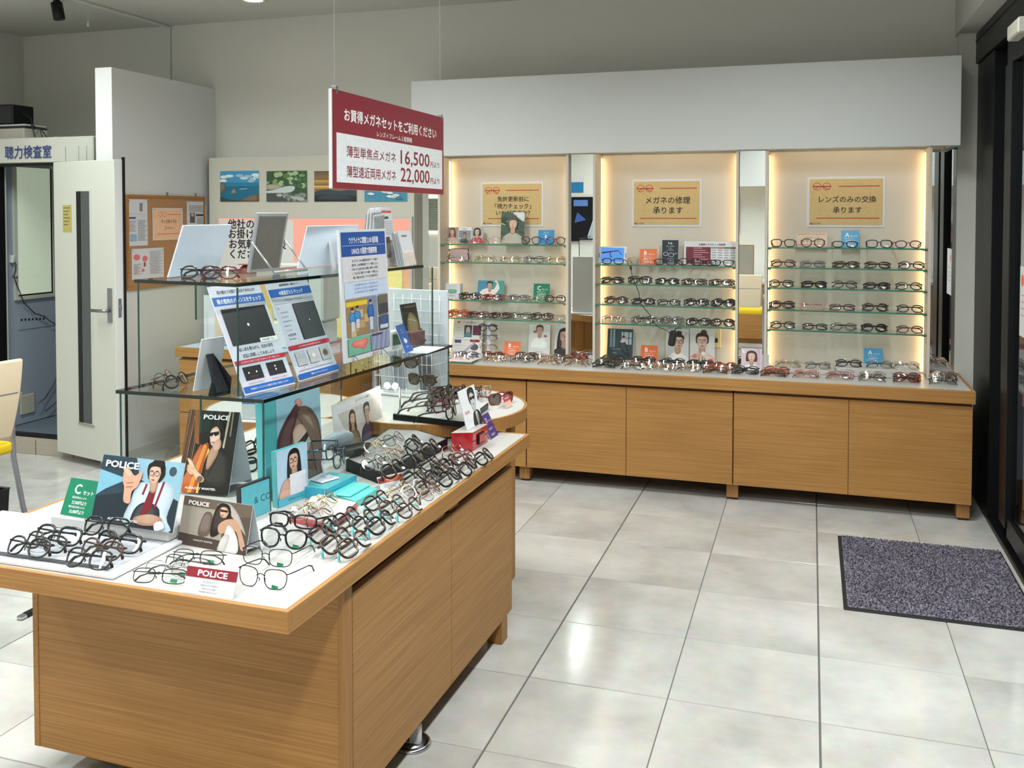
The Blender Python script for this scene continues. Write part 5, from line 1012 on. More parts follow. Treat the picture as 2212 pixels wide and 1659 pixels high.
mb = MB(); mb.add([(w*.25, -.002, h*.7), (w*.55, -.002, h*.7), (w*.7, -.075, .02), (w*.2, -.075, .02)], [(0, 1, 2, 3)]); mb.add([(w*.25, -.0025, h*.7), (w*.55, -.0025, h*.7), (w*.9, -.06, .05), (w*.95, -.06, 0), (w*.0, -.06, 0), (w*.05, -.06, .05)], [(0, 5, 4, 3, 2, 1)]); obj('easel', mb, M_dark, cr)
pair((340, 822), (376, 806), S1+.001, 'oval', Gu, 'oval gunmetal eyeglasses lying at the back of the lower glass shelf', 'frames on the lower glass shelf', tilt=.6, folded=True)
pair((362, 828), (408, 812), S1+.001, 'oval', B, 'oval black eyeglasses lying before the white card back', 'frames on the lower glass shelf', tilt=.5, folded=True)
# far end of the lower shelf
q = onZ(858, 757, S1)
dc = thing('digital_timer', 'small white digital timer with green display on the lower glass shelf', 'timer', (q.x, q.y, S1+.001), math.radians(75)); obj('body', MB().bbox(-.035, .035, 0, .02, 0, .075, b=.004), M_white, dc); obj('display', MB().box(-.025, .025, -.001, 0, .02, .06), mat('lcd_green', rgb(52, 92, 70), .3), dc)
zcard('catalogue', 'dark glossy catalogue standing at the end of the lower glass shelf', 'catalogue', (880, 722), (909, 716), (868, 658), S1+.03, lambda w, h: [R(0, 0, w, h, '#26221e'), Bl([(w*.1, h*.9), (w*.4, h*.3), (w*.9, h*.6), (w*.8, h)], '#8a7448'), Ln([(w*.2, h*.5), (w*.8, h*.62)], .003, '#7fc8c0'), R(w*.1, h*.08, w*.9, h*.14, '#5a5a58')], .012, M_dark)
q = onZ(908, 748, S1)
cbx = thing('card_box', 'clear box of stacked brown cards at the end of the lower glass shelf', 'box', (q.x, q.y, S1+.001), math.radians(80)); obj('tray', MB().box(-.05, .05, 0, .06, 0, .003), M_acr, cbx); obj('front', MB().box(-.05, .05, 0, .002, .003, .035), M_acr, cbx)
for k in range(6): obj('card', MB().box(-.045, .045, .008+k*.008, .013+k*.008, .004, .055), mat('card_brown', rgb(112, 74, 74), .6), cbx)
q = onZ(905, 762, S1); tag(sbox('leaflet', (q.x-.06, q.x+.04, q.y-.02, q.y+.16, S1+.0008, S1+.002), M_paper), 'white leaflet lying flat at the end of the lower glass shelf', 'leaflet')
# upper shelf
zcard('white_card', 'back of a large pale card at the left of the upper glass shelf', 'card', (363, 600), (470, 588), (397, 488), S2+.001, None, .004, mat('pale_blue_card', rgb(214, 224, 240), .5), neg=True)
mr, w, h = zcard('table_mirror', 'silver framed table mirror seen from behind on folding arms', 'mirror', (538, 590), (604, 584), (557, 461), S2+.006, lambda w, h: [R(.010, .010, w-.010, h-.010, '#6a655d')], .010, mat('mirror_frame_silver', rgb(176, 178, 180), .35, metal=.6), neg=True)
th = mr.rotation_euler.x
mb = MB(); f_ = Vector((0, -.10*math.cos(th), .10*math.sin(th)))
for x in (-.008, w+.008): mb.tube([(x, 0, h*.52), (x, f_.y, f_.z+.004)], .005, 6, flat=.5)
mb.tube([(-.008, f_.y, f_.z+.004), (w+.008, f_.y, f_.z+.004)], .005, 6); obj('arms', mb, MATS['mirror_frame_silver'], mr)
wc, w, h = zcard('white_card', 'back of a white card with two folded easel legs on the upper glass shelf', 'card', (643, 580), (755, 570), (664, 489), S2+.001, None, .004, MATS['pale_blue_card'], neg=True)
for x in (w*.45, w*.72): obj('easel_leg', MB().add([(x, -.002, h*.6), (x+.02, -.002, h*.6), (x+.024, -.05, .0), (x-.006, -.05, .0)], [(0, 1, 2, 3)]), M_paper, wc)
specs('oval', B, onZ(430, 602, S2)+Vector((0, 0, .001)), math.radians(12), .3, 'oval black eyeglasses before the pale card on the upper glass shelf', 'frames on the upper glass shelf', True)
specs('oval', Wi, onZ(468, 602, S2)+Vector((.0, 0, .001)), math.radians(4), .3, 'oval wine-red eyeglasses beside the table mirror on the upper glass shelf', 'frames on the upper glass shelf', True)
cs2 = thing('lens_cloth_case', 'small round red-brown case behind the eyeglasses on the upper shelf', 'case', onZ(512, 593, S2)+Vector((0, .06, .001))); obj('shell', bowl(.03, .026, .03).lathe([(.03, .0), (.03, .002)]), mat('case_redbrown', rgb(128, 58, 46), .5), cs2, (0, 0, .03), (PI, 0, 0))
# brochure holders on the upper shelf
def holder(name, label, bl, br, tl, z0, sheets, cov):
    B0, rz, w, h, le = solve_card(bl, br, tl, z0)
    le = min(max(le, .1), .4)
    o = thing(name, label, 'brochure holder', (B0.x, B0.y, z0+.0006)); o.rotation_euler = (-le, 0, rz)
    obj('back', MB().box(0, w, .05, .0525, 0, h*.55), M_acr, o); obj('front', MB().box(0, w, 0, .002, 0, h*.38), M_acr, o); obj('floor', MB().box(0, w, .002, .05, 0, .002), M_acr, o)
    for k in range(sheets):
        b_ = obj('brochure', MB().box(.004+(k % 2)*.002, w-.006, .006+k*.0062, .0105+k*.0062, .003, h*(.97-.02*(k % 3))), M_paper, o)
        if k == 0: draw(o, cov(w, h*.97), w*.98, h*.97, y=.0056)
    return o
def news(w, h): return [R(w*.05, h*.06, w*.9, h*.1, '#d24a4a'), R(w*.1, h*.16, w*.6, h*.2, '#303036'), R(w*.1, h*.5, w*.55, h*.85, '#4a4648')]+[R(w*.08, h*(.24+.03*k), w*.9, h*(.25+.03*k), '#a9adb8') for k in range(8)]
B0, rz, w, h, le = solve_card((818, 578), (860, 573), (797, 449), S2)
holder('newspaper_holder', 'acrylic holder with a thick bundle of newspapers on the upper shelf', (838, 578), (862, 572), (838, 442), S2, 8, news)
nb = thing('newspaper_bundle', 'fan of wrapped newspapers behind the blue header board', 'newspapers', onZ(822, 580, S2)+Vector((0, 0, .001)), math.radians(80))
for k in range(7): obj('newspaper', MB().bbox(-.035, .02, .004+k*.009, .010+k*.009, 0, .20-.004*abs(k-3), b=.001), M_paper if k % 2 else mat('newsprint_grey', rgb(150, 152, 156), .7, var=.3, scale=40), nb, rot=(.12, -.10+.02*k, 0))
holder('leaflet_holder', 'acrylic holder with white leaflets at the far end of the upper shelf', (878, 577), (905, 573), (862, 496), S2, 5, lambda w, h: [R(w*.2, h*.12, w*.6, h*.17, '#777a86'), R(w*.1, h*.55, w*.9, h*.97, '#eadfd8')])
# small lamp on a pole
q = onZ(864, 931, TZ)
lm = thing('table_lamp', 'chrome pole lamp with two glowing bulbs behind the glass shelf', 'lamp', (q.x, q.y, TZ+.0006))
obj('base', MB().lathe([(.03, 0), (.03, .005), (.006, .008)], n=20), M_chrome, lm); obj('pole', MB().tube([(0, 0, .006), (0, 0, .165)], .0035, 10), M_chrome, lm)
for dx in (-.012, -.045):  # the outer arm and light are added for the lamp's reflection in the glass
    obj('arm', MB().tube([(0, 0, .160), (dx, -.012, .170)], .002, 6), M_chrome, lm)
    obj('bulb_and_reflection', MB().lathe([(.002, -.012), (.009, -.008), (.012, 0), (.009, .008), (.002, .012)], (dx, -.016, .172), 14), emis('bulb_and_reflection_glow', (1, .93, .82, 1), 60 if dx > -.02 else 25), lm)
# ------------------------------------------------------------------ hanging price sign
sn = thing('hanging_sign', 'red and white price sign hung on strings from the ceiling', 'sign', (-1.50, 2.815, 1.592), PI/2)
sw, sh = .995, .328
obj('board', MB().bbox(0, sw, 0, .014, 0, sh, b=.0015), M_paper, sn)
mr_ = '#8c1f33'
lay = [R(0, 0, sw, sh, mr_), R(sw*.028, sh*.43, sw*.985, sh*.932, '#eef1fa')]
def fit(s, u0, u1, v, hh, c, bold):
    v_, f_, (a, b) = textgeo(s, bold); k = ksize(s, hh*sh); return T(s, sw*u0, sh*v, hh*sh, c, 'l', sw*(u1-u0)/((b-a)*k), bold)
lay += [fit('お買得メガネセットをご利用ください', .085, .915, .285, .125, '#ffffff', .022), fit('レンズ＋フレーム１組価格', .34, .66, .395, .058, '#ffffff', .012),
        fit('薄型単焦点メガネ', .10, .505, .655, .115, mr_, .008), fit('16,500', .55, .84, .665, .165, mr_, .012), fit('円より', .85, .95, .66, .075, mr_, .008),
        fit('薄型遠近両用メガネ', .10, .505, .862, .115, mr_, .008), fit('22,000', .55, .84, .870, .165, mr_, .012), fit('円より', .85, .95, .866, .075, mr_, .008)]
draw(sn, lay, sw, sh)
for x in (.03, sw-.02):
    obj('clip', MB().bbox(x-.006, x+.006, -.003, .017, sh-.014, sh+.012, b=.001), M_steel, sn); obj('string', MB().tube([(x, .007, sh+.01), (x, .007, ZC-1.592)], .0006, 5), M_acre, sn)
# ------------------------------------------------------------------ picture wall
def landscape(i):
    def f(w, h):
        r2 = random.Random(i)
        if i == 0:
            o = [R(0, 0, w, h*.38, '#4a97c8'), R(0, h*.38, w, h, '#1f6f8c'), R(0, h*.38, w, h*.5, '#2a83a4')]
            for _ in range(14): o.append(El(w*r2.random(), h*(.08+.26*r2.random()), w*(.05+.07*r2.random()), h*.05, r2.choice(['#e8f0f4', '#c9dde6', '#9cc4d8'])))
            return o+[Bl([(0, h*.4), (w*.1, h*.38), (w*.15, h*.6), (0, h*.75)], '#5d6458'), Bl([(w*.28, h*.72), (w*.36, h*.58), (w*.42, h*.72)], '#8d7a62'), Bl([(w*.5, h), (w*.7, h*.86), (w, h*.76), (w, h)], '#6d5a44'), Bl([(0, h*.85), (w*.2, h*.92), (w*.6, h), (0, h)], '#3d4a44'), Ln([(w*.5, h*.6), (w*.7, h*.58)], .003, '#d6e6ea')]
        if i == 1:
            o = [R(0, 0, w, h, '#3d5a3c')]
            for _ in range(46): o.append(El(w*r2.random(), h*.5*r2.random(), w*(.03+.06*r2.random()), h*(.03+.06*r2.random()), r2.choice(['#5f7f4c', '#2c4630', '#7fa066', '#486b48', '#a9c090'])))
            o += [Bl([(0, h*.45), (w*.3, h*.45), (w*.42, h*.6), (w*.2, h*.62), (0, h*.6)], '#a8a08c'), Bl([(w*.2, h*.62), (w*.5, h*.5), (w*.7, h*.52), (w*.6, h*.7), (0, h*.78), (0, h*.66)], '#c6d4d6'), R(0, h*.72, w, h, '#4c5652')]
            for _ in range(20): o.append(El(w*(.3+.7*r2.random()), h*(.75+.22*r2.random()), w*(.03+.06*r2.random()), h*(.03+.04*r2.random()), r2.choice(['#8c948e', '#b4b8b0', '#6a726c'])))
            return o
        if i == 2:
            return [R(0, 0, w, h, '#8a6f4a')]+[R(0, h*y, w, h*(y+.05), c) for y, c in ((0, '#5d5348'), (.08, '#75624a'), (.18, '#8c744e'), (.3, '#d9a84e'), (.36, '#b98a48'), (.48, '#f0c268'), (.53, '#c98f46'))]+[Bl([(0, h*.7), (w*.3, h*.6), (w*.6, h*.66), (w, h*.6), (w, h), (0, h)], '#3c4a52'), Bl([(0, h*.82), (w*.4, h*.76), (w, h*.84), (w, h), (0, h)], '#1f262c')]
        o = [R(0, 0, w, h, '#7fb4cc'), R(0, h*.45, w, h, '#4c94b0')]
        for _ in range(26): o.append(Bl([(x, y), (x+w*.1, y-h*.04), (x+w*.18, y+h*.03), (x+w*.08, y+h*.05)], r2.choice(['#cfe2ea', '#2d7894', '#9cc8d8', '#e4eef2'])) if True else None) if (x := w*r2.random()*.85) is not None and (y := h*(.1+.8*r2.random())) is not None else None
        return [q for q in o if q]
    return f
for i, (x0, x1, lab) in enumerate(((477, 560, 'photo print of blue sea and clouds on the beige panel'), (577, 664, 'photo print of a rocky forest stream on the beige panel'), (680, 771, 'photo print of a golden sunset over dark hills on the beige panel'), (788, 880, 'photo print of pale blue ice water on the beige panel'))):
    a, c = onY(x0, 435.5, PP), onY(x1, 368.5, PP); w, h = c.x-a.x, c.z-a.z
    o = thing('landscape_print', lab, 'picture', (a.x, PP-.0045, a.z)); obj('board', MB().box(0, w, 0, .004, 0, h), M_paper, o); draw(o, landscape(i)(w, h), w, h)
# illuminated notice box
a, c = onY(475, 720, PP), onY(893, 468, PP); w, h = c.x-a.x, c.z-a.z
lb = thing('light_box', 'backlit salmon light box with a black lettered notice under the prints', 'light box', (a.x, PP-.024, a.z))
mg = bpy.data.materials.new('light_box_glow'); mg.use_nodes = True; nt = mg.node_tree; nt.nodes.clear(); MATS['light_box_glow'] = mg
oo = nt.nodes.new('ShaderNodeOutputMaterial'); e = nt.nodes.new('ShaderNodeEmission'); tc = nt.nodes.new('ShaderNodeTexCoord'); sp = nt.nodes.new('ShaderNodeSeparateXYZ'); rp = nt.nodes.new('ShaderNodeValToRGB'); mr2 = nt.nodes.new('ShaderNodeMapRange')
mr2.inputs['From Max'].default_value = h; nt.links.new(tc.outputs['Object'], sp.inputs[0]); nt.links.new(sp.outputs['Z'], mr2.inputs['Value']); nt.links.new(mr2.outputs[0], rp.inputs[0])
rp.color_ramp.elements[0].color = rgb(232, 214, 130); rp.color_ramp.elements[1].color = rgb(244, 172, 150); rp.color_ramp.elements[0].position = .25; rp.color_ramp.elements[1].position = .62
nt.links.new(rp.outputs[0], e.inputs[0]); e.inputs[1].default_value = .95; nt.links.new(e.outputs[0], oo.inputs[0])
obj('diffuser', MB().box(.012, w-.012, .002, .022, .012, h-.012), mg, lb)
for d in ((0, .012, 0, h), (w-.012, w, 0, h), (.012, w-.012, 0, .012), (.012, w-.012, h-.012, h)): obj('frame', MB().box(d[0], d[1], 0, .0235, d[2], d[3]), M_grey, lb)
nw, nh = onY(641, 480, PP).x-onY(481, 480, PP).x, onY(481, 480, PP).z-onY(481, 600, PP).z
nn = obj('notice_sheet', MB().box(0, nw, -.001, 0, 0, nh), mat('notice_white', rgb(226, 226, 222), .6), lb, (.02, -.001, h-.025-nh))
cw = (onY(623, 490, PP).x-onY(500, 490, PP).x)/5.6
draw(nn, [T('他社の', .07, nh*.135, cw*.80, '#221f33', 'l', bold=.02), T('の', .07+cw*4.75, nh*.135, cw*.80, '#221f33', 'l', bold=.02), T('お掛け', .075, nh*.31, cw*.80, '#221f33', 'l', bold=.02), T('ど', .075+cw*4.75, nh*.31, cw*.80, '#221f33', 'l', bold=.02), T('お気軽', .08, nh*.49, cw*.80, '#221f33', 'l', bold=.02), T('談', .08+cw*4.7, nh*.49, cw*.80, '#221f33', 'l', bold=.02), T('くださ', .085, nh*.67, cw*.80, '#221f33', 'l', bold=.02), R(nw*.33, nh*.78, nw*.38, nh*.9, '#6a3a52'), R(nw*.74, nh*.80, nw*.97, nh*.92, '#4f9478')], nw, nh, y=-.0014)
# ------------------------------------------------------------------ pin board on the partition
pb = thing('pin_board', 'cork pin board in a wooden frame on the white partition', 'pin board', (-3.969, 4.80, 1.045), PI/2); bw, bh = .785, .585
obj('cork', MB().box(.018, bw-.018, -.012, 0, .018, bh-.018), mat('cork', rgb(176, 132, 92), .9, var=.12, scale=90), pb)
for d in ((0, bw, 0, .018), (0, bw, bh-.018, bh), (0, .018, .018, bh-.018), (bw-.018, bw, .018, bh-.018)): obj('frame', MB().bbox(d[0], d[1], -.018, 0, d[2], d[3], b=.002), wood('pine_frame', '#9a6a3c', '#b8844e', 'X'), pb)
for x in (.4, .7): obj('hanger', MB().bbox(x-.008, x+.008, -.006, 0, bh, bh+.022, b=.002), M_steel, pb)
def pinned(lab, q0, q1, fn, cat='notice'):
    a, c = onX(*q0, -3.969+.0135), onX(*q1, -3.969+.0135); w, h = c.y-a.y, a.z-c.z
    o = thing('pinned_paper', lab, cat, (-3.969+.0145, a.y, c.z), PI/2); obj('sheet', MB().box(0, w, 0, .001, 0, h), M_paper, o); draw(o, fn(w, h), w, h)
    for x in (.012, w-.012): obj('pin', MB().lathe([(.003, 0), (.004, .002), (.002, .006)], n=8), M_chrome, o, (x, -.001, h-.01), (PI/2, 0, 0))
rows = lambda w, h, x0, x1, y0, n, c: [R(w*x0, h*(y0+.035*k), w*(x1-.06*(k % 3)), h*(y0+.018+.035*k), c) for k in range(n)]
pinned('printed newsletter page pinned at the board edge by the booth door', (275, 430), (319, 530), lambda w, h: [R(w*.6, h*.08, w*.75, h*.26, '#7f8490'), Ln([(0, h*.3), (w, h*.33)], .002, '#aab2c2'), R(w*.05, h*.38, w*.4, h*.42, '#46508a'), R(w*.1, h*.75, w*.45, h*.9, '#8fb4cc')]+rows(w, h, .5, .95, .45, 13, '#9aa0ac')+rows(w, h, .05, .42, .46, 7, '#b8a9b8'))
pinned('orange kids eyewear corner poster pinned on the cork board', (329, 449), (395, 517), lambda w, h: [R(w*.03, h*.03, w*.97, h*.97, '#f2c09a'), Ln(ell(w*.25, h*.2, w*.07, h*.07), .002, '#cc3b3b', True), Ln(ell(w*.38, h*.2, w*.07, h*.07), .002, '#cc3b3b', True), R(w*.48, h*.195, w*.93, h*.21, '#cc3b3b'), T('キッズ用メガネ', w*.53, h*.47, h*.12, '#3a2a2a', wx=.82, bold=.01), T('コーナー', w*.53, h*.68, h*.12, '#3a2a2a', wx=.85, bold=.01), R(w*.14, h*.8, w*.93, h*.815, '#cc3b3b')])
pinned('newspaper clipping with a small portrait pinned on the cork board', (403, 435), (446, 489), lambda w, h: [R(w*.15, h*.45, w*.4, h*.85, '#5a5654'), El(w*.28, h*.53, w*.08, h*.07, '#c9a890'), R(w*.45, h*.5, w*.85, h*.58, '#33343c')]+rows(w, h, .1, .9, .15, 8, '#a6a8b0')+rows(w, h, .5, .9, .65, 7, '#a6a8b0'))
pinned('leaflet with red speech bubbles pinned low on the cork board', (284, 538), (354, 598), lambda w, h: [El(w*.15, h*.28, w*.1, h*.1, '#e0707a'), El(w*.4, h*.34, w*.08, h*.1, '#e0707a'), El(w*.34, h*.72, w*.04, h*.06, '#e0707a'), R(w*.36, h*.46, w*.42, h*.6, '#8a4a4a')]+rows(w, h, .55, .95, .1, 22, '#b4b8c4')+rows(w, h, .05, .3, .5, 10, '#c4b4bc'))
# ------------------------------------------------------------------ hearing test booth
BY = 4.79; BXR = -4.19
M_booth = mat('booth_enamel', rgb(196, 198, 188), .5, var=.015); M_bin = mat('booth_inside', rgb(150, 162, 178), .7, var=.03)
bt = thing('hearing_booth', 'pale grey soundproof hearing booth with an open doorway', 'booth', (-4.9, 5.2, 0))
def bb(nm, d, mm, b=0, par=None): return sbox(nm, (d[0]+4.9, d[1]+4.9, d[2]-5.2, d[3]-5.2, d[4], d[5]), mm, par or bt, b)
bb('header', (XL+.01, BXR, BY, BY+.08, 1.83, 1.99), M_booth, .006); bb('jamb_panel', (-4.44, BXR, BY, BY+.08, .10, 1.83), M_booth, .003); bb('front_panel', (XL+.01, -4.95, BY, BY+.08, .10, 1.83), M_booth, .003)
bb('roof', (XL+.01, BXR, BY+.08, 5.70, 1.93, 1.98), M_booth); bb('side_wall', (BXR-.07, BXR, BY+.08, 5.70, .10, 1.93), M_booth); bb('back_wall', (XL+.01, BXR-.07, 5.62, 5.70, .10, 1.93), M_bin)
lw = bb('left_lining', (-5.08, -5.0, BY+.08, 5.62, .11, 1.93), M_bin); bb('floor_pan', (XL+.01, BXR-.07, BY+.0, 5.62, .06, .105), mat('booth_carpet', rgb(92, 104, 116), .95, var=.1, scale=80))
for x in (-4.4, -4.3, -4.24): bb('header_seam', (x, x+.002, BY-.0008, BY, 1.835, 1.93), M_dark)
bb('lintel_seal', (-4.95, -4.44, BY-.004, BY+.03, 1.812, 1.83), M_black); bb('threshold', (-4.95, -4.44, BY-.012, BY+.03, .095, .115), M_black); bb('jamb_seal', (-4.965, -4.945, BY-.004, BY+.06, .10, 1.83), M_black)
struct('trim_3', MB().box(XL, BXR+.02, 4.74, BY-.001, 0, .095), mat('stone_step', rgb(168, 160, 146), .7, var=.12, scale=7, stretch=(1, 1, 8)))
for x in (-4.62, -4.33): struct('step_joint', MB().box(x, x+.004, 4.739, 4.7405, 0, .0945), M_dark, bpy.data.objects['trim_3'])
y0, y1, z0, z1 = 4.99, 5.30, .965, 1.822
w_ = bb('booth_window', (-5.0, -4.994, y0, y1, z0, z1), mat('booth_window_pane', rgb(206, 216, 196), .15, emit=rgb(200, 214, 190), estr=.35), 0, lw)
for d in ((y0-.025, y0, z0-.025, z1+.02), (y1, y1+.02, z0-.025, z1+.02), (y0, y1, z0-.025, z0)): bb('window_frame', (-5.0, -4.985, *d), M_booth, 0, lw)
bb('window_gasket', (-4.9938, -4.9915, y1-.012, y1, z0, z1), M_black, 0, lw); bb('window_gasket', (-4.9938, -4.9915, y0, y1, z0, z0+.01), M_black, 0, lw)
jp = bb('jack_panel', (-4.9995, -4.996, 5.0, 5.38, .74, .86), M_bin, 0, bt)
for k in range(7): bb('jack', (-4.996, -4.993, 5.015+k*.032, 5.029+k*.032, .80-.002*k, .813-.002*k), M_black, .002, jp)
bb('wall_socket', (-4.9995, -4.99, 5.0, 5.12, .17, .30), mat('socket_beige', rgb(190, 186, 170), .5), .003)
bb('headphone_hook', (-4.9995, -4.97, 4.93, 4.95, 1.19, 1.24), M_white, .003)
cbm = MB()
for pts in (((4.94, 1.21), (4.955, 1.18), (4.96, 1.13), (4.945, 1.10), (4.97, 1.02), (5.03, .92), (5.12, .84), (5.2, .81)), ((5.2, .81), (5.25, .77), (5.32, .74), (5.36, .70), (5.34, .45), (5.28, .33), (5.2, .25), (5.13, .23)), ((5.36, .7), (5.38, .4), (5.34, .22), (5.2, .16)), ((4.93, 1.10), (4.96, 1.09), (4.98, 1.10))):
    cbm.tube([(-4.975+4.9+.01*math.sin(i*2), y-5.2, z) for i, (y, z) in enumerate(pts)], .0035, 6)
obj('cables', cbm, M_dark, bt)['kind'] = 'stuff'
sg = obj('name_plate', MB().bbox(-.72+.0, -.19, -.4155, -.411, 1.845, 1.962, b=.001), mat('plate_white', rgb(222, 224, 222), .5), bt)
nl = T('聴力検査室', 0, 0, .078, '#2a3a7c', 'l', .82, .008); v_, f_, (a_, b_) = textgeo('聴力検査室', .008); k_ = .078/.9; x_ = onY(12, 330, BY).x+4.9
obj('lettering', MB().add([(x_+(q[0]-a_)*k_*.86, -.4162-.00003*q[2], 1.868+q[1]*k_) for q in v_], f_), ink('#2a3a7c'), sg)
# door leaf
lf = obj('door', MB().bbox(0, .60, 0, .055, 0, 1.775, b=.004), M_booth, bt, (-4.395+4.9, 4.68-5.2, .05), (0, 0, math.radians(-15)))
obj('slot_frame', MB().box(.232, .385, -.006, 0, .20, 1.61).box(.232, .385, -.006, 0, .2, .21), M_booth, lf)
obj('slot_glass', MB().box(.246, .371, -.0075, -.006, .215, 1.595), mat('slot_glass_dark', rgb(70, 76, 74), .12), lf); obj('slot_gasket', MB().box(.246, .288, -.009, -.0075, .215, 1.595), M_black, lf); obj('slot_glint', MB().box(.292, .296, -.0086, -.0075, .22, 1.59), M_steel, lf)
obj('edge_face', MB().box(.6001, .602, .002, .053, .002, 1.773), M_white, lf); obj('edge_seal', MB().box(.598, .612, .053, .066, 0, 1.79), M_black, lf)
hd = obj('lock_plate', MB().bbox(.53, .572, -.006, 0, .83, 1.03, b=.002), M_steel, lf); obj('lever', MB().tube([(.553, -.006, .90), (.553, -.04, .90), (.545, -.045, .90), (.44, -.045, .898)], .0095, 10), M_steel, hd)
obj('strike', MB().box(.602, .6035, .018, .038, .86, .97), M_steel, lf); obj('latch', MB().bbox(.602, .615, .02, .034, .905, .93, b=.002), M_steel, lf)
obj('sticker', MB().box(.095, .185, -.0008, 0, 1.35, 1.515), ink('#b0a45c'), lf); draw(lf, [R(.105, 1.775-1.5+.02*k, .17-.01*(k % 3), 1.775-1.494+.02*k, '#6e6638') for k in range(6)], .6, 1.775, y=-.0009)
# things on the booth roof
eq = thing('equipment_box', 'beige equipment box with a ribbed lid on the booth roof', 'equipment', (-4.98, 4.98, 1.981)); obj('case', MB().bbox(-.12, .15, -.08, .12, 0, .085, b=.004), mat('beige_case', rgb(186, 182, 170), .6), eq); obj('lid', MB().bbox(-.12, .15, -.08, .12, .086, .096, b=.002), M_dark, eq); obj('top_tray', MB().bbox(-.11, .15, -.07, .11, .100, .112, b=.002), M_grey, eq)
obj('spacer', MB().box(.0, .02, 0, .02, .096, .100), M_grey, eq)
mn = thing('speaker_box', 'black speaker box on top of the beige equipment box', 'speaker', (-5.03, 4.99, 2.0935)); obj('cabinet', MB().bbox(-.13, .10, -.08, .10, 0, .13, b=.006), M_black, mn); obj('grille', MB().box(-.12, .09, -.082, -.08, .01, .12), M_dark, mn)
wr = thing('cable_tangle', 'tangle of dark and pale cables behind the equipment box', 'cables', (-4.80, 4.96, 1.981))
for pts, mm in ((((-.13, .03, .19), (-.06, .03, .155), (-.01, .0, .10), (.05, 0, .08), (.11, .0, .01), (.12, 0, .006)), M_dark), (((-.03, .0, .12), (.0, 0, .03), (.02, .02, .09), (.05, .02, .005)), M_dark), (((.03, 0, .006), (.06, .02, .02), (.12, .0, .008), (.16, 0, .025), (.2, .0, .022), (.18, -.03, .007), (.1, 0, .006)), M_grey)):
    obj('cable', MB().tube([tuple(p) for p in spline([(0, 0)]*0) or pts], .004, 6), mm, wr)
# ------------------------------------------------------------------ consultation desk by the partition
dk = thing('consulting_desk', 'oak desk with drawers and pale blue top beside the partition', 'desk', (-3.05, 5.1, 0))
def dp(nm, d, mm, b=0): return sbox(nm, (d[0]+3.05, d[1]+3.05, d[2]-5.1, d[3]-5.1, d[4], d[5]), mm, dk, b)
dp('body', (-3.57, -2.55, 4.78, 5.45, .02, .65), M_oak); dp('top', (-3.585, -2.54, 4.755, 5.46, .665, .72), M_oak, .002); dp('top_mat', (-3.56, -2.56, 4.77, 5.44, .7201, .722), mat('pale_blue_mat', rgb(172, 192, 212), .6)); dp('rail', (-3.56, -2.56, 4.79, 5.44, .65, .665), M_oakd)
for x0, x1 in ((-3.565, -3.06), (-3.055, -2.555)):
    for z0, z1 in ((.03, .33), (.335, .645)): dp('drawer', (x0, x1, 4.764, 4.779, z0, z1), M_oak, .001)
ls = thing('leaflet_stand', 'clear leaflet stand with pink and cream leaflets on the oak desk', 'leaflet stand', (onY(462, 740, 4.86).x, 4.86, .7225))
obj('back', MB().box(-.10, .12, .05, .053, 0, .26), M_acr, ls); obj('pocket', MB().box(-.10, .12, 0, .002, 0, .13), M_acr, ls)
for k, (x, hh, c, y) in enumerate(((-.09, .30, '#e3d4d4', .03), (.0, .34, '#cfe0dc', .038), (-.05, .22, '#d8c7aa', .014))):
    b_ = obj('leaflet', MB().box(x, x+.10, y, y+.003, .004, hh), M_paper, ls); draw(b_, [R(0, 0, .10, hh-.004, c), R(0, 0, .10, .03, ['#b25a66', '#4f9a8c', '#9a7f58'][k]), El(.03, .10, .018, .02, '#8a5a44'), El(.07, .10, .018, .02, '#8a5a44')] if False else [('p', [(x, 0), (x+.10, 0), (x+.10, hh-.004), (x, hh-.004)], c)], x+.10, hh, y=y-.0005)
eb = thing('test_instrument', 'pale grey eye test instrument with a rounded hood on the desk', 'instrument', (-2.86, 5.02, .7225))
obj('housing', MB().bbox(-.17, .17, -.10, .12, .16, .50, b=.012), M_grey, eb); obj('base', MB().bbox(-.15, .15, -.12, .12, 0, .155, b=.008), M_white, eb); obj('eyepiece', MB().tube([(-.10, -.10, .42), (-.10, -.15, .42)], .03, 14), M_dark, eb); obj('slot', MB().box(.02, .12, -.122, -.12, .06, .10), M_black, eb)
# ------------------------------------------------------------------ round tables behind
def roundtable(name, lab, cx, cy, r, z, th, legs):
    o = thing(name, lab, 'table', (cx, cy, 0)); obj('rim', MB().lathe([(r-.012, z-th), (r, z-th), (r, z+.0005), (r-.012, z+.0005), (r-.012, z-th)], n=56, smooth=False, cap=False), M_oakz, o); obj('surface', MB().lathe([(r-.012, z-th+.004), (r-.0122, z)], n=56, smooth=False), M_lam, o)
    for lx, ly, w2, d2 in legs: obj('leg', MB().bbox(lx-w2, lx+w2, ly-d2, ly+d2, 0, z-th, b=.002), M_oakz, o)
    return o
roundtable('round_table', 'round white topped table with oak rim at the far end of the display table', -1.445, 3.535, .385, .745, .046, ((.275, .185, .012, .03), (.10, .20, .03, .02), (-.25, .17, .03, .03)))
q = onZ(612, 878, .60)
roundtable('round_table', 'lower round white topped table near the oak desk', q.x, q.y, .36, .60, .045, ((0, .1, .05, .05), (-.2, 0, .03, .03), (.2, 0, .03, .03)))
q2 = onZ(541, 912, .60); bx2 = thing('brochure_box', 'grey and blue striped brochure box on the lower round table', 'box', (q2.x+.02, q2.y+.05, .6006), math.radians(8)); obj('box', MB().bbox(-.09, .09, 0, .10, 0, .19, b=.002), mat('brochure_grey', rgb(196, 204, 212), .5), bx2)
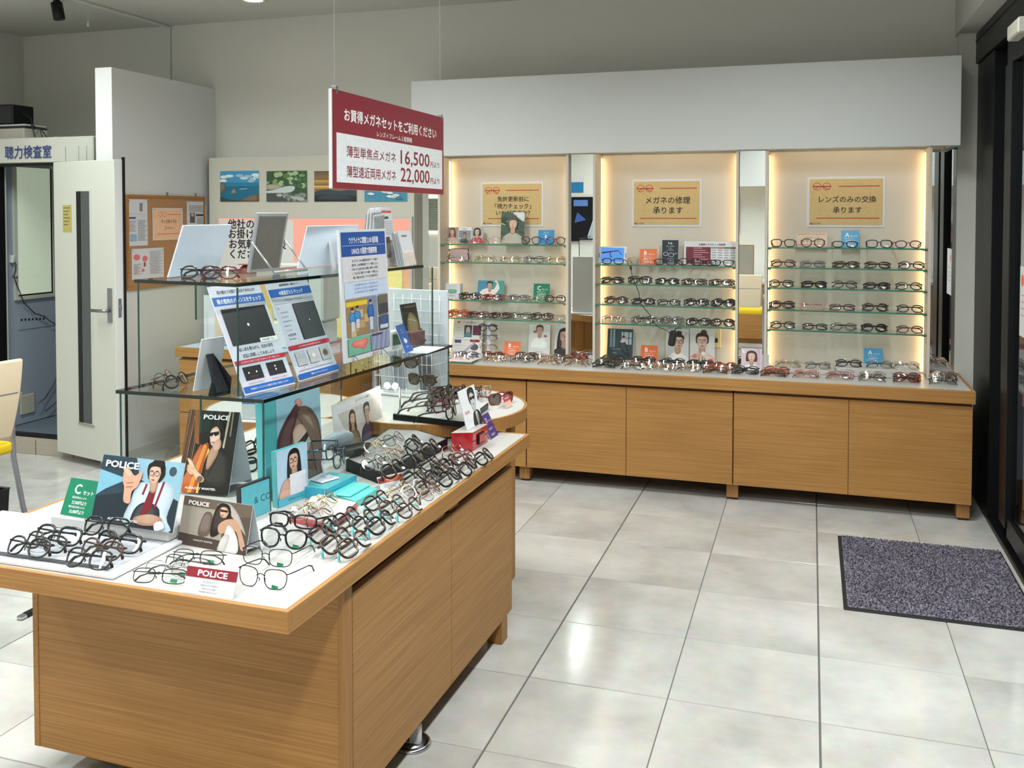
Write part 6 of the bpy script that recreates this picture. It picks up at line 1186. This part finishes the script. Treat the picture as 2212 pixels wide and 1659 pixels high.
draw(bx2, [R(-.0, .055, .0, .0, '#2f6fa8')]+[('p', [(0, .06), (.001, .06), (.001, .061)], '#2f6fa8')], .001, .19) if False else None
obj('label', MB().box(-.088, .088, -.0008, 0, .07, .125), ink('#2f6fa8'), bx2)
for k in range(8): obj('brochure', MB().box(-.08+k*.021, -.062+k*.021, .01, .09, .19, .235), M_paper, bx2)
# display rack with sunglasses on the round table
RZ = .7462
rk2 = thing('wire_rack', 'white wire grid rack with header board and grey leaflets on the round table', 'display rack', (-1.62, 3.70, RZ), math.radians(-8))
obj('base', MB().bbox(-.13, .16, -.07, .10, 0, .012, b=.003), M_white, rk2); obj('back_board', MB().bbox(-.13, .16, .06, .068, .012, .44, b=.002), mat('rack_board', rgb(198, 206, 212), .5), rk2)
mb = MB()
for k in range(13): mb.tube([(-.125+k*.0232, -.06, .012), (-.125+k*.0232, -.065, .20)], .0012, 5)
for zz in (.03, .08, .14, .20): mb.tube([(-.125, .06, zz), (-.125, -.063, zz), (.155, -.063, zz), (.155, .06, zz)], .0012, 5)
for k in range(6): mb.tube([(-.10+k*.045, .05, .22), (-.10+k*.045, .05, .42)], .0012, 5)
for zz in (.25, .3, .35, .40): mb.tube([(-.11, .05, zz), (.14, .05, zz)], .0012, 5)
obj('wire_grid', mb, M_white, rk2)
hb = obj('header_board', MB().bbox(-.02, .10, -.055, -.045, .20, .29, b=.002), mat('header_grey', rgb(86, 86, 88), .5), rk2)
v_, f_, (a_, b_) = textgeo('skins', .02); obj('lettering', MB().add([((q[0]-a_)*.028, -.0556-.00003*q[2], .25+q[1]*.028) for q in v_], f_), ink('#c8d43a'), hb)
for k, (x, zz, c, w, h) in enumerate(((-.11, .02, '#aeb8c2', .06, .22), (-.05, .02, '#8d98a6', .05, .19), (.0, .02, '#c9d0d6', .05, .17), (.06, .02, '#5a6474', .06, .15), (.115, .02, '#c2c8d0', .04, .24))):
    obj('leaflet', MB().box(x, x+w, -.03+.012*k, -.026+.012*k, zz, zz+h), ink(c), rk2, rot=(.15, 0, 0))
for k, (dx, dy, zz) in enumerate(((.05, -.075, .21), (.02, -.078, .13), (.10, -.075, .06))): specs('bold', B, (rk2.location.x+dx, rk2.location.y+dy-.02, RZ+zz), math.radians(-8), 0, 'black sunglasses hanging on the wire rack', 'sunglasses on the wire rack', True, 'dark', name='sunglasses')
yb = thing('yellow_board', 'yellow printed board with a white card before it behind the rack', 'board', (-1.98, 4.14, 0)); obj('post', MB().bbox(-.015, .015, -.01, .01, .02, 1.0, b=.002), M_steel, yb); obj('foot', MB().lathe([(.12, 0), (.12, .012), (.02, .02)], n=24), M_steel, yb); obj('panel', MB().bbox(-.15, .15, -.02, -.01, .98, 1.33, b=.002), ink('#e4d488'), yb); obj('white_sheet', MB().box(-.06, .12, -.024, -.021, .96, 1.16), M_paper, yb); obj('black_marks', MB().box(-.10, -.09, -.021, -.0202, 1.24, 1.30).box(-.06, -.05, -.021, -.0202, 1.24, 1.30).box(-.08, -.07, -.021, -.0202, 1.10, 1.16), M_dark, yb)
# black-edged tray with sunglasses on the round table
k0, k1, k2 = onZ(849, 906, .7465), onZ(1004, 924, .7465), onZ(1055, 882, .7465)
tr = slab('sunglass_tray', 'white tray with thick black edge on the round table', 'tray', [k0, k1, k2, k0+(k2-k1)], .7462, .02, M_black, M_lam, .03)
G5 = 'sunglasses on the black edged tray'
for l, r, col, ln in (((930, 868), (960, 852), B, 'dark'), ((962, 870), (985, 858), 'tortoise', 'dark'), ((948, 850), (975, 842), B, 'dark'), ((972, 893), (986, 882), B, 'clear'), ((930, 880), (935, 868), B, 'clear'), ((950, 879), (968, 872), Wi, 'clear'), ((1000, 862), (1018, 852), B, 'dark'), ((985, 850), (1005, 842), Br, 'dark')):
    pair(l, r, .7685, 'bold', col, '%s crowded on the black edged tray' % (DESC[col]+(' sunglasses' if ln == 'dark' else ' eyeglasses')), G5, lens=ln, tilt=.15)
for l, r, col in (((1030, 852), (1040, 846), B), ((1042, 856), (1052, 848), Si), ((1056, 850), (1063, 842), Si)): pair(l, r, .7465, 'bold', col, '%s on the white round table top' % sdesc(col, 'bold'), 'frames on the round table', tilt=.1)
pair((1078, 868), (1097, 857), .7465, 'bold', Re, 'red and black sunglasses with a tag at the round table rim', None, lens='dark', tilt=.1, name='sunglasses') if False else specs('bold', Re, onZ(1086, 872, .7465), math.radians(60), .1, 'red sunglasses with dark lenses near the round table rim', None, False, 'dark', name='sunglasses')
zcard('price_tag_card', 'small red and pink tag card on the round table rim', 'card', (1093, 883), (1106, 876), (1086, 859), .7465, lambda w, h: [R(0, 0, w, h*.45, '#d23a4e'), R(0, h*.45, w, h, '#f0c4b0'), R(w*.2, h*.16, w*.8, h*.24, '#f5d8dc')], .0015)
# spare frames seen through the glass at the left of the table
for l, r in (((540, 968), (565, 955)), ((548, 985), (580, 975)), ((545, 1003), (575, 996))): pair(l, r, TZ, 'bold', B, 'chunky black eyeglasses behind the harp poster', 'frames behind the harp poster', tilt=.4, folded=True)
# ------------------------------------------------------------------ entrance mat
mt = thing('entrance_mat', 'purple-grey pile entrance mat with black rubber border', 'mat', (.47, 4.255, 0))
mw0, mw1, md0, md1 = -.34, .345, -.436, .436
obj('border', MB().bbox(mw0, mw1, md0, md1, .0006, .006, b=.002), mat('black_rubber', rgb(24, 24, 26), .7), mt)
m = bpy.data.materials.new('mat_pile'); m.use_nodes = True; nt = m.node_tree; b = nt.nodes['Principled BSDF']; b.inputs['Roughness'].default_value = .95; MATS['mat_pile'] = m
geo = nt.nodes.new('ShaderNodeNewGeometry'); n1 = nt.nodes.new('ShaderNodeTexNoise'); n1.inputs['Scale'].default_value = 130; n1.inputs['Detail'].default_value = 3
n2 = nt.nodes.new('ShaderNodeTexNoise'); n2.inputs['Scale'].default_value = 5
r1 = nt.nodes.new('ShaderNodeValToRGB'); r1.color_ramp.elements[0].color = rgb(52, 48, 58); r1.color_ramp.elements[1].color = rgb(166, 160, 178); r1.color_ramp.elements[0].position = .36; r1.color_ramp.elements[1].position = .66
mx = nt.nodes.new('ShaderNodeMix'); mx.data_type = 'RGBA'; mx.blend_type = 'MULTIPLY'; mx.inputs['Factor'].default_value = .5; r2 = nt.nodes.new('ShaderNodeValToRGB'); r2.color_ramp.elements[0].color = (.75, .72, .68, 1); r2.color_ramp.elements[1].color = (1, 1, 1, 1); r2.color_ramp.elements[0].position = .4; r2.color_ramp.elements[1].position = .6
for q in (n1, n2): nt.links.new(geo.outputs['Position'], q.inputs['Vector'])
nt.links.new(n1.outputs['Fac'], r1.inputs[0]); nt.links.new(n2.outputs['Fac'], r2.inputs[0]); nt.links.new(r1.outputs[0], mx.inputs['A']); nt.links.new(r2.outputs[0], mx.inputs['B']); nt.links.new(mx.outputs['Result'], b.inputs['Base Color'])
vs, fs = [], []; r3 = random.Random(3)
for k in range(26000):
    x, y = r3.uniform(mw0+.018, mw1-.012), r3.uniform(md0+.022, md1-.006); a = r3.uniform(0, 2*PI); l = r3.uniform(.002, .0045); hh = r3.uniform(.004, .009); dx, dy = math.cos(a)*l, math.sin(a)*l; lx, ly = r3.uniform(-.005, .005), r3.uniform(-.005, .005)
    i = len(vs); vs += [(x-dx, y-dy, .0055), (x+dx, y+dy, .0055), (x+dx*.6+lx, y+dy*.6+ly, .006+hh), (x-dx*.6+lx, y-dy*.6+ly, .006+hh)]; fs.append((i, i+1, i+2, i+3))
pile = obj('pile', MB().add(vs, fs).box(mw0+.016, mw1-.010, md0+.02, md1-.004, .0058, .0085), m, mt); pile['kind'] = 'stuff'
# ------------------------------------------------------------------ chairs
M_cream = mat('cream_upholstery', rgb(226, 208, 180), .7, var=.03, bump=.05, scale=60); M_yel = mat('yellow_upholstery', rgb(224, 192, 24), .7, var=.05, scale=60); M_tubeg = mat('grey_tube', rgb(150, 154, 162), .35, metal=.5)
def cushion(w, d, h, r=.02):
    bm = bmesh.new(); bmesh.ops.create_cube(bm, size=1)
    for v in bm.verts: v.co = Vector((v.co.x*w, v.co.y*d, v.co.z*h))
    bmesh.ops.bevel(bm, geom=bm.edges[:], offset=r, segments=3, affect='EDGES', profile=.6); return MB().frombm(bm, 0, True)
def chair(label, x, y, rz):
    o = thing('office_chair', label, 'chair', (x, y, 0), rz, None)
    obj('seat', cushion(.45, .44, .055, .022), M_yel, o, (0, -.01, .45))
    bk = MB(); n = 8; vs = []; 
    for j in range(n+1):
        t = j/n; z = .50+.36*t; yy = .20+.06*t+.015*math.sin(t*PI); ww = .205+.02*t
        vs += [(-ww, yy, z), (ww, yy, z), (ww, yy+.024, z), (-ww, yy+.024, z)]
    fs = [(4*j+k, 4*j+(k+1) % 4, 4*j+4+(k+1) % 4, 4*j+4+k) for j in range(n) for k in range(4)]+[(3, 2, 1, 0), (4*n, 4*n+1, 4*n+2, 4*n+3)]
    bo = obj('backrest', bk.add(vs, fs), M_cream, o); bv = bo.modifiers.new('round', 'BEVEL'); bv.width = .010; bv.segments = 2
    obj('back_loop', MB().tube([(-.235, .20, .66), (-.232, .245, .695), (-.20, .262, .71), (.20, .262, .71), (.232, .245, .695), (.235, .20, .66)], .012, 10), M_tubeg, o)
    for s in (-1, 1):
        obj('leg', MB().tube([(s*.235, .20, .66), (s*.232, .19, .55), (s*.23, .20, .40), (s*.235, .25, .18), (s*.245, .31, .012)], .012, 10), M_tubeg, o)
        obj('leg', MB().tube([(s*.23, .19, .52), (s*.225, .10, .475), (s*.222, -.14, .35), (s*.225, -.19, .38), (s*.235, -.22, .012)], .012, 10), M_tubeg, o)
    obj('cross_bar', MB().tube([(-.222, -.10, .418), (.222, -.10, .418)], .010, 8), M_tubeg, o)
    return o
chair('cream backed chair with yellow seat beside the hearing booth step', -3.67, 3.2, math.radians(-97))
chair('cream backed chair with yellow seat pushed up to the rear oak desk', -.72, .02, math.radians(182) if False else 0)
chair('cream backed chair with yellow seat in the rear corner by the grey blind', -4.55, .1, math.radians(10))
bn = onZ(16, 1069, .35)
wb_ = thing('waste_bin', 'black waste bin on the floor behind the display table', 'bin', (bn.x-.20, bn.y-.02, 0)); bm_ = MB()
bm_.add([(-.11, -.09, .002), (.11, -.09, .002), (.11, .09, .002), (-.11, .09, .002), (-.13, -.10, .35), (.13, -.10, .35), (.13, .10, .35), (-.13, .10, .35), (-.12, -.09, .35), (.12, -.09, .35), (.12, .09, .35), (-.12, .09, .35), (-.10, -.08, .02), (.10, -.08, .02), (.10, .08, .02), (-.10, .08, .02)],
        [(3, 2, 1, 0), (0, 1, 5, 4), (1, 2, 6, 5), (2, 3, 7, 6), (3, 0, 4, 7), (4, 5, 9, 8), (5, 6, 10, 9), (6, 7, 11, 10), (7, 4, 8, 11), (8, 9, 13, 12), (9, 10, 14, 13), (10, 11, 15, 14), (11, 8, 12, 15), (12, 13, 14, 15)])
obj('shell', bm_, M_black, wb_); obj('rim', MB().tube([(-.13, -.10, .35), (.13, -.10, .35), (.13, .10, .35), (-.13, .10, .35)], .004, 6, closed=True), M_dark, wb_)
rd = thing('floor_stand_foot', 'flat black bar with chrome tip on the floor behind the table', 'stand', (-2.78, 2.76, 0)); obj('bar', MB().bbox(-.014, .014, .03, .55, .001, .016, b=.002), M_black, rd); obj('tip', MB().bbox(-.014, .014, 0, .03, .001, .016, b=.004), M_chrome, rd)
fo = onZ(888, 1606, 0); ft = thing('floor_outlet', 'round steel floor outlet with white pop-up socket under the table', 'outlet', (fo.x, fo.y, 0))
obj('ring', MB().lathe([(.045, .001), (.058, .001), (.055, .008), (.045, .010), (.045, .001)], n=28, cap=False), M_chrome, ft); obj('plate', MB().lathe([(.044, .001), (.044, .004)], n=28), M_steel, ft); obj('socket', MB().bbox(-.028, .030, -.012, .012, .0045, .062, b=.004), M_white, ft); obj('face', MB().box(-.024, .0, -.0135, -.0122, .012, .045), M_dark, ft)
# ------------------------------------------------------------------ rear of the shop (seen in the mirrors and the door glass)
rf = tag(sbox('fascia_board', (-2.05, .60, YR+.28, YR+.32, 1.85, 2.32), M_white, None, .002), 'white fascia board over the rear wall lights', 'fascia'); sbox('fascia_lid', (-2.05, .60, YR+.002, YR+.28, 2.30, 2.32), M_white, rf); sbox('led_strip', (-2.0, .55, YR+.20, YR+.21, 1.862, 1.868), M_led2, rf)
pf = thing('framed_picture', 'black framed picture with pale mount on the rear wall', 'picture', (-1.28, YR+.024, 1.29), 0); pf.rotation_euler = (0, 0, PI); pf.location.x = -.86
for d in ((0, .42, 0, .018), (0, .42, .442, .46), (0, .018, .018, .442), (.402, .42, .018, .442)): obj('frame', MB().bbox(d[0], d[1], 0, .022, d[2], d[3], b=.002), M_black, pf)
obj('mount', MB().box(.018, .402, .012, .02, .018, .442), M_paper, pf); draw(pf, [R(.09, .10, .33, .36, '#b8b4bc'), Bl([(.09, .36), (.12, .24), (.2, .28), (.33, .22), (.33, .36)], '#a86a60'), El(.2, .18, .05, .04, '#8a8ea0')], .42, .46, y=.0115)
rd_ = thing('rear_desk', 'long oak desk with white top along the rear wall', 'desk', (-1.0, -.95, 0))
for nm, d, mm in (('top', (-2.0, .45, -1.30, -.55, .70, .73), M_lam), ('front_panel', (-1.98, .43, -.60, -.58, .06, .70), M_oak), ('side_panel', (-1.98, -1.96, -1.28, -.60, .02, .70), M_oaky), ('side_panel', (.41, .43, -1.28, -.60, .02, .70), M_oaky), ('plinth', (-1.98, .43, -.64, -.62, 0, .06), M_oak)): sbox(nm, (d[0]+1, d[1]+1, d[2]+.95, d[3]+.95, d[4], d[5]), mm, rd_)
tm_ = thing('table_mirror', 'pale wood framed table mirror on the rear desk', 'mirror', (-.78, -.78, .7306), PI); obj('foot', MB().bbox(-.07, .07, -.05, .05, 0, .012, b=.003), M_oakz, tm_); obj('stem', MB().bbox(-.012, .012, -.008, .008, .012, .10, b=.002), M_oakz, tm_); obj('frame', MB().bbox(-.135, .135, -.012, .010, .06, .42, b=.003), M_oakz, tm_); obj('glass', MB().box(-.125, .125, -.0135, -.012, .07, .41), mat('grey_glass', rgb(150, 146, 136), .2), tm_)
tl_ = thing('task_light', 'low white fluorescent task lamp on the rear desk', 'lamp', (-.30, -.85, .7306), PI); obj('base', MB().bbox(-.06, .06, -.05, .05, 0, .015, b=.004), M_white, tl_); obj('arm', MB().tube([(0, 0, .012), (0, .02, .20)], .008, 8), M_white, tl_); obj('tube', MB().tube([(-.16, -.02, .205), (.16, -.02, .205)], .012, 8), emis('task_tube', (.9, 1, .96, 1), 5), tl_); obj('shade', MB().box(-.17, .17, -.04, .03, .218, .228), M_white, tl_)
tv = thing('wall_screen', 'black wall mounted screen showing blue shapes on the rear wall', 'screen', (-2.72, YR+.05, 1.16), PI); obj('casing', MB().bbox(0, .50, 0, .045, 0, .58, b=.004), M_black, tv); draw(tv, [R(.06, .04, .25, .12, '#5a7ac0'), Pg([(.08, .3), (.2, .2), (.24, .34)], '#33569a')], .5, .58)
bs = thing('blue_sign', 'small blue sign above the wall screen on the rear wall', 'sign', (-2.85, YR+.008, 1.80), PI); obj('board', MB().box(0, .26, 0, .005, 0, .13), ink('#1f7ab0'), bs); obj('upper_strip', MB().box(0, .26, 0, .005, .135, .20), M_paper, bs)
gb = thing('grey_blind', 'grey slatted wall blind between two warm light strips at the rear', 'blind', (-5.55, YR+.002, 1.28))
for k in range(14): sbox('slat', (0, .85, .004, .016, k*.033, k*.033+.030), mat('blind_grey', rgb(158, 162, 150), .7), gb)
for zz in (-.03, .475): sbox('light_strip', (0, .85, .002, .02, zz, zz+.022), emis('blind_led', (1, .86, .6, 1), 5), gb)
# ------------------------------------------------------------------ the photographer, reflected in the mirror
pe = thing('person', 'person in grey t-shirt, dark trousers and white face mask holding up a phone', 'person', (.10, -.42, 0))
def skin(name, J, E, m_, sub=2):
    me = bpy.data.meshes.new(name); keys = list(J); me.from_pydata([J[k][0] for k in keys], [(keys.index(a), keys.index(b)) for a, b in E], [])
    o = bpy.data.objects.new(name, me); COL.objects.link(o); o.parent = pe
    sk = o.modifiers.new('skin', 'SKIN'); sk.use_smooth_shade = True
    for i, k in enumerate(keys):
        r = J[k][1]; me.skin_vertices[0].data[i].radius = r if isinstance(r, tuple) else (r, r)
    me.skin_vertices[0].data[0].use_root = True
    o.modifiers.new('sub', 'SUBSURF').levels = sub; o.modifiers['sub'].render_levels = sub; me.materials.append(m_); return o
M_skin = mat('skin', rgb(206, 160, 132), .55, var=.05); M_tee = mat('grey_jersey', rgb(120, 126, 136), .85, var=.06, scale=40); M_trs = mat('dark_denim', rgb(34, 40, 58), .85, var=.1, scale=40)
A = {'pel': ((0, 0, .93), (.15, .10)), 'waist': ((0, 0, 1.08), (.135, .095)), 'chest': ((0, -.01, 1.28), (.155, .105)), 'top': ((0, 0, 1.41), (.11, .075)), 'neck': ((0, .01, 1.47), (.052, .052)), 'jaw': ((0, .03, 1.535), (.06, .072)), 'mid': ((0, .025, 1.61), (.072, .09)), 'crown': ((0, .01, 1.69), (.062, .075))}
E_ = [('pel', 'waist'), ('waist', 'chest'), ('chest', 'top'), ('top', 'neck'), ('neck', 'jaw'), ('jaw', 'mid'), ('mid', 'crown')]
for s, sx in (('l', -1), ('r', 1)):
    A.update({s+'sh': ((sx*.175, 0, 1.385), .058), s+'el': ((sx*.235, .10, 1.14), .043), s+'wr': ((sx*.085, .345, 1.40), .028), s+'pm': ((sx*.062, .385, 1.445), (.016, .036)),
              s+'hip': ((sx*.095, 0, .86), .085), s+'kn': ((sx*.11, .02, .48), .058), s+'an': ((sx*.115, -.01, .09), .040), s+'toe': ((sx*.13, .14, .04), (.04, .028))})
    E_ += [('top', s+'sh'), (s+'sh', s+'el'), (s+'el', s+'wr'), (s+'wr', s+'pm'), ('pel', s+'hip'), (s+'hip', s+'kn'), (s+'kn', s+'an'), (s+'an', s+'toe')]
    for f in range(4):
        b0 = ((sx*(.058-.004*f), .392, 1.475-.022*f)); A.update({s+'f%d' % f: (b0, .0095), s+'g%d' % f: ((sx*(.050), .425, 1.478-.022*f), .0085), s+'h%d' % f: ((sx*.032, .430, 1.476-.022*f), .0075)})
        E_ += [(s+'pm', s+'f%d' % f), (s+'f%d' % f, s+'g%d' % f), (s+'g%d' % f, s+'h%d' % f)]
    A.update({s+'t0': ((sx*.058, .375, 1.478), .010), s+'t1': ((sx*.038, .372, 1.492), .009)}); E_ += [(s+'pm', s+'t0'), (s+'t0', s+'t1')]
body = skin('body', A, E_, M_skin)
def cloth(name, ks, m_, grow):
    J = {}
    for k in ks:
        p, r = A[k]; r = r if isinstance(r, tuple) else (r, r); J[k] = (p, (r[0]+grow, r[1]+grow))
    return J
J = cloth('t', ['pel', 'waist', 'chest', 'top', 'lsh', 'rsh'], None, .013)
for s, sx in (('l', -1), ('r', 1)): J[s+'sl'] = ((sx*.215, .065, 1.225), (.062, .062))
J['pel'] = ((0, 0, .90), (.168, .118))
skin('t_shirt', J, [('pel', 'waist'), ('waist', 'chest'), ('chest', 'top'), ('top', 'lsh'), ('top', 'rsh'), ('lsh', 'lsl'), ('rsh', 'rsl')], M_tee)
J = cloth('p', ['pel', 'lhip', 'rhip', 'lkn', 'rkn', 'lan', 'ran'], None, .014)
skin('trousers', J, [('pel', 'lhip'), ('pel', 'rhip'), ('lhip', 'lkn'), ('rhip', 'rkn'), ('lkn', 'lan'), ('rkn', 'ran')], M_trs)
hr = skin('hair', {'a': ((0, -.03, 1.60), (.07, .06)), 'b': ((0, -.015, 1.69), (.078, .085)), 'c': ((0, .045, 1.72), (.06, .045))}, [('a', 'b'), ('b', 'c')], mat('dark_hair', rgb(28, 24, 24), .7))
skin('face_mask', {'a': ((0, .075, 1.585), (.058, .035)), 'b': ((0, .085, 1.545), (.056, .035))}, [('a', 'b')], M_paper)
for sx in (-1, 1):
    obj('eye', MB().lathe([(.001, -.010), (.008, -.006), (.010, 0), (.008, .006), (.001, .010)], (sx*.030, .107, 1.635), 10), M_paper, pe); obj('iris', MB().lathe([(.001, -.004), (.005, 0), (.001, .004)], (sx*.030, .116, 1.635), 8), M_dark, pe)
    obj('ear', MB().tube([(sx*.074, .01, 1.585), (sx*.082, .0, 1.61), (sx*.076, .005, 1.64)], .010, 6), M_skin, pe)
    obj('shoe', cushion(.085, .25, .06, .025), M_black, pe, (sx*.12, .06, .032))
ph = thing('phone', 'dark phone held up by the person', 'phone', (0, -.034, HC-.037)); obj('body', MB().bbox(-.074, .074, -.008, 0, -.035, .04, b=.003), M_black, ph)
